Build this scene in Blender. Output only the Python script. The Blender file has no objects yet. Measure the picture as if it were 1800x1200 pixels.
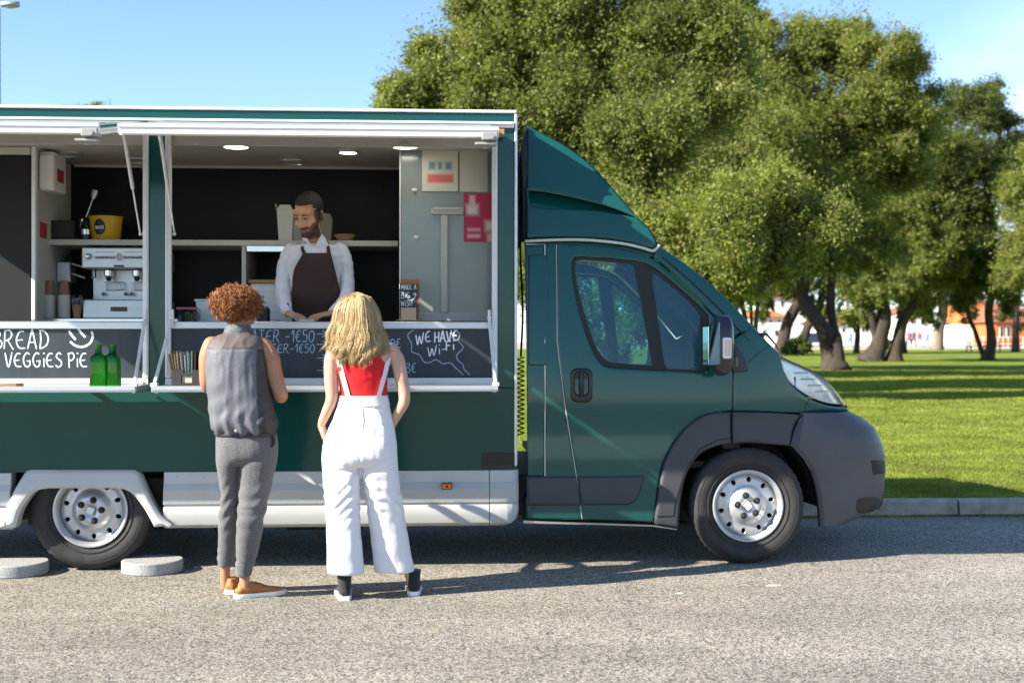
import bpy, bmesh, math, random
from mathutils import Vector, Matrix, noise
from mathutils.geometry import delaunay_2d_cdt
import numpy as np
R = math.radians
V = Vector
sc = bpy.context.scene
COL = sc.collection
rng = random.Random(7)
# ------------------------------------------------------------------ camera
F, CD, CH, YAW = 2248.0, 7.9, 1.4, R(3.4)      # focal length in photo pixels, distance to truck side, eye height, yaw
CA, SA = math.cos(YAW), math.sin(YAW)
cam_d = bpy.data.cameras.new('camera'); cam = bpy.data.objects.new('camera', cam_d); COL.objects.link(cam)
cam.location = (0, -CD, CH); cam.rotation_euler = (R(90), 0, -YAW)
cam_d.sensor_width = 36; cam_d.lens = F / 1800 * 36; cam_d.clip_end = 3000
cam_d.dof.use_dof = True; cam_d.dof.focus_distance = 7.6; cam_d.dof.aperture_fstop = 2.7
sc.camera = cam
# ------------------------------------------------------------------ sky, sun, exposure
SUN_AZ, SUN_EL = R(21.0), R(30.5)
sun_to = V((math.cos(SUN_AZ) * math.cos(SUN_EL), math.sin(SUN_AZ) * math.cos(SUN_EL), -math.sin(SUN_EL)))
W = bpy.data.worlds.new('World'); sc.world = W; W.use_nodes = True
nt = W.node_tree; nt.nodes.clear()
def wn(t, **k):
    n = nt.nodes.new(t)
    for a, b in k.items(): setattr(n, a, b)
    return n
sky = wn('ShaderNodeTexSky', sky_type='NISHITA', sun_disc=False, sun_elevation=SUN_EL, sun_rotation=math.atan2(-sun_to.x, -sun_to.y),
         air_density=0.85, dust_density=0.15, ozone_density=3.0, altitude=0)
bg = wn('ShaderNodeBackground'); bg.inputs[1].default_value = 0.092
wo = wn('ShaderNodeOutputWorld')
# one soft bank of cloud low in the sky beyond the park
tc = wn('ShaderNodeTexCoord'); mp = wn('ShaderNodeMapping'); mp.inputs['Scale'].default_value = (1.6, 1.6, 4.5)
cn = wn('ShaderNodeTexNoise'); cn.inputs['Scale'].default_value = 1.7; cn.inputs['Detail'].default_value = 5; cn.inputs['Roughness'].default_value = .55
cr = wn('ShaderNodeMapRange'); cr.inputs[1].default_value = .36; cr.inputs[2].default_value = .62; cr.inputs[4].default_value = .6
mx = wn('ShaderNodeMix', data_type='RGBA'); mx.inputs['B'].default_value = (8.2, 8.4, 8.9, 1)
nt.links.new(tc.outputs['Generated'], mp.inputs[0]); nt.links.new(mp.outputs[0], cn.inputs[0])
dp = wn('ShaderNodeVectorMath', operation='DOT_PRODUCT'); dp.inputs[1].default_value = tuple(V((.505, .96, .125)).normalized()); nt.links.new(tc.outputs['Generated'], dp.inputs[0])
dm = wn('ShaderNodeMapRange', interpolation_type='SMOOTHSTEP'); dm.inputs[1].default_value = .987; dm.inputs[2].default_value = .9985; nt.links.new(dp.outputs['Value'], dm.inputs[0])
cm_ = wn('ShaderNodeMath', operation='MULTIPLY'); nt.links.new(cr.outputs[0], cm_.inputs[0]); nt.links.new(dm.outputs[0], cm_.inputs[1])
nt.links.new(cn.outputs[0], cr.inputs[0]); nt.links.new(cm_.outputs[0], mx.inputs['Factor'])
nt.links.new(sky.outputs[0], mx.inputs['A']); nt.links.new(mx.outputs['Result'], bg.inputs[0]); nt.links.new(bg.outputs[0], wo.inputs[0])
sun_d = bpy.data.lights.new('sun', 'SUN'); sun_d.energy = 4.9; sun_d.angle = R(.53); sun_d.color = (1.0, .92, .80)
sun = bpy.data.objects.new('sun', sun_d); COL.objects.link(sun); sun.location = (-20, -20, 20)
sun.rotation_euler = sun_to.to_track_quat('-Z', 'Y').to_euler()
vs = sc.view_settings; vs.view_transform = 'Standard'; vs.look = 'None'; vs.gamma = 1; vs.use_curve_mapping = False; vs.exposure = 1.6
sc.cycles.max_bounces = 10; sc.cycles.transparent_max_bounces = 16; sc.cycles.caustics_reflective = False; sc.cycles.caustics_refractive = False
try: sc.cycles.use_denoising = True
except Exception: pass

# ------------------------------------------------------------------ from photo pixel to a place in the world
def U(px, py, y):
    u = (px - 900) / F; t = (y + CD) / (CA - u * SA)
    return V((t * (SA + u * CA), y, CH + (600 - py) / F * t))
def G(px, py, z=0.0):
    u = (px - 900) / F; t = (CH - z) * F / (py - 600)
    return V((t * (SA + u * CA), t * (CA - u * SA) - CD, z))
def AT(px, py, t):
    u = (px - 900) / F
    return V((t * (SA + u * CA), t * (CA - u * SA) - CD, CH + (600 - py) / F * t))
def US(px, py, yf):
    y = 0.0
    for _ in range(14):
        p = U(px, py, y); y = .5 * y + .5 * yf(p.x, p.z)
    p = U(px, py, y); return p
def sm(a, b, x):
    t = min(1, max(0, (x - a) / (b - a))); return t * t * (3 - 2 * t)

# ------------------------------------------------------------------ materials
MATS = {}
def mat(name, col=(.5, .5, .5), rough=.5, metal=0.0, spec=.5, coat=0.0, emit=None, es=1.0, alpha=1.0, trans=0.0, ior=1.45,
        noise_s=0, noise_amt=0.0, bump=0.0, bump_s=60, sheen=0.0, col2=None, sub=0.0, rough_var=0.0, stretch=None):
    if name in MATS: return MATS[name]
    m = bpy.data.materials.new(name); m.use_nodes = True; MATS[name] = m
    n = m.node_tree.nodes; l = m.node_tree.links; b = n['Principled BSDF']
    c4 = (*col, 1)
    b.inputs['Base Color'].default_value = c4; b.inputs['Roughness'].default_value = rough; b.inputs['Metallic'].default_value = metal
    b.inputs['Specular IOR Level'].default_value = spec; b.inputs['Coat Weight'].default_value = coat; b.inputs['Coat Roughness'].default_value = .03
    b.inputs['Transmission Weight'].default_value = trans; b.inputs['IOR'].default_value = ior; b.inputs['Alpha'].default_value = alpha
    b.inputs['Sheen Weight'].default_value = sheen; b.inputs['Subsurface Weight'].default_value = sub
    if sub: b.inputs['Subsurface Radius'].default_value = (.012, .005, .003); b.inputs['Subsurface Scale'].default_value = 1.0
    if emit: b.inputs['Emission Color'].default_value = (*emit, 1); b.inputs['Emission Strength'].default_value = es
    tcn = None
    if noise_amt or bump or rough_var:
        tcn = n.new('ShaderNodeTexCoord'); src = tcn.outputs['Object']
        if stretch:
            mpn = n.new('ShaderNodeMapping'); mpn.inputs['Scale'].default_value = stretch; l.new(src, mpn.inputs[0]); src = mpn.outputs[0]
    if noise_amt:
        t = n.new('ShaderNodeTexNoise'); t.inputs['Scale'].default_value = noise_s or 8; t.inputs['Detail'].default_value = 6
        l.new(src, t.inputs[0])
        r = n.new('ShaderNodeMapRange'); r.inputs[1].default_value = .3; r.inputs[2].default_value = .7
        l.new(t.outputs[0], r.inputs[0])
        x = n.new('ShaderNodeMix'); x.data_type = 'RGBA'
        d = col2 or tuple(c * (1 - noise_amt) for c in col)
        x.inputs['A'].default_value = c4; x.inputs['B'].default_value = (*d, 1)
        l.new(r.outputs[0], x.inputs['Factor']); l.new(x.outputs['Result'], b.inputs['Base Color'])
    if rough_var:
        t = n.new('ShaderNodeTexNoise'); t.inputs['Scale'].default_value = 5; t.inputs['Detail'].default_value = 8
        l.new(src, t.inputs[0]); r = n.new('ShaderNodeMapRange'); r.inputs[3].default_value = max(0, rough - rough_var); r.inputs[4].default_value = rough + rough_var
        l.new(t.outputs[0], r.inputs[0]); l.new(r.outputs[0], b.inputs['Roughness'])
    if bump:
        t = n.new('ShaderNodeTexNoise'); t.inputs['Scale'].default_value = bump_s; t.inputs['Detail'].default_value = 4
        l.new(src, t.inputs[0]); bn = n.new('ShaderNodeBump'); bn.inputs['Strength'].default_value = bump; bn.inputs['Distance'].default_value = .01
        l.new(t.outputs[0], bn.inputs['Height']); l.new(bn.outputs[0], b.inputs['Normal'])
    return m
def glass_mat(name, tint, refl=1.0, rough=0.0):
    m = bpy.data.materials.new(name); m.use_nodes = True; n = m.node_tree.nodes; l = m.node_tree.links; n.clear()
    o = n.new('ShaderNodeOutputMaterial'); t = n.new('ShaderNodeBsdfTransparent'); t.inputs[0].default_value = (*tint, 1)
    g = n.new('ShaderNodeBsdfGlossy'); g.inputs['Roughness'].default_value = rough; g.inputs['Color'].default_value = (refl, refl, refl, 1)
    f = n.new('ShaderNodeFresnel'); f.inputs[0].default_value = 1.52
    x = n.new('ShaderNodeMixShader'); l.new(f.outputs[0], x.inputs[0]); l.new(t.outputs[0], x.inputs[1]); l.new(g.outputs[0], x.inputs[2]); l.new(x.outputs[0], o.inputs[0])
    return m

# ------------------------------------------------------------------ meshes and objects
def frame(d, ref=None):
    d = d.normalized(); ref = ref or (V((0, 0, 1)) if abs(d.z) < .9 else V((0, 1, 0)))
    a = d.cross(ref).normalized(); return a, a.cross(d).normalized()
def cr_curve(P, n=6, closed=False):
    P = [V(p) for p in P]; out = []; k = len(P)
    rngk = range(k if closed else k - 1)
    for i in rngk:
        p0 = P[(i - 1) % k] if closed or i > 0 else P[i] * 2 - P[i + 1]
        p1 = P[i]; p2 = P[(i + 1) % k]
        p3 = P[(i + 2) % k] if closed or i + 2 < k else p2 * 2 - p1
        for j in range(n):
            t = j / n; t2 = t * t; t3 = t2 * t
            out.append(.5 * ((2 * p1) + (p2 - p0) * t + (2 * p0 - 5 * p1 + 4 * p2 - p3) * t2 + (3 * p1 - p0 - 3 * p2 + p3) * t3))
    if not closed: out.append(P[-1].copy())
    return out
class MB:
    def __init__(s): s.v = []; s.f = []
    def add(s, vs, fs):
        o = len(s.v); s.v += [tuple(p) for p in vs]; s.f += [tuple(i + o for i in f) for f in fs]; return s
    def box(s, x0, x1, y0, y1, z0, z1, b=0.0, M=None):
        c = V(((x0 + x1) / 2, (y0 + y1) / 2, (z0 + z1) / 2)); h = (abs(x1 - x0) / 2, abs(y1 - y0) / 2, abs(z1 - z0) / 2)
        b = min(b, .45 * min(h))
        vs = []; idx = {}
        S = [(i, j, k) for i in (-1, 1) for j in (-1, 1) for k in (-1, 1)]
        if b <= 0:
            for t in S: idx[t] = len(vs); vs.append(c + V([t[a] * h[a] for a in range(3)]))
            fs = [[idx[(-1, j, k)] for j, k in ((-1, -1), (-1, 1), (1, 1), (1, -1))], [idx[(1, j, k)] for j, k in ((-1, -1), (1, -1), (1, 1), (-1, 1))],
                  [idx[(i, -1, k)] for i, k in ((-1, -1), (1, -1), (1, 1), (-1, 1))], [idx[(i, 1, k)] for i, k in ((-1, -1), (-1, 1), (1, 1), (1, -1))],
                  [idx[(i, j, -1)] for i, j in ((-1, -1), (-1, 1), (1, 1), (1, -1))], [idx[(i, j, 1)] for i, j in ((-1, -1), (1, -1), (1, 1), (-1, 1))]]
        else:
            for t in S:
                for ax in range(3):
                    idx[t + (ax,)] = len(vs); vs.append(c + V([t[a] * (h[a] if a == ax else h[a] - b) for a in range(3)]))
            fs = []
            for ax in range(3):
                o1, o2 = (ax + 1) % 3, (ax + 2) % 3
                for sgn in (-1, 1):
                    q = []
                    for (p, r) in ((-1, -1), (1, -1), (1, 1), (-1, 1)):
                        t = [0, 0, 0]; t[ax] = sgn; t[o1] = p; t[o2] = r; q.append(idx[tuple(t) + (ax,)])
                    fs.append(q if sgn > 0 else q[::-1])
                for p in (-1, 1):
                    for r in (-1, 1):
                        t0 = [0, 0, 0]; t1 = [0, 0, 0]; t0[ax] = -1; t1[ax] = 1
                        for t in (t0, t1): t[o1] = p; t[o2] = r
                        a, d = tuple(t0), tuple(t1)
                        q = [idx[a + (o1,)], idx[d + (o1,)], idx[d + (o2,)], idx[a + (o2,)]]
                        fs.append(q if p * r < 0 else q[::-1])
            for t in S:
                q = [idx[t + (0,)], idx[t + (1,)], idx[t + (2,)]]; fs.append(q if t[0] * t[1] * t[2] > 0 else q[::-1])
        if M is not None: vs = [M @ p for p in vs]
        return s.add(vs, fs)
    def loft(s, rings, closed=True, cap=True):
        n = len(rings[0]); vs = [p for r in rings for p in r]; fs = []
        for i in range(len(rings) - 1):
            for j in range(n if closed else n - 1):
                k = (j + 1) % n; fs.append((i * n + j, i * n + k, (i + 1) * n + k, (i + 1) * n + j))
        if cap and closed: fs.append(tuple(range(n - 1, -1, -1))); fs.append(tuple((len(rings) - 1) * n + j for j in range(n)))
        return s.add(vs, fs)
    def tube(s, pts, r, n=8, cap=True, flat=1.0, ref=None):
        pts = [V(p) for p in pts]; rs = r if isinstance(r, (list, tuple)) else [r] * len(pts); rings = []; a = None
        for i, p in enumerate(pts):
            d = (pts[min(i + 1, len(pts) - 1)] - pts[max(i - 1, 0)])
            if d.length < 1e-9: d = V((0, 0, 1))
            d.normalize()
            if a is None: a, b = frame(d, ref)
            else:
                a = a - d * a.dot(d)
                if a.length < 1e-6: a, b = frame(d)
                a.normalize(); b = a.cross(d).normalized()
            rings.append([p + (a * math.cos(2 * math.pi * j / n) + b * math.sin(2 * math.pi * j / n) * flat) * rs[i] for j in range(n)])
        return s.loft(rings, True, cap)
    def lathe(s, prof, c=(0, 0, 0), axis='z', n=24, sx=1, sy=1, cap=True):
        c = V(c); rings = []
        for r, h in prof:
            ring = []
            for j in range(n):
                a = 2 * math.pi * j / n; u, w = r * math.cos(a) * sx, r * math.sin(a) * sy
                ring.append(c + (V((u, w, h)) if axis == 'z' else V((u, h, w)) if axis == 'y' else V((h, u, w))))
            rings.append(ring)
        return s.loft(rings, True, cap)
    def ell(s, c, r, n=12, m=8, M=None):
        c = V(c); vs = []; fs = []
        for i in range(1, m):
            t = math.pi * i / m
            for j in range(n):
                a = 2 * math.pi * j / n; p = V((r[0] * math.sin(t) * math.cos(a), r[1] * math.sin(t) * math.sin(a), r[2] * math.cos(t)))
                vs.append(c + (M @ p if M is not None else p))
        t0 = V((0, 0, r[2])); t1 = V((0, 0, -r[2]))
        vs += [c + (M @ t0 if M is not None else t0), c + (M @ t1 if M is not None else t1)]
        for i in range(m - 2):
            for j in range(n): k = (j + 1) % n; fs.append((i * n + j, (i + 1) * n + j, (i + 1) * n + k, i * n + k))
        N = len(vs)
        for j in range(n):
            k = (j + 1) % n; fs.append((N - 2, j, k)); fs.append((N - 1, (m - 2) * n + k, (m - 2) * n + j))
        return s.add(vs, fs)
    def build(s, name, m, parent=None, smooth=None, sharp=40, hide_norm=False):
        me = bpy.data.meshes.new(name); me.from_pydata(s.v, [], s.f); me.update()
        return link(name, me, m, parent, smooth, sharp)
def link(name, me, m, parent=None, smooth=None, sharp=40, fixn=True):
    if fixn:
        bm = bmesh.new(); bm.from_mesh(me); bmesh.ops.recalc_face_normals(bm, faces=bm.faces[:]); bm.to_mesh(me); bm.free()
    if isinstance(m, (list, tuple)):
        for q in m: me.materials.append(q)
    elif m is not None: me.materials.append(m)
    if smooth:
        me.shade_smooth()
        if sharp: me.set_sharp_from_angle(angle=R(sharp))
    o = bpy.data.objects.new(name, me); COL.objects.link(o)
    if parent is not None: put(o, parent)
    return o
def put(o, parent):
    o.parent = parent
    if parent.type == 'EMPTY': o.matrix_parent_inverse = parent.matrix_basis.inverted()
def tag(o, label, cat, group=None, kind=None):
    if label: o['label'] = label
    if cat: o['category'] = cat
    if group: o['group'] = group
    if kind: o['kind'] = kind
    return o
def thing(name, label, cat, loc=(0, 0, 0), group=None):
    o = bpy.data.objects.new(name, None); COL.objects.link(o); o.empty_display_size = .1
    o.location = loc; o.matrix_basis = Matrix.Translation(V(loc)); return tag(o, label, cat, group)
def copy_tree(o, parent=None):
    c = o.copy(); COL.objects.link(c)
    if parent is not None: c.parent = parent; c.matrix_parent_inverse = o.matrix_parent_inverse
    for ch in list(o.children): copy_tree(ch, c)
    return c
def structure(o): o['kind'] = 'structure'; return o
# ---- a pressed panel: outline in (x, z), depth from yf, rolled edge, thickness
def poly_area(P): return .5 * sum(P[i][0] * P[(i + 1) % len(P)][1] - P[(i + 1) % len(P)][0] * P[i][1] for i in range(len(P)))
def offset_poly(P, d):
    n = len(P); out = []; sg = 1 if poly_area(P) > 0 else -1
    for i in range(n):
        p0, p1, p2 = V(P[i - 1]), V(P[i]), V(P[(i + 1) % n])
        a = p1 - p0; b = p2 - p1
        if a.length < 1e-9 or b.length < 1e-9: out.append(p1); continue
        a.normalize(); b.normalize(); na = V((-a.y, a.x)) * sg; nb = V((-b.y, b.x)) * sg
        mm = na + nb
        if mm.length < 1e-4: mm = na
        mm.normalize(); k = d / max(.45, mm.dot(na)); out.append(p1 + mm * k)
    return out
def inpoly(x, z, P):
    r = False; j = len(P) - 1
    for i in range(len(P)):
        if (P[i][1] > z) != (P[j][1] > z) and x < (P[j][0] - P[i][0]) * (z - P[i][1]) / (P[j][1] - P[i][1]) + P[i][0]: r = not r
        j = i
    return r
def resample(P, d):
    out = []; n = len(P)
    for i in range(n):
        a, b = V(P[i]), V(P[(i + 1) % n]); k = max(1, int((b - a).length / d))
        for j in range(k): out.append(a.lerp(b, j / k))
    return out
def dedupe(P, e=1e-4):
    o = []
    for p in P:
        if not o or (V(p) - V(o[-1])).length > e: o.append(V(p))
    if (o[0] - o[-1]).length < e: o.pop()
    return o
def panel(name, outline, yf, m, parent, holes=(), edge=.005, th=.03, grid=.05, proud=0.0, smooth=True, drop=.004, res=.04, flip=False, ymirror=None):
    out = resample(dedupe(outline), res); hs = [resample(dedupe(h), res) for h in holes]
    Y = lambda x, z: yf(x, z) - proud
    loops = [(out, 1)] + [(h, -1) for h in hs]
    verts = []; faces = []; cd_v = []; cd_e = []; inner_polys = []
    for P, sg in loops:
        i1 = offset_poly(P, edge * sg); i2 = offset_poly(P, (edge + .006) * sg)
        n = len(P); base = len(verts)
        for p in P: verts.append((p[0], Y(p[0], p[1]) + th, p[1]))
        for p in P: verts.append((p[0], Y(p[0], p[1]) + drop, p[1]))
        for p in i1: verts.append((p[0], Y(p[0], p[1]) + drop * .08, p[1]))
        for p in i2: verts.append((p[0], Y(p[0], p[1]), p[1]))
        for k in range(3):
            for i in range(n):
                j = (i + 1) % n; faces.append((base + k * n + i, base + k * n + j, base + (k + 1) * n + j, base + (k + 1) * n + i))
        c0 = len(cd_v); cd_v += [V((p[0], p[1])) for p in i2]; cd_e += [(c0 + i, c0 + (i + 1) % n) for i in range(n)]
        inner_polys.append((i2, base + 3 * n, c0, n))
    xs = [p[0] for p in out]; zs = [p[1] for p in out]; x = min(xs) + grid * .5; row = 0
    O2 = inner_polys[0][0]; H2 = [q[0] for q in inner_polys[1:]]
    allb = np.array([[p[0], p[1]] for q in inner_polys for p in q[0]])
    while x < max(xs):
        z = min(zs) + grid * (.5 if row % 2 else .27)
        while z < max(zs):
            if inpoly(x, z, O2) and not any(inpoly(x, z, h) for h in H2):
                if np.min(np.hypot(allb[:, 0] - x, allb[:, 1] - z)) > grid * .35: cd_v.append(V((x, z)))
            z += grid
        x += grid * .9; row += 1
    rv, re, rf, ov, oe, of = delaunay_2d_cdt(cd_v, cd_e, [], 0, 1e-5)
    nb = sum(q[3] for q in inner_polys); bmap = {}
    for q in inner_polys:
        for i in range(q[3]): bmap[q[2] + i] = q[1] + i
    vm = []
    for i, p in enumerate(rv):
        src = [k for k in ov[i] if k in bmap]
        if src: vm.append(bmap[src[0]])
        else: vm.append(len(verts)); verts.append((p.x, Y(p.x, p.y), p.y))
    for f in rf:
        cx = sum(rv[i].x for i in f) / len(f); cz = sum(rv[i].y for i in f) / len(f)
        if inpoly(cx, cz, O2) and not any(inpoly(cx, cz, h) for h in H2): faces.append(tuple(vm[i] for i in f))
    if ymirror is not None: verts = [(a, ymirror - b, c) for a, b, c in verts]
    me = bpy.data.meshes.new(name); me.from_pydata(verts, [], faces); me.update()
    return link(name, me, m, parent, smooth, 50)
def xz(px_list, yf, curve=0):
    P = [US(px, py, yf) for px, py in px_list]; P = [V((p.x, p.z)) for p in P]
    return cr_curve(P, curve, True) if curve else P
def mixcurve(segs, yf):
    """segs: list of ('l'|'c', [px points]); 'c' pieces are smoothed"""
    out = []
    for kind, pts in segs:
        Q = [V((q.x, q.z)) for q in (US(a, b, yf) for a, b in pts)]
        out += cr_curve(Q, 6) if kind == 'c' and len(Q) > 2 else Q
    return dedupe(out)
# ---- fused, continuous skins (bodies and clothes)
def fuse(mb, voxel=.007, smooth=4, post=None):
    me = bpy.data.meshes.new('fuse'); me.from_pydata(mb.v, [], mb.f); me.update()
    bm = bmesh.new(); bm.from_mesh(me); bmesh.ops.recalc_face_normals(bm, faces=bm.faces[:]); bm.to_mesh(me); bm.free()
    o = bpy.data.objects.new('fuse', me); COL.objects.link(o)
    r = o.modifiers.new('r', 'REMESH'); r.mode = 'VOXEL'; r.voxel_size = voxel; r.adaptivity = 0
    if smooth: q = o.modifiers.new('s', 'SMOOTH'); q.factor = .5; q.iterations = smooth
    dg = bpy.context.evaluated_depsgraph_get(); ev = o.evaluated_get(dg)
    me2 = bpy.data.meshes.new_from_object(ev); bpy.data.objects.remove(o); bpy.data.meshes.remove(me)
    if post:
        n = len(me2.vertices); co = np.empty(n * 3); me2.vertices.foreach_get('co', co); nr = np.empty(n * 3); me2.vertices.foreach_get('normal', nr)
        c = post(co.reshape(-1, 3), nr.reshape(-1, 3)); me2.vertices.foreach_set('co', c.ravel()); me2.update()
    return me2
def from_np(name, verts, faces, m, parent=None, smooth=False):
    """verts (n,3) array, faces (k,c) array, fast path for foliage"""
    me = bpy.data.meshes.new(name); k, c = faces.shape
    me.vertices.add(len(verts)); me.vertices.foreach_set('co', np.asarray(verts, dtype=np.float32).ravel())
    me.loops.add(k * c); me.loops.foreach_set('vertex_index', faces.astype(np.int32).ravel())
    me.polygons.add(k); me.polygons.foreach_set('loop_start', np.arange(0, k * c, c, dtype=np.int32))
    me.update(calc_edges=True); me.validate()
    return link(name, me, m, parent, smooth, 0, fixn=False)
# ================================================================== SETTING
def nodes_mat(name):
    m = bpy.data.materials.new(name); m.use_nodes = True; n = m.node_tree.nodes; return m, n, m.node_tree.links, n['Principled BSDF']
def ramp(n, stops):
    r = n.new('ShaderNodeValToRGB'); e = r.color_ramp.elements
    while len(e) > 1: e.remove(e[-1])
    e[0].position = stops[0][0]; e[0].color = (*stops[0][1], 1)
    for p, c in stops[1:]: q = e.new(p); q.color = (*c, 1)
    return r
def asphalt_mat():
    m, n, l, b = nodes_mat('chip_asphalt')
    t = n.new('ShaderNodeTexCoord')
    v = n.new('ShaderNodeTexVoronoi'); v.inputs['Scale'].default_value = 128; l.new(t.outputs['Object'], v.inputs['Vector'])
    bw = n.new('ShaderNodeSeparateColor'); l.new(v.outputs['Color'], bw.inputs[0])
    r = ramp(n, [(0, (.05, .048, .046)), (.16, (.155, .142, .122)), (.42, (.345, .316, .268)), (.7, (.50, .455, .38)), (1, (.69, .63, .52))]); l.new(bw.outputs[0], r.inputs[0])
    g = n.new('ShaderNodeTexVoronoi'); g.feature = 'DISTANCE_TO_EDGE'; g.inputs['Scale'].default_value = 128; l.new(t.outputs['Object'], g.inputs['Vector'])
    gm = n.new('ShaderNodeMapRange'); gm.inputs[1].default_value = .0; gm.inputs[2].default_value = .16; gm.inputs[3].default_value = .45; l.new(g.outputs[0], gm.inputs[0])
    x = n.new('ShaderNodeMix'); x.data_type = 'RGBA'; x.blend_type = 'MULTIPLY'; x.inputs['Factor'].default_value = 1
    l.new(r.outputs[0], x.inputs['A']); l.new(gm.outputs[0], x.inputs['B'])
    # broad wear: wheel tracks and damp / dusty areas
    w = n.new('ShaderNodeTexNoise'); w.inputs['Scale'].default_value = .9; w.inputs['Detail'].default_value = 7; w.inputs['Roughness'].default_value = .6
    mpn = n.new('ShaderNodeMapping'); mpn.inputs['Scale'].default_value = (.45, 1.3, 1); l.new(t.outputs['Object'], mpn.inputs[0]); l.new(mpn.outputs[0], w.inputs[0])
    wr = n.new('ShaderNodeMapRange'); wr.inputs[1].default_value = .3; wr.inputs[2].default_value = .72; wr.inputs[3].default_value = .72; wr.inputs[4].default_value = 1.18; l.new(w.outputs[0], wr.inputs[0])
    x2 = n.new('ShaderNodeMix'); x2.data_type = 'RGBA'; x2.blend_type = 'MULTIPLY'; x2.inputs['Factor'].default_value = 1
    l.new(x.outputs['Result'], x2.inputs['A']); l.new(wr.outputs[0], x2.inputs['B'])
    # oil spots
    o = n.new('ShaderNodeTexNoise'); o.inputs['Scale'].default_value = 2.2; o.inputs['Detail'].default_value = 3; l.new(t.outputs['Object'], o.inputs[0])
    orr = n.new('ShaderNodeMapRange'); orr.inputs[1].default_value = .68; orr.inputs[2].default_value = .78; orr.inputs[4].default_value = .35; l.new(o.outputs[0], orr.inputs[0])
    x3 = n.new('ShaderNodeMix'); x3.data_type = 'RGBA'; x3.inputs['B'].default_value = (.10, .095, .09, 1); l.new(orr.outputs[0], x3.inputs['Factor']); l.new(x2.outputs['Result'], x3.inputs['A'])
    # hairline cracks, and dust and leaf dirt gathered along the kerb
    ck = n.new('ShaderNodeTexVoronoi'); ck.feature = 'DISTANCE_TO_EDGE'; ck.inputs['Scale'].default_value = .55
    wv = n.new('ShaderNodeTexNoise'); wv.inputs['Scale'].default_value = 2.4; wv.inputs['Detail'].default_value = 6; l.new(t.outputs['Object'], wv.inputs[0])
    wm = n.new('ShaderNodeMix'); wm.data_type = 'RGBA'; wm.blend_type = 'LINEAR_LIGHT'; wm.inputs['Factor'].default_value = .22; l.new(t.outputs['Object'], wm.inputs['A']); l.new(wv.outputs['Color'], wm.inputs['B']); l.new(wm.outputs['Result'], ck.inputs['Vector'])
    cm2 = n.new('ShaderNodeMapRange'); cm2.inputs[1].default_value = .0015; cm2.inputs[2].default_value = .006; cm2.inputs[3].default_value = .55; cm2.inputs[4].default_value = 0; l.new(ck.outputs[0], cm2.inputs[0])
    cmm = n.new('ShaderNodeMath'); cmm.operation = 'MULTIPLY'; l.new(cm2.outputs[0], cmm.inputs[0]); l.new(orr.outputs[0], cmm.inputs[1]); 
    pr_ = n.new('ShaderNodeMapRange'); pr_.inputs[1].default_value = .5; pr_.inputs[2].default_value = .62; l.new(wv.outputs[0], pr_.inputs[0]); l.new(pr_.outputs[0], cmm.inputs[1])
    x4 = n.new('ShaderNodeMix'); x4.data_type = 'RGBA'; x4.inputs['B'].default_value = (.05, .048, .045, 1); l.new(cmm.outputs[0], x4.inputs['Factor']); l.new(x3.outputs['Result'], x4.inputs['A'])
    sy = n.new('ShaderNodeSeparateXYZ'); l.new(t.outputs['Object'], sy.inputs[0]); ds = n.new('ShaderNodeMapRange'); ds.inputs[1].default_value = 1.55; ds.inputs[2].default_value = 2.15; l.new(sy.outputs[1], ds.inputs[0])
    dm_ = n.new('ShaderNodeMath'); dm_.operation = 'MULTIPLY'; l.new(ds.outputs[0], dm_.inputs[0]); l.new(wv.outputs[0], dm_.inputs[1])
    x5 = n.new('ShaderNodeMix'); x5.data_type = 'RGBA'; x5.inputs['B'].default_value = (.19, .15, .10, 1); l.new(dm_.outputs[0], x5.inputs['Factor']); l.new(x4.outputs['Result'], x5.inputs['A'])
    l.new(x5.outputs['Result'], b.inputs['Base Color']); b.inputs['Roughness'].default_value = .88; b.inputs['Specular IOR Level'].default_value = .25
    bn = n.new('ShaderNodeBump'); bn.inputs['Strength'].default_value = .75; bn.inputs['Distance'].default_value = .006
    ad = n.new('ShaderNodeMath'); ad.operation = 'MULTIPLY_ADD'; ad.inputs[1].default_value = .6; l.new(bw.outputs[1], ad.inputs[0]); l.new(gm.outputs[0], ad.inputs[2]); l.new(ad.outputs[0], bn.inputs['Height']); l.new(bn.outputs[0], b.inputs['Normal'])
    return m
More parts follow.
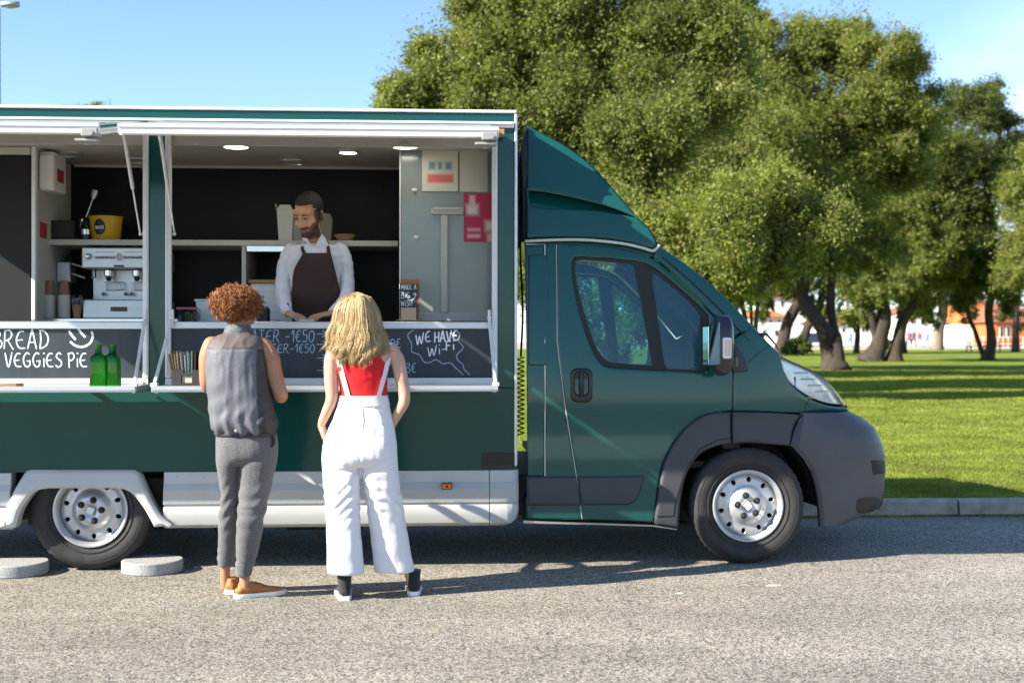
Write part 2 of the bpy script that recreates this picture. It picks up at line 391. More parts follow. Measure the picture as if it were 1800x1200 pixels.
def lawn_mat():
    m, n, l, b = nodes_mat('lawn_turf'); t = n.new('ShaderNodeTexCoord')
    a = n.new('ShaderNodeTexNoise'); a.inputs['Scale'].default_value = .35; a.inputs['Detail'].default_value = 8; a.inputs['Roughness'].default_value = .65; l.new(t.outputs['Object'], a.inputs[0])
    r = ramp(n, [(.3, (.10, .155, .014)), (.48, (.155, .215, .018)), (.6, (.20, .235, .028)), (.75, (.25, .24, .06))]); l.new(a.outputs[0], r.inputs[0])
    f = n.new('ShaderNodeTexNoise'); f.inputs['Scale'].default_value = 30; f.inputs['Detail'].default_value = 4; l.new(t.outputs['Object'], f.inputs[0])
    fr = n.new('ShaderNodeMapRange'); fr.inputs[1].default_value = .3; fr.inputs[2].default_value = .7; fr.inputs[3].default_value = .6; fr.inputs[4].default_value = 1.3; l.new(f.outputs[0], fr.inputs[0])
    x = n.new('ShaderNodeMix'); x.data_type = 'RGBA'; x.blend_type = 'MULTIPLY'; x.inputs['Factor'].default_value = 1; l.new(r.outputs[0], x.inputs['A']); l.new(fr.outputs[0], x.inputs['B'])
    l.new(x.outputs['Result'], b.inputs['Base Color']); b.inputs['Roughness'].default_value = .9; b.inputs['Specular IOR Level'].default_value = .15
    bn = n.new('ShaderNodeBump'); bn.inputs['Strength'].default_value = 1; bn.inputs['Distance'].default_value = .05; l.new(f.outputs[0], bn.inputs['Height']); l.new(bn.outputs[0], b.inputs['Normal'])
    return m
def leaf_mat(name, cols, transl=.35, rough=.5):
    m, n, l, b = nodes_mat(name); g = n.new('ShaderNodeNewGeometry')
    r = ramp(n, [(i / (len(cols) - 1), c) for i, c in enumerate(cols)]); l.new(g.outputs['Random Per Island'], r.inputs[0])
    l.new(r.outputs[0], b.inputs['Base Color']); b.inputs['Roughness'].default_value = rough; b.inputs['Specular IOR Level'].default_value = .35
    tr = n.new('ShaderNodeBsdfTranslucent'); mul = n.new('ShaderNodeMix'); mul.data_type = 'RGBA'; mul.blend_type = 'MULTIPLY'; mul.inputs['Factor'].default_value = 1
    mul.inputs['B'].default_value = (1.25, 1.3, .55, 1); l.new(r.outputs[0], mul.inputs['A']); l.new(mul.outputs['Result'], tr.inputs[0])
    x = n.new('ShaderNodeMixShader'); x.inputs[0].default_value = transl; o = n['Material Output']
    l.new(b.outputs[0], x.inputs[1]); l.new(tr.outputs[0], x.inputs[2]); l.new(x.outputs[0], o.inputs[0]); return m
M_ASPH = asphalt_mat(); M_LAWN = lawn_mat()
M_KERB = mat('kerb_concrete', (.40, .36, .30), .9, noise_s=9, noise_amt=.4, bump=.5, bump_s=90)
M_GRASS = leaf_mat('grass_blade', [(.13, .18, .022), (.18, .235, .026), (.225, .27, .034), (.275, .30, .05), (.34, .32, .11)], .4, .6)
def mottle(m, scale, lo, hi):
    n = m.node_tree.nodes; l = m.node_tree.links; t = n.new('ShaderNodeTexCoord'); a = n.new('ShaderNodeTexNoise'); a.inputs['Scale'].default_value = scale; a.inputs['Detail'].default_value = 7; a.inputs['Roughness'].default_value = .7; l.new(t.outputs['Object'], a.inputs[0])
    r = n.new('ShaderNodeMapRange'); r.inputs[1].default_value = .32; r.inputs[2].default_value = .68; r.inputs[3].default_value = lo; r.inputs[4].default_value = hi; l.new(a.outputs[0], r.inputs[0])
    rp = next(q for q in n if q.type == 'VALTORGB'); outs = [k.to_socket for k in rp.outputs[0].links]; x = n.new('ShaderNodeMix'); x.data_type = 'RGBA'; x.blend_type = 'MULTIPLY'; x.inputs['Factor'].default_value = 1; l.new(rp.outputs[0], x.inputs['A']); l.new(r.outputs[0], x.inputs['B'])
    for o in outs: l.new(x.outputs['Result'], o)
mottle(M_GRASS, 1.3, .55, 1.3)
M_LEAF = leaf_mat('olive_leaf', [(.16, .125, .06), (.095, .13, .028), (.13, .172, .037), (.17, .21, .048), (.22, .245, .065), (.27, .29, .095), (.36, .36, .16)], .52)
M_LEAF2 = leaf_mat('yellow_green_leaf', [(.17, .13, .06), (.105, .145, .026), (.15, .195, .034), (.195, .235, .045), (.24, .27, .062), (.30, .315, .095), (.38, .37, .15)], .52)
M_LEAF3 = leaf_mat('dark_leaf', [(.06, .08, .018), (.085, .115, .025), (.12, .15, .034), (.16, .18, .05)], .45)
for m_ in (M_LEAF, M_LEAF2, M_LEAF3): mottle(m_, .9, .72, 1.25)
M_BARK = mat('rough_bark', (.062, .047, .036), .95, noise_s=5, noise_amt=.55, bump=1.0, bump_s=14, stretch=(1, 1, .3))
M_BARKP = mat('pale_bark', (.26, .21, .16), .95, noise_s=5, noise_amt=.4, bump=.8, bump_s=12, stretch=(1, 1, .3))
M_TWIG = mat('dry_twig', (.16, .12, .085), .95)
M_SAND = mat('sandy_paving', (.40, .35, .27), .95, noise_s=.6, noise_amt=.25)

KY = 2.16                                    # face of the kerb
def LZ(x, y): return .118 + .006 * min(max(0, y - 2.3), 125) + .02 * math.sin(x * .11 + 1) * sm(4, 14, y)
rd = MB(); xs = [-240, -60, -12, -6, 0, 6, 12, 60, 240]; ys = [-160, -30, -9, -5, 0, KY + .012]
rd.add([(x, y, 0) for y in ys for x in xs], [(j * 9 + i, j * 9 + i + 1, (j + 1) * 9 + i + 1, (j + 1) * 9 + i) for j in range(5) for i in range(8)])
structure(rd.build('road', M_ASPH))
lw = MB(); LX = [-200, -80, -30, -12] + [i * 1.5 for i in range(-4, 27)] + [48, 60, 80, 120, 240]; LY = [KY + .15, 2.6, 3.4, 5, 8, 12, 18, 25, 34, 45, 60, 80, 103]
lw.add([(x, y, LZ(x, y)) for y in LY for x in LX], [(j * len(LX) + i, j * len(LX) + i + 1, (j + 1) * len(LX) + i + 1, (j + 1) * len(LX) + i) for j in range(len(LY) - 1) for i in range(len(LX) - 1)])
structure(lw.build('lawn', M_LAWN, smooth=True, sharp=0))
pv = MB(); pv.add([(-240, 102.6, LZ(0, 102.6)), (240, 102.6, LZ(0, 102.6)), (240, 128, .88), (-240, 128, .88), (240, 900, .88), (-240, 900, .88)], [(0, 1, 2, 3), (3, 2, 4, 5)])
structure(pv.build('path', M_SAND))
kerb = bpy.data.objects.new('kerb', None); COL.objects.link(kerb); kerb['kind'] = 'structure'
ks = MB(); prof = [(0, -.05), (.012, .105), (.03, .122), (.15, .125), (.15, -.05)]
ks.loft([[V((x, a, h)) for a, h in prof] for x in (.004, .010, .98, .986)])
k0 = ks.build('kerb_stone', M_KERB, kerb); 
joint = G(1685, 905).x
for i in range(-22, 26):
    k = k0 if i == -22 else k0.copy()
    if i != -22: COL.objects.link(k); k.parent = kerb
    k.location = (joint + i * 1.0 - .002, KY + rng.uniform(-.004, .004), rng.uniform(-.004, .004))
# ---- grass blades on the lawn's near part
gr = np.random.default_rng(3)
def blades(name, n, region, hscale, m):
    P = region(n); n = len(P); h = gr.uniform(.012, .034, n) * hscale(P); w = gr.uniform(.0025, .006, n) * (1 + .10 * np.maximum(0, P[:, 1] - 4)); a = gr.uniform(0, 2 * math.pi, n)
    dx = np.stack([np.cos(a), np.sin(a), np.zeros(n)], 1); le = gr.uniform(0, 2 * math.pi, n); ln = gr.uniform(.4, 1.6, n) * h
    tip = P + np.stack([np.cos(le) * ln, np.sin(le) * ln, h], 1); v = np.stack([P - dx * w[:, None], P + dx * w[:, None], tip], 1).reshape(-1, 3)
    return from_np(name, v, np.arange(n * 3).reshape(n, 3), m)
def reg_lawn(n):
    d = 10.2 * np.exp(gr.uniform(0, 1, n) * math.log(46 / 10.2)); u = gr.uniform(.215, .43, n); k = int(n * .16); u[:k] = gr.uniform(-.05, .2, k)
    x = d * (SA + u * CA); y = d * (CA - u * SA) - CD; ok = y > KY + .14; x, y = x[ok], y[ok]
    return np.stack([x, y, np.array([LZ(a, b) for a, b in zip(x, y)])], 1)
g1 = blades('grass', 300000, reg_lawn, lambda P: 1 + .04 * np.maximum(0, P[:, 1] - 4), M_GRASS); g1['kind'] = 'stuff'; tag(g1, 'short sunlit grass covering the park lawn behind the kerb', 'grass')
def reg_gutter(n):
    x = gr.uniform(2.2, 5.2, n); c = .5 + .5 * np.sin(x * 5) * np.sin(x * 2.3 + 1); y = KY - np.abs(gr.normal(0, .035, n)) * (.5 + c) + .005; z = np.zeros(n)
    return np.stack([x, y, z], 1)
g2 = blades('weeds', 9000, reg_gutter, lambda P: .45, M_GRASS); g2['kind'] = 'stuff'; tag(g2, 'thin line of weeds growing along the foot of the kerb', 'weeds')
# ---- fallen leaves on the lawn and in the gutter
def fallen(n):
    d = 10.1 * np.exp(gr.uniform(0, 1, n) * math.log(26 / 10.1)); u = gr.uniform(.2, .43, n); x = d * (SA + u * CA); y = d * (CA - u * SA) - CD
    k = n // 4; x[:k] = gr.uniform(2.5, 5, k); y[:k] = KY - gr.exponential(.10, k) - .01; ok = (y < KY - .005) | (y > KY + .2); x, y = x[ok], y[ok]
    z = np.array([.004 if b < KY else LZ(a, b) + .022 for a, b in zip(x, y)]); P_ = np.stack([x, y, z], 1); n = len(P_); a = gr.uniform(0, 6.28, n); L = gr.uniform(.018, .04, n); w = L * gr.uniform(.4, .6, n)
    ld = np.stack([np.cos(a), np.sin(a), gr.uniform(-.25, .25, n)], 1); wd = np.stack([-np.sin(a), np.cos(a), gr.uniform(-.3, .3, n)], 1)
    v = np.stack([P_ - ld * L[:, None] * .5, P_ + wd * w[:, None] * .5, P_ + ld * L[:, None] * .5, P_ - wd * w[:, None] * .5], 1); v[:, :, 2] = np.maximum(v[:, :, 2], z[:, None] - .001); return v.reshape(-1, 3)
v_ = fallen(520); fl_ = from_np('fallen_leaves', v_, np.arange(len(v_)).reshape(-1, 4), leaf_mat('dry_leaf', [(.20, .11, .04), (.30, .19, .08), (.24, .12, .05), (.38, .28, .14)], .2)); tag(fl_, 'dry brown leaves scattered over the lawn and along the kerb', 'leaves', kind='stuff')
# ---- trees
def leaves_for(blobs, dens, lsize, seed):
    q = np.random.default_rng(seed); out = []
    def emit(sc_, dirn, d, sg, per, t):
        ns = len(sc_); al = q.uniform(-1, 1, (ns, per, 1))
        P = sc_[:, None, :] + dirn[:, None, :] * al * (sg * 2.4)[:, None, None] + q.normal(size=(ns, per, 3)) * (sg * .5)[:, None, None]
        P = P.reshape(-1, 3); n = len(P)
        ld = np.repeat(dirn, per, 0) * .7 + q.normal(size=(n, 3)) * .6; ld /= np.linalg.norm(ld, axis=1)[:, None]
        up = np.repeat(d, per, 0) * .7 + q.normal(size=(n, 3)) * .55 + np.array([0, 0, .45]); wd = np.cross(ld, up); wd /= np.linalg.norm(wd, axis=1)[:, None] + 1e-9
        L = lsize * .74 * q.uniform(.6, 1.35, n) * (t / 50) ** .35; w = L * q.uniform(.32, .5, n)
        out.append(np.stack([P - ld * L[:, None] * .5, P + wd * w[:, None] * .5, P + ld * L[:, None] * .5, P - wd * w[:, None] * .5], 1).reshape(-1, 3))
    for (px, py, rp, t) in blobs:
        c = np.array(AT(px, py, t)); r = rp * t / F; total = max(8, int(dens * rp * rp / 16))
        nc = max(5, int(7 + r * 7)); cd = q.normal(size=(nc, 3)); cd /= np.linalg.norm(cd, axis=1)[:, None]; cd[:, 2] *= .92
        cr_ = r * q.uniform(.16, .42, nc); cp = c + cd * (r * q.uniform(.45, 1.08, nc))[:, None]; wts = cr_ ** 2 / np.sum(cr_ ** 2)
        for k in range(nc):                                                # leaf clumps: a shell of sprays each
            ns = max(3, int(total * wts[k] * .92)); d = q.normal(size=(ns, 3)); d[:, 2] += .25; d /= np.linalg.norm(d, axis=1)[:, None]
            p = cp[k] + d * (cr_[k] * q.uniform(.35, 1.0, ns) ** .5)[:, None] * np.array([1, 1, .8])
            dr = d * .55 + cd[k] * .25 + q.normal(size=(ns, 3)) * .45 + np.array([0, 0, -.12]); dr /= np.linalg.norm(dr, axis=1)[:, None]
            emit(p, dr, d * .7 + cd[k] * .3, q.uniform(.09, .26, ns) * (r / 2.2) ** .4, 46, t)
        ns = max(2, int(total * .10)); d = q.normal(size=(ns, 3)); d[:, 2] += .3; d /= np.linalg.norm(d, axis=1)[:, None]   # straggling shoots past the outline
        dr = d + q.normal(size=(ns, 3)) * .25; dr /= np.linalg.norm(dr, axis=1)[:, None]
        emit(c + d * (r * q.uniform(.95, 1.22, ns))[:, None], dr, d, q.uniform(.12, .3, ns) * (r / 2.2) ** .4, 20, t)
    return np.concatenate(out)
def bark_tube(mb, pts, r, seed, n=12):
    pts = cr_curve(pts, 6); k = len(pts); rs = [r[0] + (r[1] - r[0]) * i / (k - 1) for i in range(k)]
    if len(r) > 2: rs = [a * (1 + (r[2] - 1) * max(0, 1 - i / (k * .22)) ** 2) for i, a in enumerate(rs)]
    o = len(mb.v); mb.tube(pts, rs, n)
    for i in range(o, len(mb.v)):
        p = V(mb.v[i]); f = noise.noise(p * 1.1 + V((seed, 0, 0))) * .16 + noise.noise(p * 4 + V((seed, 3, 0))) * .07
        c = pts[min(k - 1, (i - o) // n)]; mb.v[i] = tuple(c + (p - c) * (1 + f))
def tree(label, blobs, trunks, t, dens, lm, lsize=.17, bark=None, seed=1, group='trees standing in the park behind the truck', limbs=10, name='tree'):
    """trunks: list of ([px points from the ground up], [base px radius, top px radius, flare])"""
    b0 = trunks[0][0][0]; base = AT(b0[0], b0[1], t); root = thing(name, label, 'tree', (base.x, base.y, LZ(base.x, base.y)), group)
    mb = MB(); q = random.Random(seed); tops = []
    for pts, r in trunks:
        P = [AT(a, b, t) for a, b in pts]
        for i, p in enumerate(P): p.y += (q.uniform(-.3, .3) if i else 0)
        P[0].z = min(P[0].z, LZ(P[0].x, P[0].y)) - .1
        bark_tube(mb, P, [v * t / F for v in r[:2]] + list(r[2:]), seed); tops.append((P[-1], r[1] * t / F))
        for a in range(5):                                                     # root flare
            if len(r) > 2 and r[2] > 1.3:
                an = a * 1.26 + q.random(); rr = r[0] * t / F
                mb.tube([P[0] + V((0, 0, .45 * rr + .25)), P[0] + V((math.cos(an) * rr * 1.15, math.sin(an) * rr * 1.15, .16)), P[0] + V((math.cos(an) * rr * 2.0, math.sin(an) * rr * 2.0, -.02))], [rr * .45, rr * .4, rr * .12], 7)
    for (px, py, rp, tt) in blobs[:limbs]:
        c = AT(px, py, tt); s, sr = min(tops, key=lambda e: (e[0] - c).length); mid = s.lerp(c, .5) + V((q.uniform(-.6, .6), q.uniform(-.6, .6), q.uniform(-.1, .8)))
        bark_tube(mb, [s - V((0, 0, .15)), mid, c], [min(sr * .75, .16), .03], seed + 2, 7)
        for _ in range(4):
            e = c + V((q.gauss(0, 1), q.gauss(0, 1), q.gauss(0, 1))).normalized() * rp * tt / F * .8; st = mid.lerp(c, q.random())
            mb.tube(cr_curve([st, st.lerp(e, .5) + V((0, 0, q.uniform(-.2, .3))), e], 3), [.035, .03, .03, .02, .02, .012, .008], 5)
    mb.build('trunk', bark or M_BARK, root, smooth=True, sharp=0)
    if blobs:
        v = leaves_for(blobs, dens, lsize, seed); cr_ = from_np('crown', v, np.arange(len(v)).reshape(-1, 4), lm, root)
    return root
def B(t, *bl): return [(a, b, r, t + random.Random(a * 7 + b).uniform(-1, 1) * r * t / F * .9) for a, b, r in bl]
TREES = []
def plant():
    tree('tallest olive green tree, crown rising beyond the top of the picture above the cab', B(29, (745, 168, 66), (800, 112, 72), (880, 62, 84), (965, 12, 100), (1080, -20, 118), (1200, -8, 100), (1255, 52, 62), (900, 165, 105), (1000, 130, 115), (820, 235, 85), (955, 275, 105), (1080, 180, 125), (704, 172, 36), (930, 395, 95), (860, 330, 90), (1180, 110, 100), (1240, 150, 90), (1150, 250, 90), (1010, 330, 80), (840, 90, 45), (1000, 480, 90), (1100, 420, 100), (1030, 570, 46), (1110, 565, 46), (1075, 620, 26)),
         [([(1085, 688), (1080, 600), (1072, 540), (1060, 470), (1050, 380)], [18, 11, 1.6]), ([(1092, 680), (1105, 600), (1130, 520), (1150, 440)], [10, 6])], 29, 2.9, M_LEAF, .14, seed=11, limbs=19)
    tree('dense tree standing close behind the tallest one, mostly masked by the cab', B(38, (1000, 300, 100), (1120, 285, 100), (1225, 325, 82), (900, 310, 80), (1110, 395, 85), (1000, 190, 95), (1210, 240, 80), (1270, 300, 60)),
         [([(1150, 664), (1148, 600), (1140, 520), (1120, 420)], [11, 7, 1.5])], 38, 2.0, M_LEAF, .15, seed=131, limbs=8)
    tree('broad yellow green tree with a bent leaning trunk, in the centre of the grove', B(46, (1205, 190, 105), (1325, 120, 85), (1400, 92, 62), (1475, 92, 66), (1548, 112, 62), (1590, 175, 52), (1450, 200, 125), (1300, 260, 125), (1545, 255, 88), (1180, 330, 112), (1330, 62, 34), (1385, 300, 95), (1480, 320, 85), (1255, 355, 85), (1590, 235, 60), (1350, 440, 62), (1440, 432, 62), (1520, 440, 60), (1265, 430, 70)),
         [([(1470, 650), (1461, 612), (1445, 581), (1424, 551), (1415, 520), (1412, 470), (1420, 400)], [15, 10, 2.0]), ([(1476, 648), (1470, 600), (1467, 578), (1464, 526), (1470, 420)], [10, 7, 1.5])], 46, 2.7, M_LEAF2, .15, seed=22, limbs=14)
    tree('low branched green tree with drooping lit sprays beside the windscreen', B(25, (1250, 415, 85), (1340, 372, 85), (1420, 400, 65), (1165, 440, 70), (1300, 470, 48), (1225, 500, 42), (1380, 455, 40)),
         [([(1315, 710), (1312, 600), (1311, 557), (1300, 500)], [6, 4, 1.6]), ([(1322, 708), (1330, 580), (1338, 500)], [5, 3])], 25, 2.8, M_LEAF2, .135, seed=33, limbs=7)
    tree('three stemmed tree with spreading root flares between the bent trunk and the pale trunk', B(63, (1545, 400, 85), (1600, 330, 75), (1620, 410, 70), (1480, 430, 62), (1570, 475, 52), (1500, 370, 70), (1640, 470, 46), (1510, 492, 40), (1635, 250, 50), (1600, 515, 30), (1505, 545, 24), (1530, 530, 22), (1625, 525, 30)),
         [([(1531, 634), (1546, 597), (1555, 557), (1553, 517), (1550, 440)], [15, 10, 1.9]), ([(1571, 634), (1577, 603), (1592, 563), (1610, 526), (1620, 450)], [11, 8, 1.9]), ([(1548, 630), (1541, 597), (1528, 550), (1515, 500)], [8, 5])], 63, 2.7, M_LEAF2, .155, seed=44, limbs=7)
    tree('slim forked tree with a tall rounded crown near the edge of the grove', B(66, (1690, 212, 58), (1730, 190, 44), (1752, 290, 75), (1700, 325, 92), (1645, 280, 45), (1722, 425, 90), (1770, 215, 26), (1675, 420, 60), (1755, 470, 46), (1650, 345, 55), (1700, 495, 42), (1780, 300, 50), (1765, 520, 28), (1690, 532, 20)),
         [([(1736, 632), (1739, 597), (1742, 542), (1750, 480), (1735, 400)], [9, 6, 1.6]), ([(1733, 628), (1727, 610), (1714, 578), (1702, 548), (1698, 470)], [5, 3.5])], 66, 2.7, M_LEAF3, .155, seed=55, limbs=9)
    tree('tree cut by the picture edge with pale sunlit lower sprays', B(58, (1835, 340, 62), (1800, 420, 52), (1830, 470, 60), (1790, 330, 36), (1780, 480, 30), (1860, 260, 50)),
         [([(1830, 636), (1828, 580), (1832, 500), (1835, 420)], [9, 6, 1.5])], 58, 2.7, M_LEAF2, .155, seed=66, limbs=6)
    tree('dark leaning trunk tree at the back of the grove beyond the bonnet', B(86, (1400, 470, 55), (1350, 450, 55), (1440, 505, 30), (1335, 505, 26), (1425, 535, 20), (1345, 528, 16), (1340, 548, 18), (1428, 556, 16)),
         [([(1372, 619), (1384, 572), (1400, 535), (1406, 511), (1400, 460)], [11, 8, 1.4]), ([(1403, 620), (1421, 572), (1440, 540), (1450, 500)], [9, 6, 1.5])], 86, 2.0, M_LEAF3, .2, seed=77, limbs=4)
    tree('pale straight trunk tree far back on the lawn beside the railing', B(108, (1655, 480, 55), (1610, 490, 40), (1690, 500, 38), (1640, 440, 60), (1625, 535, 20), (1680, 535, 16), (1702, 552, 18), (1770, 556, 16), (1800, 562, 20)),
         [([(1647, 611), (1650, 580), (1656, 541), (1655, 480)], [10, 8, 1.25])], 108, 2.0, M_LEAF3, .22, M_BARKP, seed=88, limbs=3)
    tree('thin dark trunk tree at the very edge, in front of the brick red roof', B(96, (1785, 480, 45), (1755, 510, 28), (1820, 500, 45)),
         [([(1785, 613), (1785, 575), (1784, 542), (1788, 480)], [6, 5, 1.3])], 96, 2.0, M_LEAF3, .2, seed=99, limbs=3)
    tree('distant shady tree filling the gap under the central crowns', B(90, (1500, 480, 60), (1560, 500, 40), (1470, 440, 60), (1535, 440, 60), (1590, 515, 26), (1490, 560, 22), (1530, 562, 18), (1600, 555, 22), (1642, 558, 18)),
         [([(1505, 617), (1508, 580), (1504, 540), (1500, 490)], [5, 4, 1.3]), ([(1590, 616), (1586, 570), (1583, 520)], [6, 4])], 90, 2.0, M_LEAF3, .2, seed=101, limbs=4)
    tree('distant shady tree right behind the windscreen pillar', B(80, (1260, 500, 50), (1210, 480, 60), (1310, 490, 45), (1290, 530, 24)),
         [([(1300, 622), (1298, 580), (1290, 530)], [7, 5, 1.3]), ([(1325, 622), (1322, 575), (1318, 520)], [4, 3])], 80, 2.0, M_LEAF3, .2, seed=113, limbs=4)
    tree('tree whose top just shows over the truck roof', B(60, (165, 205, 26), (140, 222, 30), (195, 218, 28), (165, 250, 50)),
         [([(165, 640), (166, 500), (165, 260)], [7, 4, 1.4])], 60, 2.0, M_LEAF, .15, seed=121, group=None, limbs=4)
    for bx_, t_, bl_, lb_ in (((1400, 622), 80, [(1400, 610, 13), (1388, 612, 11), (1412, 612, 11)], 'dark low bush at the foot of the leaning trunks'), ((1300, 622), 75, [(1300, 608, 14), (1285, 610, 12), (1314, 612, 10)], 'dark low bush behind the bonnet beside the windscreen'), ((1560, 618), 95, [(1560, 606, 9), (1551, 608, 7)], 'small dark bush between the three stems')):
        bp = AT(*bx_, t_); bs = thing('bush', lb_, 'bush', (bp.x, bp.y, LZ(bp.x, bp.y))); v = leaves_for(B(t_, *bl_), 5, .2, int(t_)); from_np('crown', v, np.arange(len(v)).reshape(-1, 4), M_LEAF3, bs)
    v = leaves_for(B(92, (1450, 545, 13), (1447, 556, 10), (1456, 553, 9)), 3, .2, 5)
    bp = AT(1450, 612, 92); bush = thing('bush', 'yellow green bush seen between two leaning trunks', 'bush', (bp.x, bp.y, LZ(bp.x, bp.y)))
    from_np('crown', v, np.arange(len(v)).reshape(-1, 4), M_LEAF2, bush)
    mb = MB(); mb.tube([AT(1450, 612, 92), AT(1451, 575, 92), AT(1450, 545, 92)], [.12, .09, .05], 7); mb.build('trunk', M_BARK, bush)
plant()
# ================================================================== THE FOOD TRUCK
M_GREEN = mat('dark_green_paint', (.006, .072, .064), .09, spec=.55, coat=0, rough_var=.05, noise_s=1.7, noise_amt=.1, col2=(.011, .08, .074))
M_GREENB = mat('green_box_panel', (.006, .062, .055), .13, spec=.45, coat=0, rough_var=.06)
M_ALU = mat('brushed_aluminium', (.62, .64, .66), .38, metal=.75, noise_s=3, noise_amt=.12, stretch=(.2, 8, 8))
M_WHITE = mat('white_aluminium', (.78, .78, .76), .4, noise_s=4, noise_amt=.08)
M_STEEL = mat('stainless_steel', (.6, .6, .6), .22, metal=1)
M_SKIRT = mat('silver_grey_skirt', (.50, .51, .50), .35, coat=.2, noise_s=2.5, noise_amt=.1, rough_var=.1)
M_PLAST = mat('charcoal_plastic', (.058, .062, .071), .5, spec=.4, bump=.12, bump_s=400, noise_s=3, noise_amt=.18, rough_var=.1)
M_BLACK = mat('black_rubber', (.014, .014, .014), .6)
M_SEAL = mat('cream_sealant', (.62, .60, .52), .6)
M_TYRE = mat('tyre_rubber', (.022, .021, .021), .75, noise_s=14, noise_amt=-.7, bump=.2, bump_s=120)
M_RIM = mat('silver_rim', (.56, .57, .59), .35, metal=.55, noise_s=9, noise_amt=.18)
M_DARK = mat('black_board', (.0045, .0055, .0055), .5, spec=.25, noise_s=2, noise_amt=-.6)
M_BOARD = mat('chalkboard', (.022, .031, .038), .5, noise_s=3.5, noise_amt=-.55, stretch=(3, 1, .7), rough_var=.12)
M_CHALK = mat('pale_blue_chalk', (.74, .84, .92), .9, noise_s=160, noise_amt=.25)
M_CHALKD = mat('thin_blue_chalk', (.40, .55, .68), .9, noise_s=120, noise_amt=.35)
M_CHALKW = mat('white_chalk', (.86, .88, .9), .9, noise_s=160, noise_amt=.15)
M_CEIL = mat('grey_ceiling', (.48, .45, .41), .35, noise_s=2, noise_amt=.1)
M_INWALL = mat('pale_inner_panel', (.52, .50, .45), .5, noise_s=3, noise_amt=.12)
M_FROST = mat('grey_screen', (.20, .235, .225), .16, spec=.6, noise_s=1.6, noise_amt=-.3)
M_AMBER = mat('amber_lens', (.75, .18, .01), .2, coat=.6)
M_CLEAR = glass_mat('clear_plastic', (.93, .95, .96))
M_TINT = glass_mat('blue_tinted_glass', (.42, .74, .84), .95)
def _painted_sky_film():  # dusty film whose blue is painted in for reflected sky
    n = M_TINT.node_tree.nodes; l = M_TINT.node_tree.links; o = next(q for q in n if q.type == 'OUTPUT_MATERIAL'); s0 = o.inputs[0].links[0].from_socket; d = n.new('ShaderNodeBsdfDiffuse'); d.inputs[0].default_value = (.12, .40, .56, 1); x = n.new('ShaderNodeMixShader')
    tcx = n.new('ShaderNodeTexCoord'); nx = n.new('ShaderNodeTexNoise'); nx.inputs['Scale'].default_value = 3; nx.inputs['Detail'].default_value = 6; mrx = n.new('ShaderNodeMapRange'); mrx.inputs[3].default_value = .12; mrx.inputs[4].default_value = .2; l.new(tcx.outputs['Object'], nx.inputs[0]); l.new(nx.outputs[0], mrx.inputs[0]); l.new(mrx.outputs[0], x.inputs[0]); l.new(s0, x.inputs[1]); l.new(d.outputs[0], x.inputs[2]); l.new(x.outputs[0], o.inputs[0])
_painted_sky_film()
M_LAMP = mat('lamp_lens', (.9, .9, .85), .4, emit=(1, .93, .82), es=7)
M_LAMPOFF = mat('frosted_lens', (.5, .48, .44), .4)
M_SEAT = mat('dark_seat_cloth', (.03, .035, .04), .85)
M_WOOD = mat('light_wood', (.42, .24, .10), .6, noise_s=6, noise_amt=.3, stretch=(1, 6, 6))

truck = thing('food_truck', 'dark green food truck with open serving hatches, grey skirt and sloping cab', 'food truck', (-.6, 1.05, 0))
def P(name, mb, m, parent=None, smooth=None, **k): return mb.build(name, m, parent or truck, smooth, **k)
def bx(name, x0, x1, y0, y1, z0, z1, m, b=.004, parent=None): return P(name, MB().box(x0, x1, y0, y1, z0, z1, b), m, parent)
BL, BR, BW = -4.15, .498, 2.08            # box ends and width
XL0, XL1, XR0, XR1 = -3.89, -1.743, -1.647, .381   # the two hatch openings
ZT, ZR, ZB = 2.715, 1.477, 1.148              # opening top, counter rail bottom, opening bottom
# body of the box
bx('lower_panel', BL, BR, 0, .04, .607, ZB - .035, M_GREENB, .003)
bx('door_post', XL1, XR0, 0, .04, ZB - .033, ZT, M_GREENB, .003)
bx('corner_post', XR1, BR - .016, 0, .04, ZB - .033, ZT, M_GREENB, .003)
bx('corner_post', BL, XL0, 0, .04, ZB - .033, ZT, M_GREENB, .003)
bx('top_band', BL, BR - .016, 0, .04, 2.757, 2.808, M_GREENB, .002)
rl = MB(); rl.box(BL, BR, -.012, .05, 2.81, 2.828, .004); P('roof_trim', rl, M_WHITE)
rl = MB(); rl.box(BL, BR - .017, -.022, .04, ZT + .002, 2.755, .004); rl.box(BL, BR - .02, -.034, -.0225, ZT + .022, 2.75, .002); P('hinge_rail', rl, M_WHITE)
P('corner_trim', MB().box(BR - .014, BR + .004, -.008, .03, .63, 2.809, .004), M_ALU)
rf = MB(); rf.box(BL + .01, BR, .052, BW, 2.775, 2.815, .01); P('roof', rf, M_WHITE)
bx('back_wall', BL, BR, BW - .04, BW - .002, .607, 2.772, M_GREENB, .003)
bx('end_wall', BR - .03, BR - .001, .042, BW - .042, .607, 2.772, M_GREENB, .003)
bx('end_wall', BL, BL + .03, .042, BW - .042, .607, 2.772, M_GREENB, .003)
bx('chassis', BL + .2, 1.5, .16, BW - .16, .30, .56, M_BLACK, .01)
bx('inner_floor', BL + .03, BR - .032, .042, BW - .042, .61, .66, M_CEIL, 0)
bx('inner_ceiling', BL + .03, BR - .032, .052, 1.16, 2.625, 2.66, M_CEIL, 0)
bx('inner_header', BL + .03, BR - .032, .0421, .0515, 2.60, 2.74, M_INWALL, .002)
# inner back board in black with a pale strip along the ceiling
bx('back_board', -2.60, BR - .034, 1.12, 1.15, .662, 2.624, M_DARK, .002)
P('ceiling_strip', MB().box(-2.50, BR - .036, 1.105, 1.119, 2.604, 2.6245, .003), M_INWALL)
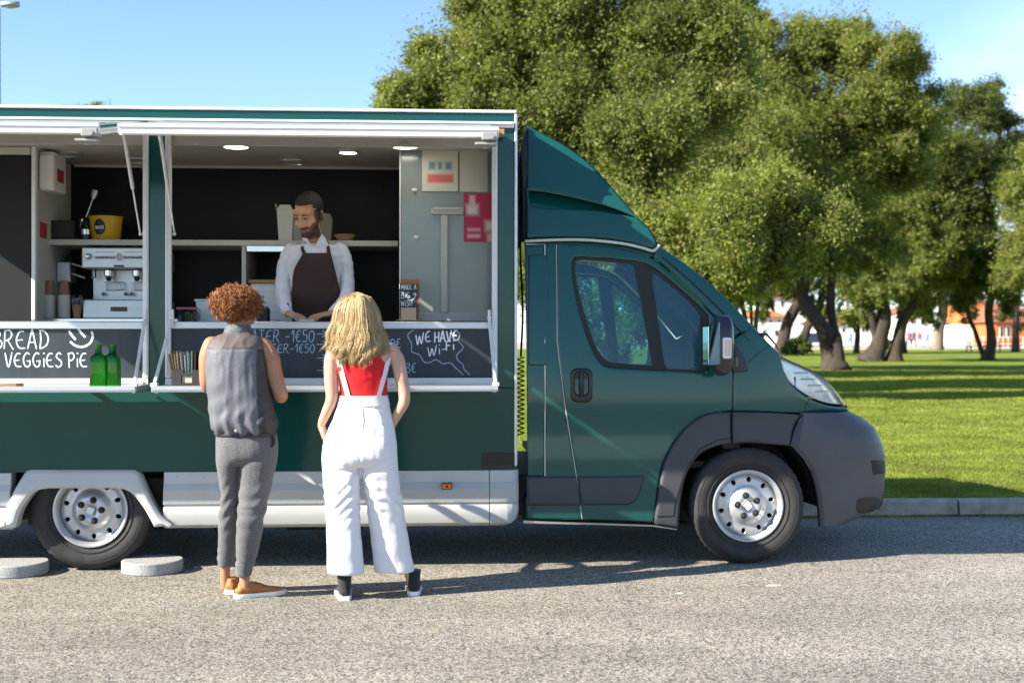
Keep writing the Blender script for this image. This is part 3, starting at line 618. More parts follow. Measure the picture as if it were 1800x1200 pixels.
# round ceiling lamps
def ceiling_lamp(px, py, on, rx=.1):
    t = (2.625 - CH) * F / (600 - py); c = AT(px, py, t); z = 2.6248; r = P('ceiling_lamp', MB().lathe([(rx, z), (rx, z - .008), (rx * .78, z - .014), (rx * .76, z - .009), (.001, z - .009)], (c.x, c.y, 0), n=24), M_ALU, smooth=True)
    P('lens', MB().lathe([(rx * .74, z - .0095), (rx * .5, z - .014), (.001, z - .015)], (c.x, c.y, 0), n=20), M_LAMP if on else M_LAMPOFF, r, smooth=True)
for a in ((415, 256, 1), (712, 256, 1), (612, 266, 1, .075), (515, 284, 0), (240, 281, 0), (52, 263, 0), (120, 270, 0)): ceiling_lamp(*a)
# counter, chalkboards, frames of the openings
for x0, x1 in ((XL0, XL1), (XR0, XR1)):
    fr = MB(); w = .036
    fr.box(x0 + .002, x0 + w, -.014, .03, ZB + .03, ZT, .004); fr.box(x1 - w, x1 - .002, -.014, .03, ZB + .03, ZT, .004)
    fr.box(x0 + .009, x0 + .018, -.020, -.0145, ZB + .05, ZT, .002); fr.box(x1 - .018, x1 - .009, -.020, -.0145, ZB + .05, ZT, .002)
    fr.box(x0 + .002, x1 - .002, -.014, .03, ZB - .03, ZB + .028, .004); fr.box(x0 + .03, x1 - .03, -.022, -.0145, ZB - .006, ZB + .012, .002)
    P('window_frame', fr, M_WHITE)
    P('counter_rail', MB().box(x0 + w + .002, x1 - w - .002, -.006, .05, ZR, 1.522, .005), M_ALU)
    bx('counter_top', x0 + w + .002, x1 - w - .002, .052, .50, 1.488, 1.515, M_STEEL, .004)
bx('counter_front', BL + .035, BR - .035, .06, .10, .665, 1.485, M_DARK, .002)
bl = P('chalkboard', MB().box(XL0 + .04, XL1 - .038, .012, .04, ZB + .03, ZR - .002, .002), M_BOARD)
br = P('chalkboard', MB().box(XR0 + .038, XR1 - .038, .012, .04, ZB + .03, ZR - .002, .002), M_BOARD)
# ---- chalk writing
STK = {
 'A': [[(0, 0), (.28, 1), (.33, .98), (.6, -.02)], [(.1, .36), (.52, .38)]], 'B': [[(.05, 1), (0, 0)], [(0, .98), (.35, .98), (.46, .78), (.3, .56), (.05, .52)], [(.1, .54), (.5, .45), (.58, .2), (.35, 0), (-.02, .0)]],
 'R': [[(.05, 1), (0, 0)], [(-.02, .97), (.38, 1), (.5, .75), (.32, .52), (.04, .46)], [(.22, .48), (.62, -.05)]],
 'E': [[(.55, .95), (.25, .93), (.05, .6), (.06, .3), (.25, .05), (.62, .05)], [(.06, .47), (.46, .5)]],
 'D': [[(.08, 1), (.12, .5), (.06, 0)], [(0, 1), (.35, .97), (.62, .62), (.5, .2), (.06, 0)]], 'V': [[(0, 1), (.3, 0), (.6, 1.05)]],
 'G': [[(.55, .9), (.3, 1), (.05, .7), (.05, .3), (.28, .02), (.55, .12), (.58, .42)], [(.3, .42), (.66, .44)]], 'i': [[(.1, .62), (.12, 0)], [(.08, .92), (.12, .98), (.14, .92)]],
 'S': [[(.5, .88), (.3, 1), (.08, .8), (.2, .6), (.48, .42), (.5, .15), (.25, 0), (.02, .14)]], 'P': [[(.03, 1), (.1, -.05)], [(-.04, .9), (.35, 1), (.52, .75), (.35, .5), (.08, .46)]],
 'W': [[(0, 1), (.2, 0), (.4, .8), (.6, 0), (.85, 1.02)]], 'T': [[(0, .98), (.6, 1)], [(.3, 1), (.28, 0)]], '-': [[(.05, .42), (.5, .46)]],
 '1': [[(.02, .66), (.25, 1), (.27, 0)]], '€': [[(.58, .92), (.35, .98), (.15, .7), (.12, .3), (.32, .03), (.6, .1)], [(0, .6), (.45, .62)], [(0, .4), (.42, .42)]],
 '5': [[(.5, 1), (.12, .97), (.08, .6), (.36, .62), (.5, .35), (.36, .04), (.02, .06)]], '0': [[(.3, 1), (.06, .72), (.06, .28), (.3, 0), (.54, .28), (.54, .74), (.3, 1)]],
 '3': [[(.05, .9), (.3, 1), (.48, .78), (.2, .54), (.52, .36), (.36, .03), (0, .1)]], 'H': [[(.04, 1), (0, 0)], [(.5, 1.02), (.5, 0)], [(.02, .5), (.5, .54)]],
 'F': [[(.03, 1), (.05, 0)], [(.03, .98), (.5, .98)], [(.04, .54), (.42, .54)]], 'M': [[(0, 0), (.12, 1), (.36, .3), (.62, 1), (.72, 0)]], 'K': [[(.04, 1), (.04, 0)], [(.52, .98), (.06, .46), (.54, 0)]],
 '!': [[(.1, 1), (.12, .3)], [(.11, .08), (.13, .02)]], '>': [[(0, .45), (.9, .5)], [(.55, .95), (.95, .5), (.5, .05)]], 'Z': []}
def ribbon(mb, P3, w, nrm):
    n = len(P3)
    L = []; Rr = []
    for i in range(n):
        d = (P3[min(i + 1, n - 1)] - P3[max(0, i - 1)]); d.normalize(); s = d.cross(nrm).normalized(); ww = w * (.5 + .06 * math.sin(i * 2.3)) * (.8 if i in (0, n - 1) else 1)
        L.append(P3[i] + s * ww); Rr.append(P3[i] - s * ww)
    o = [L[0].lerp(Rr[0], .5)]
    mb.add(L + Rr, [(i, i + 1, n + i + 1, n + i) for i in range(n - 1)])
def write(name, text, place, parent, m, w):
    """place(u, v) -> point and the letter grid: each letter advances by adv"""
    mb = MB(); x = 0
    for ch in text:
        if ch == ' ': x += .42; continue
        wd = 0
        for pl in STK[ch]:
            C = cr_curve([V((a, b, 0)) for a, b in pl], 4) if len(pl) > 2 else [V((a, b, 0)) for a, b in pl]
            ribbon(mb, [place(x + c.x, c.y) for c in C], w, V((0, -1, 0)))
            wd = max(wd, max(a for a, b in pl))
        x += wd + .17
    return mb.build(name, m, parent)
def board(px0, py0, h, wd, y=.0108, rise=0, lean=0):
    """letters h photo-pixels tall, wd pixels per unit of width, base line from (px0, py0) rising"""
    k = [0]
    def f(u, v):
        k[0] += 1
        return U(px0 + u * wd + v * lean, py0 - u * wd * rise - v * h, y - k[0] * 1.5e-6)
    return f
write('chalk_word', 'BREAD', board(-12, 613, 32, 26), bl, M_CHALK, .0085)
write('chalk_word', 'D VEGGiES PiE', board(-16, 645, 25, 20.5), bl, M_CHALK, .0085)
smb = MB()
for C in ([(121, 581), (127, 590), (133, 597)], [(137, 577), (143, 585), (150, 593)], [(123, 600), (134, 608), (147, 609), (158, 603), (163, 592), (161, 582)]):
    ribbon(smb, cr_curve([U(a, b, .0107) for a, b in C], 5), .014, V((0, -1, 0)))
smb.build('chalk_smile', M_CHALK, bl)
write('chalk_word', 'WATER -1€50', board(425, 601, 21, 16.5, lean=1), br, M_CHALKD, .0058)
write('chalk_word', 'WATER-1€50', board(452, 620, 15.5, 13.8, lean=1), br, M_CHALKD, .005)
for ay in (587, 605, 629, 651): write('chalk_arrow', '>', board(557, ay + 6, 13, 18), br, M_CHALKD, .006)
write('chalk_word', '0€', board(686, 611, 16, 14), br, M_CHALKD, .005)
write('chalk_word', '3€', board(714, 655, 17, 13), br, M_CHALKD, .005)
write('chalk_word', 'WE', board(731, 607, 19, 16, rise=.28), br, M_CHALKW, .0075)
write('chalk_word', 'HAVE', board(764, 602, 18, 14.5, rise=.10), br, M_CHALKW, .010)
write('chalk_word', 'Wi-', board(752, 627, 17, 18, rise=.22), br, M_CHALKW, .0062)
write('chalk_word', 'Fi', board(784, 616, 16, 17, rise=.12), br, M_CHALKW, .010)
smb = MB(); ribbon(smb, cr_curve([U(690 + a / 5.217, 470 + b / 5.217, .0106) for a, b in [(195, 570), (140, 620), (175, 700), (175, 770), (245, 800), (290, 865), (340, 870), (400, 845), (460, 880), (530, 875), (580, 920), (650, 985)]], 5), .0055, V((0, -1, 0)))
ribbon(smb, cr_curve([U(690 + a / 5.217, 470 + b / 5.217, .0106) for a, b in [(570, 568), (615, 610), (605, 670), (648, 735), (590, 800), (600, 850), (645, 890), (655, 930), (710, 985)]], 5), .0055, V((0, -1, 0)))
smb.build('chalk_bubble', M_CHALKD, br)
# ---- upper hatches, propped open
HY, HZ, FY, FZ = -.036, 2.70, -1.16, 2.482
for x0, x1 in ((XL0, XL1), (XR0, XR1 - .05)):
    d = V((0, FY - HY, FZ - HZ)); nrm = V((0, -d.z, d.y)).normalized(); nrm = -nrm if nrm.z < 0 else nrm
    def slab(mb, xa, xb, s0, s1, h0, h1, b=.003):
        c = [V((0, HY, HZ)) + d * s for s in (s0, s1)]
        vs = [V((x, 0, 0)) + c[i] + nrm * h for x in (xa, xb) for i in (0, 1) for h in (h0, h1)]
        mb.add(vs, [(0, 1, 3, 2), (4, 6, 7, 5), (0, 4, 5, 1), (2, 3, 7, 6), (0, 2, 6, 4), (1, 5, 7, 3)])
    hb = MB(); slab(hb, x0 + .004, x1 - .004, -.012, .972, .008, .034); h = P('hatch', hb, M_GREENB)
    fb = MB(); slab(fb, x0, x1, .975, 1.0, -.004, .03); slab(fb, x0, x1, .955, .972, -.014, .006); slab(fb, x0 - .001, x0 + .028, .004, .953, -.012, .0065); slab(fb, x1 - .028, x1 + .001, .004, .953, -.012, .0065)
    slab(fb, x0, x1, .985, 1.004, .0305, .046); P('hatch_frame', fb, M_WHITE, h)
    fb = MB(); slab(fb, x0 + .002, x1 - .002, .9, .982, .0345, .05); P('drip_rail', fb, M_ALU, h)
    if x0 < -2: fb = MB(); slab(fb, x0 + .03, x1 - .03, .80, .895, .0345, .046); P('wooden_strip', fb, M_WOOD, h)
    else: P('wooden_block', MB().box(x1 + .008, x1 + .085, -.14, -.037, 2.655, 2.69, .003), M_WOOD)
    # latch block at the free corner
    lx = x1 - .05; kb = MB(); kb.box(lx - .04, lx + .045, FY - .010, FY + .05, FZ - .022, FZ + .022, .005); kb.box(lx - .075, lx + .04, FY + .004, FY + .07, FZ - .045, FZ - .031, .003); kb.tube([(lx + .01, FY - .014, FZ - .005), (lx + .01, FY - .024, FZ - .005)], .014, 10)
    kb.tube([(lx - .02, FY + .03, FZ - .045), (lx - .02, FY + .03, FZ - .062)], [.009, .012], 8); P('latch', kb, mat('dull_grey_casting', (.30, .30, .29), .6), h)
    # gas struts
    for s, xs in (((1, x0 + .055), (-1, x1 - .055)) if x0 < -2 else ((1, x0 + .055),)):
        lo = V((xs, .01, 2.055)); up = V((xs - s * .0, HY, HZ)) + d * .34 - nrm * .02
        mid = lo.lerp(up, .46); sb = MB(); sb.tube([mid, up], .0125, 10); sb.tube([lo, mid], .0055, 8); sb.tube([lo + V((-s * .035, .004, 0)), lo + V((s * .008, 0, 0))], .008, 8); sb.ell(lo, (.011, .011, .013), 8, 6); sb.box(up.x - .014, up.x + .014, up.y - .03, up.y + .03, up.z - .006, up.z + .018, .003)
        P('gas_strut', sb, M_ALU, h, smooth=True)
# ---- folding serving shelves
for x0, x1 in ((-3.87, -1.725), (-1.635, .362)):
    sy0, sy1, zt = -.062, -.44, 1.138
    s = bx('serving_shelf', x0 + .016, x1 - .016, sy1 + .02, sy0, zt - .022, zt, M_WHITE, .002)
    eb = MB(); eb.box(x0, x1, sy1, sy1 + .019, zt - .030, zt + .006, .003); eb.box(x0, x1, sy1 - .006, sy1 - .0005, zt - .018, zt - .012, .001); eb.box(x0, x0 + .015, sy1 + .0195, sy0, zt - .028, zt + .004, .002); eb.box(x1 - .015, x1, sy1 + .0195, sy0, zt - .028, zt + .004, .002)
    P('shelf_edge', eb, M_ALU, s)
    for k, xs in ((1, x0), (-1, x1)):
        a = V((xs + k * .035, -.024, 1.545)); b = V((xs + k * .012, sy1 + .03, zt + .012)); g = MB(); g.tube([a, b], .011, 6, flat=.45); g.ell(a, (.014, .014, .016), 8, 6); g.box(b.x - .02, b.x + .02, b.y - .02, b.y + .02, b.z - .012, b.z + .01, .003)
        g.box(a.x - .008, a.x + .008, a.y - .004, a.y + .02, a.z - .05, a.z + .05, .002)
        P('shelf_stay', g, M_WHITE, s)
        c = MB(); c.tube([(xs + k * .03, -.024, 1.10), (xs + k * .02, sy1 + .05, zt - .032)], .012, 6, flat=.5); P('shelf_bracket', c, M_ALU, s)
    for xs in (x0 + .4, (x0 + x1) / 2, x1 - .4): P('shelf_bracket', MB().box(xs - .02, xs + .02, -.061, -.0145, 1.118, 1.134, .002), M_ALU, s)
# ---- inside the kitchen
shelf_y0, shelf_y1 = .62, 1.118
sz0, sz1 = U(0, 430, .62).z, U(0, 420, .62).z; SHZ = sz1
bx('inner_shelf', U(84, 0, .60).x, U(700, 0, .62).x, shelf_y0, shelf_y1, sz0, sz1, M_INWALL, .003)
cab_x = U(62, 0, .33).x
bx('side_partition', cab_x - .03, cab_x, .334, 1.15, .665, 2.622, M_INWALL, .003)
bx('partition_post', U(55, 0, .29).x, cab_x + .012, .29, .332, .665, 2.622, M_WHITE, .003)
bx('inner_door', -3.9, U(54, 0, .31).x, .31, .34, .665, U(0, 272, .31).z, mat('dark_grey_door', (.018, .019, .019), .6, spec=.3, noise_s=2, noise_amt=.25), .003)
bx('door_header', -3.9, U(54, 0, .31).x, .305, .34, U(0, 272, .31).z + .001, 2.622, M_INWALL, .003)
cz = 1.55; bx('back_counter', cab_x + .002, U(425, 0, .62).x, .52, 1.118, .665, cz, M_STEEL, .004)
dx = U(428.5, 0, .62).x
bx('shelf_divider', dx - .014, dx + .014, .62, 1.118, .665, sz0 - .001, M_INWALL, .003)
P('under_shelf_rail', MB().box(U(433, 0, .60).x, U(500, 0, .60).x + .25, .595, .619, U(0, 441, .6).z, sz0 + .0, .004), M_STEEL)
cx0, cz1 = U(440, 0, .66).x, U(0, 497, .66).z
cb = bx('cabinet', cx0, cx0 + .62, .66, 1.118, .665, cz1, M_WHITE, .004)
for i in range(6): P('rib', MB().box(cx0 + .01, cx0 + .61, .654, .6595, 1.50 + i * .046, 1.536 + i * .046, .002), M_WHITE, cb)
P('wooden_top', MB().box(U(436, 0, .64).x, cx0 + .64, .64, 1.118, cz1 + .001, U(0, 490, .64).z, .003), M_WOOD, cb)
# grey screen beside the counter
sx0, sx1, syy = U(702, 0, .36).x, U(872, 0, .36).x, .36
bx('counter_screen', sx0 + .012, sx1, syy, syy + .012, 1.56, 2.622, M_FROST, 0)
P('screen_edge', MB().box(sx0, sx0 + .010, syy - .006, syy + .018, 1.517, 2.622, .002), M_WHITE)
P('screen_sill', MB().box(U(733, 0, .34).x, sx1, syy - .02, syy - .002, 1.53, 1.585, .004), M_INWALL)
pl = MB(); xa = U(781, 0, .33).x; pl.box(xa - .022, xa + .022, .335, .352, 1.586, 2.215, .003); xb = U(758, 0, .33).x; xc = U(815, 0, .33).x; pl.box(xb, xc, .33, .352, 2.217, 2.252, .003); pl.box(xb + .01, xc, .32, .3295, 2.244, 2.262, .003); P('screen_bracket', pl, M_INWALL)
hb = MB()
for hx, hy in ((729, 334), (732, 417)):
    c = U(hx, hy, .355); hb.ell(c, (.02, .008, .012), 10, 6); hb.tube([c, c + V((0, -.02, -.004))], .006, 6)
P('coat_hook', hb, M_WHITE, smooth=True)
fb = bx('fuse_box', cab_x + .0015, U(97, 0, .42).x, .40, .66, U(0, 334, .42).z, U(0, 266, .42).z, M_WHITE, .008)
P('breaker_cover', MB().box(cab_x + .008, U(93, 0, .38).x, .385, .3985, U(0, 330, .39).z, U(0, 272, .39).z, .006), M_WHITE, fb)
M_RED = mat('red_label', (.45, .03, .04), .6)
fx_ = U(97, 0, .42).x
P('red_label', MB().box(fx_ + .0003, fx_ + .003, .46, .60, U(0, 319, .5).z, U(0, 297, .5).z, 0), M_RED, fb)
P('red_label', MB().box(cab_x + .0015, cab_x + .005, .42, .56, U(0, 418, .48).z, U(0, 391, .48).z, 0), M_RED)
jz0, jz1 = U(0, 497, .86).z, U(0, 461, .86).z
wb = bx('junction_box', cab_x + .0015, cab_x + .09, .78, .94, jz0, jz1, M_ALU, .006)
ab = MB()
for zz in (jz0 + .05, jz1 - .02): ab.tube([(cab_x + .06, .84, zz + .02), (cab_x + .19, .76, zz - .02)], .006, 6)
P('hook_arm', ab, M_WHITE, wb)
cbm = MB(); cbm.tube(cr_curve([(cab_x + .05, .86, jz1), (cab_x + .06, .9, jz1 + .07), (cab_x + .02, .84, jz0 + .1), (cab_x + .012, .80, 1.75), (cab_x + .02, .84, 1.57)], 5), .005, 5); P('cable', cbm, M_BLACK, wb)
# red and green rag hook on the board
kb = MB(); kb.box(U(248, 0, 1.11).x, U(262, 0, 1.11).x, 1.105, 1.1185, U(0, 299, 1.11).z, U(0, 294, 1.11).z, .003); kb.tube([U(257, 314, 1.105), U(247, 326, 1.105)], [.018, .012], 6, flat=.3); P('red_clip', kb, M_RED)
# ---- skirt along the box: rolled sheet profile, with the wheel arch cut out
SK = [(.012, .606), (.000, .604), (-.006, .535), (-.004, .5325), (-.006, .53), (-.022, .497), (-.024, .492), (-.022, .487), (-.026, .418), (-.020, .408), (-.006, .405), (-.006, .399), (-.022, .395), (-.027, .375), (-.026, .33), (-.012, .285), (.02, .262), (.07, .255)]
def skirt(name, x0, x1, round_end=False):
    mb = MB(); xs = [x0, x0 + .003] + [x0 + (x1 - x0) * i / 4 for i in (1, 2, 3)] + ([x1 - .10, x1 - .05, x1 - .02, x1 - .006, x1] if round_end else [x1 - .003, x1]); rings = []
    for i, x in enumerate(xs):
        ring = []
        for (y, z) in SK:
            yy, zz = y, z
            if round_end and x > x1 - .11:
                f = (x - (x1 - .11)) / .11; lift = (1 - math.sqrt(max(0, 1 - f * f))) * .10
                zz = max(z, .255 + lift) if z < .40 else z; yy = y + f ** 4 * .05
            elif i in (0, len(xs) - 1): yy = y + .004
            ring.append(V((x, yy, zz)))
        rings.append(ring)
    mb.loft(rings, closed=False, cap=False); mb.loft([rings[-1], [p + V((-.01, .12, 0)) for p in rings[-1]]], closed=False, cap=False)
    return P(name, mb, M_SKIRT, smooth=True, sharp=35)
xa0, xa1 = U(20, 0, 0).x, U(288, 0, 0).x
XS = U(860.5, 860, 0).x
skirt('side_skirt', BL, xa0); skirt('side_skirt', xa1, XS - .002); skirt('skirt_end', XS + .001, .512, True)
scb = MB()
for sxp in (18, 310, 357, 430, 707, 795):
    c = U(sxp, 838 if sxp > 100 else 842, 0); scb.ell(c + V((0, -.004, 0)), (.007, .004, .007), 8, 5)
P('screw', scb, M_ALU, smooth=True)
yfl = lambda x, z: 0.0
o_ = [('l', [(0, 924), (4, 905)]), ('c', [(4, 905), (20, 870), (42, 832), (52, 826)]), ('l', [(52, 826), (236, 826)]), ('c', [(236, 826), (246, 836), (266, 880), (284, 908), (304, 924)]), ('l', [(304, 924), (271, 926)]), ('c', [(270, 925), (254, 896), (236, 872), (220, 861), (204, 858)]), ('l', [(204, 858), (84, 858)]), ('c', [(84, 858), (62, 863), (46, 880), (34, 900), (26, 927)]), ('l', [(26, 927), (0, 927)])]
yar = lambda x, z: -.035 - .02 * sm(.62, .5, z)
panel('arch_fairing', mixcurve(o_, yar), yar, M_SKIRT, truck, edge=.016, th=.10, grid=.04, drop=.014)
bx('wheel_well', U(15, 0, 0).x, U(290, 0, 0).x, .14, .5, .22, .602, M_BLACK, 0) if 0 else None
P('wheel_well', MB().box(xa0 + .005, xa1 - .005, .30, .32, .25, .605, 0), M_BLACK)
v0, v1 = U(846, 822, 0), U(903, 795, 0); vb = MB(); vb.box(v0.x, v1.x, -.006, .002, v0.z, v1.z, .003); vt = P('vent', vb, mat('dark_brown_plastic', (.03, .022, .02), .5))
for i in range(5):
    z = v0.z + .012 + i * (v1.z - v0.z - .018) / 5; P('louvre', MB().box(v0.x + .008, v1.x - .008, -.012, -.0065, z, z + .009, .002), MATS['dark_brown_plastic'], vt)
m0, m1 = U(776, 860, -.03), U(795, 848, -.03); mk = P('marker_lamp', MB().box(m0.x, m1.x, -.038, -.02, m0.z, m1.z, .005), M_BLACK)
P('lens', MB().box(m0.x + .005, m1.x - .005, -.046, -.0385, m0.z + .005, m1.z - .005, .004), M_AMBER, mk); P('screw', MB().ell(((m0.x + m1.x) / 2, -.047, (m0.z + m1.z) / 2), (.008, .004, .008), 8, 6), M_BLACK, mk)
# things hanging below the floor
ub = MB(); ub.box(U(500, 0, .3).x, U(640, 0, .3).x, .3, .9, .20, .30, .02); ub.tube([U(557, 930, .1), U(557, 948, .1)], .012, 6); ub.tube([U(372, 905, .5), U(400, 935, .5)], .05, 10); P('underfloor_tank', ub, M_BLACK)
ax = MB(); ax.tube([(-2.11, .25, .36), (-2.11, 1.85, .36)], .06, 10); ax.tube([(1.957, .25, .36), (1.957, 1.85, .36)], .05, 10); P('axle', ax, M_BLACK)
# ---- wheels
def wheel(c, R0, y0, squash=0.0, rot=0.0, near=True):
    w = bpy.data.objects.new('wheel', None); COL.objects.link(w); w.location = (c[0], y0, c[1]); put(w, truck); s = 1 if near else -1
    rim = .225; tw = .22; rot = R(rot)
    pr = [(rim - .012, .035), (rim + .004, .012), (rim + .02, .004), (rim + .05, -.008), (rim + .075, -.012), (rim + .098, -.008), (R0 - .028, .004), (R0 - .012, .014), (R0 - .004, .028), (R0, .045), (R0, tw - .045), (R0 - .02, tw), (rim, tw)]
    mb = MB(); n = 96; rings = []
    for r, h in pr:
        ring = []
        for j in range(n):
            a = 2 * math.pi * j / n; rr = r
            if r > R0 - .03 and h < tw * .8: rr = r - (.006 if j % 2 else 0) * sm(R0 - .03, R0, r)
            z = max(rr * math.sin(a), -(R0 - .008)); ring.append(V((rr * math.cos(a), s * h, z)))
        rings.append(ring)
    for a0, b0 in ((rim + .028, rim + .03), (R0 - .04, R0 - .038)): pass
    mb.loft(rings, True, False); t = mb.build('tyre', M_TYRE, w, smooth=True, sharp=30); t.parent = w; t.matrix_parent_inverse = Matrix.Identity(4)
    rb = MB()                                                                     # raised rings on the sidewall
    for rr, h in ((rim + .032, -.006), (R0 - .048, -.0085)): rb.lathe([(rr - .004, s * (h + .006)), (rr - .002, s * (h - .002)), (rr + .002, s * (h - .002)), (rr + .004, s * (h + .006))], n=72, axis='y', cap=False)
    q = rb.build('sidewall_ring', M_TYRE, t, smooth=True); q.parent = t
    # steel rim
    holes = []; NH = 10
    for k in range(NH):
        a = rot + 2 * math.pi * k / NH; hx, hz = .163 * math.cos(a), .163 * math.sin(a)
        holes.append([V((hx + .017 * math.cos(b) * math.cos(a) - .0135 * math.sin(b) * math.sin(a), hz + .017 * math.cos(b) * math.sin(a) + .0135 * math.sin(b) * math.cos(a))) for b in [2 * math.pi * i / 12 for i in range(12)]])
    def yr(x, z):
        r = math.hypot(x, z)
        return .048 - .030 * sm(.125, .095, r) - .012 * sm(.095, .08, r) + .012 * sm(.05, .03, r) + .012 * sm(.17, .192, r)
    outl = [V((.196 * math.cos(2 * math.pi * i / 64), .196 * math.sin(2 * math.pi * i / 64))) for i in range(64)]
    rimo = panel('rim', outl, yr, M_RIM, None, holes=holes, edge=.002, th=.03, grid=.017, res=.012, drop=.003); rimo.parent = w
    lb = MB(); lb.lathe([(.198, .075), (.196, .045), (.200, .020), (.207, .004), (.217, -.002), (.225, .0), (.2265, .012), (.222, .03)], axis='y', n=72, cap=False); q = lb.build('rim_lip', M_RIM, rimo, smooth=True)
    bk = MB(); bk.lathe([(.197, .10), (.001, .10)], axis='y', n=32); q = bk.build('brake_disc', M_BLACK, rimo)
    for k in range(5):
        a = rot + R(90) + 2 * math.pi * k / 5; nb = MB(); cx, cz2 = .066 * math.cos(a), .066 * math.sin(a)
        nb.lathe([(.021, .012), (.021, .003), (.017, -.001)], (cx, 0, cz2), 'y', 12); nb.lathe([(.0125, .0005), (.0125, -.016), (.009, -.02), (.001, -.02)], (cx, 0, cz2), 'y', 6); nb.build('wheel_nut', M_BLACK, rimo)
    cp = MB(); cp.box(-.022, .022, -.004, .012, -.022, .022, .005, Matrix.Rotation(rot + R(33), 4, 'Y')); cp.build('hub_cap', M_WHITE, rimo)
    if not near:
        for q in (rimo,): q.scale = (1, -1, 1)
    return w
FWX, RWX = 1.957, -2.107
wheel((FWX, .368), .368, .03, rot=12); wheel((RWX, .368), .368, .045, rot=-15)
wheel((FWX, .368), .368, BW - .03, near=False); wheel((RWX, .368), .368, BW - .05, near=False)
# ================================================================== THE CAB
def yc(x, z):
    y = .02 + .12 * (max(0, z - .98) / 1.1) ** 1.7 + .014 * sm(.955, .915, z) - .010 * sm(.86, .60, z) + .25 * max(0, .5 - z) ** 2
    return y + .40 * max(0, x - 1.78) ** 2
YM = 2.06                                          # mirror plane for the off side: y -> YM - y
gap = 1.6
# door
door_o = mixcurve([('l', [(979, 431.5), (1030, 430.5)]), ('c', [(1030, 430.5), (1090, 437), (1140, 452), (1165, 468), (1215, 516), (1258, 560), (1287, 594)]), ('l', [(1287, 594), (1287.5, 718)]), ('c', [(1286, 721), (1250, 727), (1217, 743), (1190, 770), (1167, 810), (1157, 850), (1151, 905)]), ('l', [(1148, 917), (1024, 913), (1014.5, 837), (994, 713), (980, 600)])], yc)
win_px = [('c', [(1004, 462), (1010, 451.5), (1024, 449.5)]), ('l', [(1024, 449.5), (1116, 457)]), ('c', [(1116, 457), (1145, 467), (1190, 502), (1228, 536), (1246, 555)]), ('l', [(1246, 555), (1240, 652)]), ('l', [(1240, 654.5), (1150, 650.5)]), ('c', [(1150, 650.5), (1082, 646.5), (1058, 639), (1038, 608), (1018, 548), (1006, 490)])]
win_o = mixcurve(win_px, yc)
sh = lambda P_, d: offset_poly(P_, d)
M_GLINT = M_GREEN
def both(name, outline, yf, m, holes=(), **k):
    a = panel(name, outline, yf, m, k.pop('parent', truck), holes, **k); b = panel(name, outline, yf, m, truck, holes, ymirror=YM, **k); return a, b
door, fdoor = both('cab_door', door_o, yc, M_GREEN, [win_o], th=.05, grid=.035)
# rubber frame, division bar and panes
i1 = offset_poly(win_o, .022)
main_g = mixcurve([('c', [(1010, 468), (1014, 458.5), (1026, 456)]), ('l', [(1026, 456), (1114, 463.5), (1148, 643)]), ('c', [(1148, 643), (1092, 639), (1066, 633), (1046, 605), (1026, 545), (1013, 492)])], yc)
quart_g = mixcurve([('c', [(1146, 486), (1150, 480), (1160, 486)]), ('c', [(1160, 486), (1192, 512), (1218, 536), (1231, 553)]), ('l', [(1231, 553), (1229, 640)]), ('c', [(1229, 640), (1222, 650), (1200, 650.5)]), ('l', [(1200, 650.5), (1172, 648)]), ('c', [(1172, 648), (1166, 628), (1155, 550)])], yc)
both('window_rubber', offset_poly(win_o, .002), lambda x, z: yc(x, z) + .004, M_BLACK, [main_g, quart_g], th=.03, grid=.06)
for nm, g in (('door_window', main_g), ('quarter_window', quart_g)):
    both(nm, offset_poly(g, -.004), lambda x, z: yc(x, z) + .012, M_TINT, edge=.001, th=.004, drop=.0005, grid=.06)
# B pillar and the pressed panel on it
pil_o = xz([(923, 431), (957, 431), (957, 836.5), (928, 836.5)], yc)
panel('door_pillar', pil_o, lambda x, z: yc(x, z) + .006, M_GREEN, truck, th=.04, grid=.05)
mid_o = xz([(958.6, 431), (977.5, 431.5), (978.6, 600), (992.6, 713), (1012, 837), (1022.5, 913), (926, 912), (926, 839), (958.6, 838)], yc)
panel('pillar_panel', mid_o, lambda x, z: yc(x, z) + .004, M_GREEN, truck, th=.04, grid=.05)
cl_o = mixcurve([('c', [(929, 449), (957, 447), (963, 453)]), ('l', [(963, 453), (963, 630)]), ('c', [(963, 630), (962, 640), (955, 642)]), ('l', [(955, 642), (929, 642)])], yc)
panel('pressed_cover', cl_o, yc, M_GREEN, truck, proud=.004, th=.008, edge=.006, drop=.006)
P('door_seal', MB().tube([US(a, b, yc) + V((0, -.002, 0)) for a, b in ((924, 429.5), (957.8, 429.5), (957.8, 600), (957.8, 836))], .0032, 6), M_WHITE)
P('door_seal', MB().tube([US(a, b, yc) + V((0, .004, 0)) for a, b in ((978.4, 431), (979.3, 600), (993.3, 713), (1013.3, 837), (1023.3, 912))], .0028, 6), M_SEAL)
P('cab_rear_wall', MB().box(.70, .73, .16, 1.9, .42, 2.0, .01), M_BLACK)
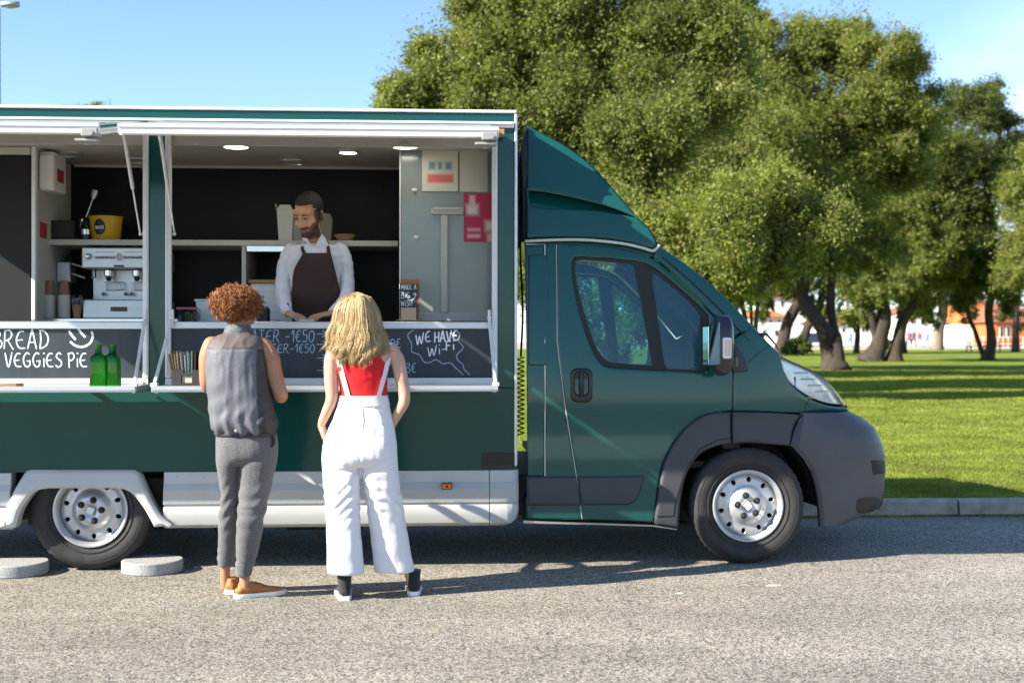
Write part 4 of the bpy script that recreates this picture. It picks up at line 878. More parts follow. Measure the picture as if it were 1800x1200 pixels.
# fender, between door and headlight
fen_o = mixcurve([('l', [(1289.5, 597), (1320, 575), (1347, 599), (1372, 624)]), ('c', [(1372, 626), (1378, 652), (1393, 677), (1423, 700), (1453, 712)]), ('c', [(1455, 712), (1475, 715), (1489, 716), (1491, 727)]), ('l', [(1491, 727), (1411, 726)]), ('c', [(1411, 726), (1362, 724), (1320, 722.5), (1289.5, 722)])], yc)
both('front_wing', fen_o, yc, M_GREEN, th=.06, grid=.035)
sm_o = MB(); sm_o.tube([US(a, b, yc) + V((0, -.0012, 0)) for a, b in ((1316, 635), (1332, 622), (1347, 611), (1353, 606))], .0022, 5); sm_o.tube([US(a, b, yc) + V((0, -.0012, 0)) for a, b in ((1424, 699), (1416, 712), (1410, 726))], .0022, 5); P('wing_seam', sm_o, M_BLACK)
# headlight
hl_o = mixcurve([('c', [(1374, 627), (1406, 641), (1440, 658), (1466, 682), (1487, 712)]), ('c', [(1487, 713), (1456, 709), (1425, 697), (1394, 675), (1380, 652)])], yc)
hl = both('headlight', offset_poly(hl_o, .003), lambda x, z: yc(x, z) + .05, mat('chrome_reflector', (.86, .89, .94), .25, metal=.45, bump=.5, bump_s=9), edge=.002, th=.03, drop=.002)[0]
panel('headlight_glass', offset_poly(hl_o, .002), yc, M_CLEAR, hl, edge=.004, th=.006, drop=.004)
lb = MB()
for k in range(4): a = US(1412 + k * 12, 655 + k * 11, yc); lb.box(a.x - .05, a.x + .04, a.y + .02, a.y + .04, a.z - .006, a.z + .004, .002)
P('reflector_step', lb, M_WHITE, hl)
# wheel arch cladding
ya = lambda x, z: yc(x, z) - .030
arch_r = mixcurve([('l', [(1152, 908), (1156, 880)]), ('c', [(1156, 880), (1162, 842), (1171, 808), (1192, 770), (1220, 741), (1254, 727), (1285.5, 724.5)]), ('l', [(1285.5, 724.5), (1286, 779)]), ('c', [(1286, 779), (1260, 784), (1230, 799), (1207, 834), (1197, 880), (1193, 929)]), ('l', [(1193, 929), (1152, 921)])], ya)
panel('arch_trim', arch_r, ya, M_PLAST, truck, edge=.012, th=.08, drop=.012, grid=.03)
arch_f = mixcurve([('l', [(1288.5, 724.5), (1320, 724.5)]), ('c', [(1320, 724.5), (1362, 726), (1412, 729)]), ('c', [(1411, 730), (1397, 748), (1390, 783)]), ('c', [(1390, 783), (1362, 781), (1325, 778), (1289, 779)])], ya)
panel('arch_trim', arch_f, ya, M_PLAST, truck, edge=.012, th=.08, drop=.012, grid=.03)
P('arch_groove', MB().tube([US(a, b, ya) + V((0, -.001, 0)) for a, b in ((1285, 770), (1262, 773), (1230, 789), (1203, 830), (1187, 880), (1183, 906), (1155, 907))], .0035, 5), M_BLACK)
well = MB(); n = 20
well.loft([[V((FWX + .01 + .425 * math.cos(t), y, .40 + .44 * math.sin(t))) for t in [math.pi * i / n for i in range(n + 1)]] for y in (.10, .55)], closed=False, cap=False); P('wheel_well', well, M_BLACK, smooth=True)
P('wheel_well', MB().box(1.45, 2.45, .55, .58, .28, .85, 0), M_BLACK)
# door strip and sill
for pts in ([(927, 838), (1013.5, 838), (1022, 888.5), (929, 889)], [(1016, 838), (1131, 836.5), (1133, 842), (1124, 872), (1114, 885), (1106, 887.5), (1024.5, 888.5)]):
    panel('side_moulding', xz(pts, ya), lambda x, z: yc(x, z) - .014, M_PLAST, truck, edge=.010, th=.02, drop=.010, grid=.05)
sb = MB(); sb.loft([[US(a, b, yc) + V((0, dy, 0)) for a, b in ((920, 914), (1060, 919), (1148, 922), (1190, 929))] for dy in (-.006,)] + [[US(a, b + 5, yc) + V((0, .0, 0)) for a, b in ((920, 914), (1060, 917), (1148, 920), (1190, 926))], [US(a, b + 4, yc) + V((0, .25, 0)) for a, b in ((920, 914), (1060, 917), (1148, 920), (1190, 926))]], closed=False, cap=False)
P('door_sill', sb, M_SEAL); P('sill_box', MB().box(.55, 1.42, .10, .5, .27, .44, .01), M_BLACK)
# door handle
h0, h1 = US(1003, 707, yc), US(1041, 647, yc); cx, czz = (h0.x + h1.x) / 2, (h0.z + h1.z) / 2; hw, hh = (h1.x - h0.x) / 2, (h1.z - h0.z) / 2
def rr(cx, cz_, w, h, r, n=5):
    out = []
    for sx_, sz_, a0 in ((1, 1, 0), (-1, 1, 90), (-1, -1, 180), (1, -1, 270)):
        for i in range(n + 1): a = R(a0 + 90 * i / n); out.append(V((cx + sx_ * (w - r) + r * math.cos(a), cz_ + sz_ * (h - r) + r * math.sin(a))))
    return out
M_HAND = mat('gloss_black_plastic', (.012, .012, .013), .25)
hd = panel('handle', rr(cx, czz, hw, hh, .04), yc, M_HAND, door, [rr(cx, czz + .01, hw * .62, hh * .66, .03)], proud=.012, th=.02, edge=.006, drop=.008, res=.02)
hd.parent = door
gb = MB(); gb.tube([(cx, yc(cx, czz) - .006, czz - hh * .68), (cx, yc(cx, czz) - .024, czz), (cx, yc(cx, czz) - .006, czz + hh * .8)], [.013, .016, .013], 10); gb.box(cx - hw * .62, cx + hw * .62, yc(cx, czz) + .002, yc(cx, czz) + .01, czz - hh * .6, czz + hh * .8, 0); gb.build('handle_grip', M_HAND, door, smooth=True)
# ---- centre shells: profile taken along the near edge, carried across to the far edge
def shell(name, px, yedge, m, bulge_x, bulge_z, ny=18, power=2.0, smooth=True, close=None):
    rings = []
    pts = [US(a, b, yedge) for a, b in px]
    for p in cr_curve(pts, 4) if len(pts) > 2 else pts:
        y0 = p.y; y1 = YM - p.y; ring = []
        i = len(rings) / max(1, 4 * (len(pts) - 1)); bxv = bulge_x(i) if callable(bulge_x) else bulge_x; bzv = bulge_z(i) if callable(bulge_z) else bulge_z
        for k in range(ny + 1):
            s = -1 + 2 * k / ny; e = 1 - abs(s) ** power; ring.append(V((p.x + bxv * e, y0 + (y1 - y0) * k / ny, p.z + bzv * e)))
        rings.append(ring)
    mb = MB(); mb.loft(rings, closed=False, cap=False); return P(name, mb, m, smooth=smooth, sharp=40)
yd = lambda x, z: yc(x, z) + .03
# roof deflector: side skin with its pressed slot, plus the crown over the roof
def ydf(x, z): return .16 + .16 * (max(0, z - 2.0) / .75) ** 1.3
TOPD = [(926, 220), (957, 236), (997, 258), (1036, 287), (1067, 320), (1094, 351), (1121, 382), (1141, 401)]
def_o = mixcurve([('c', TOPD), ('c', [(1141, 401), (1150, 416), (1157, 432)]), ('l', [(1157, 432), (1146, 438)]), ('c', [(1146, 438), (1094, 424), (1036, 418), (970, 417), (925, 419)])], ydf)
slot = mixcurve([('c', [(929.5, 335), (960, 338), (1008, 347.5), (1074, 364.5), (1116, 381)]), ('c', [(1116, 382), (1092, 377), (1060, 371.5), (1010, 367.5), (960, 366), (932, 362)])], ydf)
def ydf2(x, z): return ydf(x, z)
deflector = panel('roof_deflector', def_o, ydf2, M_GREEN, truck, [slot], edge=.008, th=.03, grid=.035, drop=.008)
panel('pressed_slot', offset_poly(slot, -.004), lambda x, z: ydf(x, z) + .035 - .028 * sm(0, .085, slot_top(x) - z), M_GREEN, deflector, edge=.002, th=.01, drop=.001, grid=.02) if 0 else None
def slot_t(x, z):
    zt = np.interp(x, [US(a, b, ydf).x for a, b in ((929, 335), (1008, 347), (1074, 364), (1117, 381))], [US(a, b, ydf).z for a, b in ((929, 335), (1008, 347), (1074, 364), (1117, 381))]); return float(zt) - z
q = panel('pressed_slot', offset_poly(slot, -.003), lambda x, z: ydf(x, z) + .075 - .062 * sm(.005, .10, slot_t(x, z)), M_GREEN, None, edge=.002, th=.01, drop=.001, grid=.02); q.parent = deflector
panel('roof_deflector', def_o, ydf, M_GREEN, truck, edge=.008, th=.03, grid=.06, ymirror=YM)
shell('deflector_top', TOPD + [(1150, 416), (1157, 431)], ydf, M_GREEN, .05, .035, power=2.2)
P('deflector_rear', MB().loft([[U(924, 221, .30), U(918, 258, .25), U(920, 420, .2)], [U(924, 221, .30) + V((.05, 1.46, 0)), U(918, 258, .25) + V((.05, 1.56, 0)), U(920, 420, .2) + V((.05, 1.66, 0))]], closed=False, cap=False), M_BLACK)
P('deflector_edge', MB().loft([[U(925, 220, .30), U(916, 258, .25), U(918.5, 330, .24), U(920, 420, .20)], [U(926.5, 221, .30), U(927, 258, .255), U(927, 330, .245), U(926, 420, .2)]], closed=False, cap=False), M_BLACK)
P('roof_seal', MB().tube(cr_curve([US(a, b, lambda x, z: .135) for a, b in ((923, 424), (980, 421.5), (1036, 422), (1094, 428), (1130, 436), (1147, 441), (1154, 437), (1159, 431))], 5), .009, 8), M_SEAL, smooth=True)
gut = mixcurve([('c', [(923, 420), (970, 418), (1036, 419), (1094, 425), (1150, 441)]), ('l', [(1156, 447), (1150, 452)]), ('c', [(1146, 450), (1094, 437), (1036, 431), (970, 430), (923, 431)])], yc)
panel('roof_gutter', gut, lambda x, z: yc(x, z) + .045, M_GREEN, truck, th=.06, grid=.05)
# cab roof under the deflector, windscreen pillar, windscreen, bonnet
roof_px = [(924, 428), (1000, 426), (1090, 430), (1148, 440), (1163, 450)]
shell('cab_roof', roof_px, yd, M_GREEN, 0, .06)
pilf = mixcurve([('c', [(1150, 443), (1160, 434), (1214, 470), (1269, 517), (1320, 570), (1335, 584)]), ('l', [(1335, 584), (1306, 584), (1288, 593)]), ('c', [(1288, 591), (1258, 557.5), (1216, 513), (1166, 465), (1150, 454)])], lambda x, z: yc(x, z) + .01)
both('windscreen_pillar', pilf, lambda x, z: yc(x, z) + .006, M_GREEN, th=.06, grid=.04, edge=.010, drop=.010)
P('pillar_seam', MB().tube([US(a, b, yc) + V((0, .002, 0)) for a, b in ((1165, 452), (1214, 494), (1262, 540), (1300, 581), (1318, 600))], .004, 6), M_BLACK)
ws_px = [(1160, 436), (1214, 472), (1269, 519), (1320, 571), (1345, 597)]
shell('windscreen', ws_px, lambda x, z: yc(x, z) + .05, M_TINT, .14, .0)
shell('bonnet', [(1338, 592), (1347, 599), (1374, 626), (1406, 641), (1440, 658), (1466, 682), (1489, 713)], lambda x, z: yc(x, z) + .012, M_GREEN, lambda i: .02 + .09 * i, .02, ny=22)
shell('nose', [(1489, 713), (1492, 728), (1492, 740)], lambda x, z: yc(x, z) + .004, M_GREEN, .11, 0, ny=22)
wp = MB(); a = US(1336, 590, yc) + V((.03, .15, .0)); wp.tube([a, a + V((.05, .0, .012)), a + V((.10, -.02, -.05)), a + V((.12, -.03, -.09))], [.010, .008, .005, .004], 6); wp.box(a.x - .02, a.x + .03, a.y - .02, a.y + .03, a.z - .015, a.z + .02, .004); P('washer_nozzle', wp, M_BLACK)
# bumper: rows of plan curves that wrap the corner
BX = [(729, 1497), (738, 1514), (756, 1537), (787, 1550), (806, 1555), (833, 1557), (868, 1555), (896, 1548), (905, 1537), (915, 1510), (924, 1485)]
RE = [(729, 1413), (738, 1404), (756, 1400), (787, 1395), (806, 1412), (833, 1428), (868, 1438), (896, 1441), (905, 1442), (915, 1442), (927, 1442)]
rows = []
for k, (py, pxf) in enumerate(BX):
    pr = RE[k]; a = US(pr[0], pr[1] if 0 else py, lambda x, z: 0) if 0 else US(pr[1], py, ya)
    e = U(pxf, py, .40); zz = a.z; xe = e.x; ring = []
    xc = max(a.x + .04, xe - .44); ys = ya(a.x, a.z)
    for t in (0, .25, .5, .75): ring.append(V((a.x + (xc - a.x) * t, ys + .0 * t, zz)))
    for i in range(13):
        t = math.pi / 2 * i / 12; ring.append(V((xc + (xe - xc) * math.sin(t) ** .9, ys + (.46 - ys) * (1 - math.cos(t) ** .9 if t < 1.57 else 1), zz)))
    for y in (.6, .8, 1.03, 1.26, 1.46): ring.append(V((xe + .05 * (1 - ((y - 1.03) / .57) ** 2), y, zz)))
    last = YM - .46
    for i in range(12, -1, -1):
        t = math.pi / 2 * i / 12; ring.append(V((xc + (xe - xc) * math.sin(t) ** .9, YM - (ys + (.46 - ys) * (1 - math.cos(t) ** .9 if t < 1.57 else 1)), zz)))
    ring.append(V((a.x, YM - ys, zz))); rows.append(ring)
bm_ = MB(); top = [p + V((-.02, .0, .004)) if 0 else V((min(p.x, p.x - .03), p.y, p.z + .012)) for p in rows[0]]
bm_.loft([top] + rows, closed=False, cap=False); P('bumper', bm_, mat('faded_grey_plastic', (.098, .102, .114), .48, spec=.4, bump=.12, bump_s=300, noise_s=2.2, noise_amt=.3, rough_var=.12), smooth=True, sharp=50)
def ybump(x, z):
    c = [r for r in rows]; zr = [r[0].z for r in rows]; k = max(0, min(len(rows) - 2, sum(1 for q in zr if q > z) - 1)); f = (zr[k] - z) / max(1e-6, zr[k] - zr[k + 1]); f = min(1, max(0, f))
    def at(r): xs = [p.x for p in r[:17]]; ys = [p.y for p in r[:17]]; return float(np.interp(x, xs, ys))
    return at(rows[k]) * (1 - f) + at(rows[k + 1]) * f
flare = mixcurve([('c', [(1411, 730), (1398, 752), (1390, 783)]), ('c', [(1390, 783), (1408, 800), (1424, 826), (1437, 872), (1442, 926)]), ('l', [(1442, 926), (1479, 922)]), ('c', [(1481, 880), (1474, 834), (1456, 788), (1436, 752), (1413, 731)])], ya)
panel('arch_trim', flare, lambda x, z: ya(x, z) - .014, M_PLAST, truck, edge=.014, th=.06, drop=.016, grid=.03)
for pts, nm in (([(1531, 808), (1556, 806), (1557, 832), (1534, 834)], 'bumper_recess'), ([(1506, 880), (1516, 874), (1540, 872), (1552, 877), (1546, 893), (1535, 900), (1508, 902)], 'fog_lamp_recess')):
    o2 = xz(pts, ybump)
    panel(nm, o2 if nm == 'bumper_recess' else cr_curve(o2, 3, True), ybump, M_BLACK if nm == 'bumper_recess' else mat('dark_plastic', (.022, .023, .026), .5), truck, proud=.004, edge=.006, th=.01, drop=.004, grid=.02)
# door mirror
M_MIRC = mat('mirror_housing', (.02, .024, .032), .3, coat=.3)
mr = MB(); yM = -.16
def mring(px0, px1, py, d): a = U(px0, py, yM); b = U(px1, py, yM); return a, b, d
sec = []
for px0, px1, py, dp in ((1262, 1279, 554, .02), (1256, 1283, 558, .06), (1252, 1287, 572, .085), (1248, 1288, 600, .095), (1246, 1287.5, 630, .095), (1248, 1284, 648, .085), (1258, 1278, 657, .05), (1263, 1272, 660, .02)):
    a, b = U(px0, py, yM), U(px1, py, yM); cx_ = (a.x + b.x) / 2; rx = (b.x - a.x) / 2; sec.append([V((cx_ + rx * (abs(math.cos(t)) ** .6) * math.copysign(1, math.cos(t)), yM + dp * (abs(math.sin(t)) ** .7) * math.copysign(1, math.sin(t)), a.z)) for t in [2 * math.pi * i / 20 for i in range(20)]])
mr.loft(sec, True, True); mir = P('door_mirror', mr, M_MIRC, smooth=True, sharp=50)
mg = MB(); a, b, c, d = U(1246, 645, yM - .07), U(1250, 574, yM - .07), U(1252, 572, yM + .07), U(1246, 645, yM + .07)
mg.box(a.x - .006, a.x + .0, yM - .072, yM + .075, a.z + .01, b.z, .003); P('mirror_glass', mg, mat('mirror_silver', (.8, .85, .9), .03, metal=1), mir)
pg = panel('mirror_cheek', xz([(1246, 642), (1264, 566), (1266, 566), (1266, 640)], lambda x, z: yM - .098), lambda x, z: yM - .099, mat('pale_blue_plastic', (.10, .19, .23), .15, coat=.5), None, edge=.004, th=.03, drop=.004); pg.parent = mir
i0, i1_ = U(1270, 630, yM - .09), U(1285, 593, yM - .09); ib = MB(); ib.box(i0.x, i1_.x, yM - .112, yM - .06, i0.z, i1_.z, .008); P('indicator_frame', ib, M_WHITE, mir)
ib = MB(); ib.box(i0.x + .010, i1_.x - .006, yM - .118, yM - .1125, i0.z + .018, i1_.z - .018, .003); P('indicator_lens', ib, mat('pale_orange_lens', (.65, .40, .28), .3, coat=.4), mir)
for k in range(4): P('lens_rib', MB().box(i0.x + .014 + k * .008, i0.x + .017 + k * .008, yM - .1205, yM - .1182, i0.z + .022, i1_.z - .022, 0), M_WHITE, mir)
mb_ = panel('mirror_base', mixcurve([('l', [(1287, 606), (1292, 606)]), ('c', [(1292, 606), (1304, 622), (1313, 640), (1315, 650), (1311, 653.5)]), ('l', [(1311, 653.5), (1287, 654)])], yc), yc, MATS['charcoal_plastic'], None, proud=.02, th=.03, edge=.012, drop=.016); mb_.parent = mir; mb_.matrix_parent_inverse = Matrix.Identity(4)
P('mirror_arm', MB().box(U(1278, 0, -.1).x, U(1290, 0, 0).x, -.13, .05, U(0, 650, -.1).z, U(0, 625, -.1).z, .02), M_MIRC, mir)
pp = MB(); pp.tube([US(1238, 560, yc), US(1238, 652, yc)], .022, 6); P('mirror_post', pp, M_BLACK)
# cab inside
bx('cab_floor', .66, 2.2, .15, 1.9, .60, .64, M_BLACK, 0)
bx('dashboard', 2.02, 2.35, .18, 1.86, .98, 1.22, M_SEAT, .05)
for yy in (.48, 1.45):
    s = MB(); s.box(.88, 1.38, yy - .24, yy + .24, .72, .98, .06); st = P('cab_seat', s, M_SEAT)
    rk = Matrix.Translation((.92, yy, 1.25)) @ Matrix.Rotation(R(-12), 4, 'Y'); s = MB(); s.box(-.07, .07, -.23, .23, -.32, .30, .05, rk); s.box(-.05, .05, -.13, .13, .34, .52, .04, rk); P('seat_back', s, M_SEAT, st)
sw = MB(); rot = Matrix.Translation((1.80, .50, 1.27)) @ Matrix.Rotation(R(62), 4, 'Y')
ring = [rot @ V((.2 * math.cos(t), .2 * math.sin(t), 0)) for t in [2 * math.pi * i / 28 for i in range(29)]]; sw.tube(ring, .014, 8, cap=False); sw.tube([rot @ V((-.2, 0, 0)), rot @ V((.2, 0, 0))], .012, 6); sw.tube([rot @ V((0, 0, 0)), rot @ V((0, 0, -.3))], .025, 6); P('steering_wheel', sw, M_BLACK, smooth=True)
# coiled supply hoses in the gap behind the cab
cp = MB(); x_, y_ = U(915.5, 0, .25).x, .25
hel = [V((x_ + .020 * math.cos(t), y_ + .020 * math.sin(t), 1.30 - t * .0048)) for t in [i * .55 for i in range(190)]]; cp.tube(hel, .0045, 5); cp.tube(cr_curve([(x_ + .02, y_ + .2, 2.45), (x_, y_ + .05, 2.0), (x_ + .012, y_, 1.6), (x_, y_, 1.3)], 6), .007, 6); P('coiled_hose', cp, M_BLACK, smooth=True)
for sgn in (0, 1):
    f = (lambda p: V((p.x, YM - p.y, p.z))) if sgn else (lambda p: p)
    P('windscreen_light_plug', MB().tube(cr_curve([f(US(a, b, yc) + V((-.02, .075, -.015))) for a, b in ((1156, 438), (1214, 474), (1269, 521), (1320, 573), (1345, 599))], 4), .04, 8), M_BLACK, smooth=True)  # black tube added to stop daylight leaking past the windscreen edge
    a = US(1288, 640, yc); y = YM - .12 if sgn else .12
    P('door_light_plug', MB().box(a.x - .05, a.x + .06, y - .02, y + .02, .72, 1.42, .004), M_BLACK)  # black block added to stop light leaking through the door gap
# ================================================================== PEOPLE
M_SKINF = mat('fair_skin', (.56, .33, .23), .5, spec=.4, sub=.12, noise_s=12, noise_amt=.12)
M_SKINB = mat('tan_skin', (.40, .20, .115), .5, spec=.4, sub=.1, noise_s=12, noise_amt=.15)
M_SKINS = mat('brown_skin', (.66, .36, .215), .5, spec=.4, sub=.08, noise_s=12, noise_amt=.15)
def cloth(name, col, rough=.85, weave=900, amt=.15, sheen=.2, wr=.5, wrs=14):
    m = mat(name, col, rough, spec=.3, sheen=sheen, noise_s=weave / 3, noise_amt=amt, bump=wr, bump_s=wrs); return m
M_WTROU = cloth('white_cotton', (.72, .71, .74), amt=.03, wr=.35, wrs=16)
M_REDTOP = cloth('red_jersey', (.62, .008, .014), .7, amt=.1, wr=.35, wrs=13)
M_VEST = cloth('grey_nylon', (.125, .132, .152), .58, amt=.08, sheen=0, wr=.35, wrs=22)
M_YOKE = cloth('taupe_nylon', (.115, .095, .092), .6, amt=.06, sheen=0, wr=.35, wrs=22)
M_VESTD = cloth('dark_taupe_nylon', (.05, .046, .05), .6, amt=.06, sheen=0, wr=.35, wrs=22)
M_GTROU = cloth('grey_wool', (.15, .15, .157), .95, weave=520, amt=.55, wr=.4, wrs=11)
M_SHIRT = cloth('white_shirt', (.80, .78, .82), .8, amt=.04, wr=.6, wrs=20)
M_APRON = cloth('brown_apron', (.070, .037, .031), .8, amt=.15, wr=.35, wrs=12)
M_CANVAS = cloth('black_canvas', (.022, .022, .024), .85, amt=.2, wr=.3, wrs=40)
M_TANL = mat('tan_leather', (.38, .15, .032), .5, noise_s=25, noise_amt=.25, bump=.2, bump_s=80)
M_SOLE = mat('white_sole', (.75, .73, .70), .6)
M_STITCH = mat('seam_thread', (.62, .62, .66), .9)
def hair_mat(name, cols, rough=.4):
    m, n, l, b = nodes_mat(name); g = n.new('ShaderNodeNewGeometry'); r = ramp(n, [(i / (len(cols) - 1), c) for i, c in enumerate(cols)])
    l.new(g.outputs['Random Per Island'], r.inputs[0]); l.new(r.outputs[0], b.inputs['Base Color']); b.inputs['Roughness'].default_value = rough; b.inputs['Specular IOR Level'].default_value = .5; return m
M_CURL = hair_mat('copper_curls', [(.06, .018, .005), (.13, .04, .009), (.23, .075, .016), (.34, .125, .028), (.44, .19, .05)], .45)
M_BLONDE = hair_mat('blond_hair', [(.14, .08, .032), (.30, .19, .08), (.48, .33, .15), (.63, .47, .24), (.74, .59, .34)], .38)
M_ROOT = mat('dark_blond_roots', (.16, .10, .05), .5)
M_HAIRD = mat('dark_brown_hair', (.016, .011, .009), .55, noise_s=90, noise_amt=-.8, bump=.8, bump_s=150)
M_BEARD = mat('dark_stubble', (.075, .042, .028), .8, noise_s=220, noise_amt=-.7)
def tring(c, rx, ry, n=24, p=2.0, tilt=0.0):
    out = []
    for i in range(n):
        t = 2 * math.pi * i / n; a, b = math.cos(t), math.sin(t); x = rx * abs(a) ** (2 / p) * (1 if a >= 0 else -1); y = ry * abs(b) ** (2 / p) * (1 if b >= 0 else -1)
        out.append(V((c[0] + x, c[1] + y, c[2] + x * tilt)))
    return out
class Fig:
    """a figure standing near the plane y = yw; px rows give its outline"""
    def __init__(s, yw): s.yw = yw; s.k = F / (yw + CD)
    def w(s, px, py, dy=0.0): return U(px, py, s.yw + dy)
    def rows(s, mb, R_, n=24, p=2.2):
        """rows: (px_left, px_right, py, depth radius, dy)"""
        rings = []
        for a, b, py, ry, dy in R_:
            q = s.w((a + b) / 2, py, dy); rings.append(tring(q, (b - a) / 2 / F * (s.yw + dy + CD), ry, n, p))
        out = []
        for i in range(len(rings) - 1):                                          # smooth between rows
            for t in (0, .33, .67):
                p0, p1, p2, p3 = rings[max(0, i - 1)], rings[i], rings[i + 1], rings[min(len(rings) - 1, i + 2)]
                out.append([.5 * ((2 * b_) + (c_ - a_) * t + (2 * a_ - 5 * b_ + 4 * c_ - d_) * t * t + (3 * b_ - a_ - 3 * c_ + d_) * t ** 3) for a_, b_, c_, d_ in zip(p0, p1, p2, p3)])
        out.append(rings[-1]); mb.loft(out); return rings
    def limb(s, mb, pts, n=14):
        """pts: (px, py, dy, radius px)"""
        C = [s.w(a, b, d) for a, b, d, r in pts]; rr = [r / s.k for *_, r in pts]; Cs = cr_curve(C, 5); k = len(Cs)
        mb.tube(Cs, [float(np.interp(i / (k - 1) * (len(rr) - 1), range(len(rr)), rr)) for i in range(k)], n)
        mb.ell(C[0], (rr[0],) * 3, 12, 8); mb.ell(C[-1], (rr[-1],) * 3, 12, 8)
def wrinkle(fns):
    def f(co, nr):
        d = np.zeros(len(co))
        for fn in fns: d += fn(co)
        return co + nr * d[:, None]
    return f
def nz(sx, sy, sz, amp, seed=0, folds=False):
    def f(co):
        o = V((seed * 3.1, seed * 1.7, 0)); r = np.array([noise.noise(V((p[0] * sx, p[1] * sy, p[2] * sz)) + o) for p in co])
        return amp * ((1 - np.abs(r) * 2.2) if folds else r)
    return f
def hand(mb, w, d, up, side, size=1.0, curl=(.5, .5, .6, .7), spread=.1, thumb=.6):
    """wrist point, pointing direction, back-of-hand normal, side = +1 / -1 where the thumb is"""
    d = d.normalized(); up = (up - d * up.dot(d)).normalized(); s = d.cross(up).normalized() * side; L = .095 * size
    pr = [(0, .024, .018), (.3, .033, .019), (.7, .041, .016), (1, .040, .012)]; rings = []
    for t, a, b in pr:
        c = w + d * L * t; rings.append([c + s * a * size * math.cos(q) + up * b * size * math.sin(q) for q in [2 * math.pi * i / 14 for i in range(14)]])
    mb.loft(rings)
    for k, (off, ln, cu) in enumerate(zip((.029, .0105, -.009, -.027), (.072, .080, .075, .060), curl)):
        p = w + d * L * .92 + s * off * size; a = 0; pts = [p - d * .012]; dd = (d + s * (spread * (1.5 - k) * .5)).normalized()
        for j, f in enumerate((.45, .32, .25)):
            a += cu * (.6 if j == 0 else .9); v = dd * math.cos(a) - up * math.sin(a); p = p + v * ln * f * size; pts.append(p)
        mb.tube(cr_curve(pts, 3), [.0092 * size - .00022 * i * size for i in range(len(pts) * 3 - 2)], 8)
        mb.ell(pts[-1], (.0062 * size,) * 3, 6, 5); mb.ell(pts[1], (.0096 * size,) * 3, 6, 5)
    p = w + d * L * .25 + s * .024 * size; v = (d * .75 + s * thumb - up * .25).normalized(); pts = [p, p + v * .036 * size, p + v * .036 * size + (v * .6 + d * .6 - up * .2).normalized() * .032 * size, p + v * .036 * size + (v * .5 + d * .8 - up * .35).normalized() * .056 * size]
    mb.tube(cr_curve(pts, 3), [.0125 * size, .012 * size, .0115 * size, .011 * size, .0105 * size, .010 * size, .0095 * size, .009 * size, .0085 * size, .007 * size], 8)
def head(mb, M, s=1.0):
    """skin of a head, local: face towards -y, z up, origin between the ears; M places it"""
    E = lambda c, r, rot=None: mb.ell(M @ V([v * s for v in c]), [v * s for v in r], 18, 12, M.to_3x3() if rot is None else M.to_3x3() @ rot)
    E((0, .012, .040), (.073, .093, .082)); E((0, -.02, -.02), (.064, .075, .075)); E((0, -.038, -.072), (.045, .048, .042)); E((0, -.072, -.094), (.022, .02, .018))
    E((0, -.068, .040), (.056, .026, .030)); E((.036, -.062, -.028), (.024, .026, .026)); E((-.036, -.062, -.028), (.024, .026, .026))
    E((.030, -.084, .020), (.022, .010, .008)); E((-.030, -.084, .020), (.022, .010, .008))
    mb.tube([M @ V((0, -.090 * s, .018 * s)), M @ V((0, -.103 * s, -.008 * s)), M @ V((0, -.113 * s, -.030 * s)), M @ V((0, -.096 * s, -.040 * s))], [.008 * s, .0105 * s, .0145 * s, .011 * s], 10)
    E((.012, -.096, -.035), (.009, .010, .008)); E((-.012, -.096, -.035), (.009, .010, .008))
    E((0, -.088, -.058), (.024, .014, .007)); E((0, -.086, -.070), (.020, .014, .007))
    for sg in (1, -1): E((.074 * sg, .012, -.008), (.010, .020, .032), Matrix.Rotation(sg * R(18), 3, 'Z')); E((.079 * sg, .018, .0), (.006, .017, .024), Matrix.Rotation(sg * R(24), 3, 'Z'))
def finish_body(name, fused, extra, m, parent):
    """append finger geometry to the fused skin: still one mesh"""
    bm = bmesh.new(); bm.from_mesh(fused)
    if extra is not None:
        t = bpy.data.meshes.new('t'); t.from_pydata(extra.v, [], extra.f); t.update(); bm.from_mesh(t); bpy.data.meshes.remove(t)
    me = bpy.data.meshes.new(name); bm.to_mesh(me); bm.free(); bpy.data.meshes.remove(fused)
    return link(name, me, m, parent, True, 0)
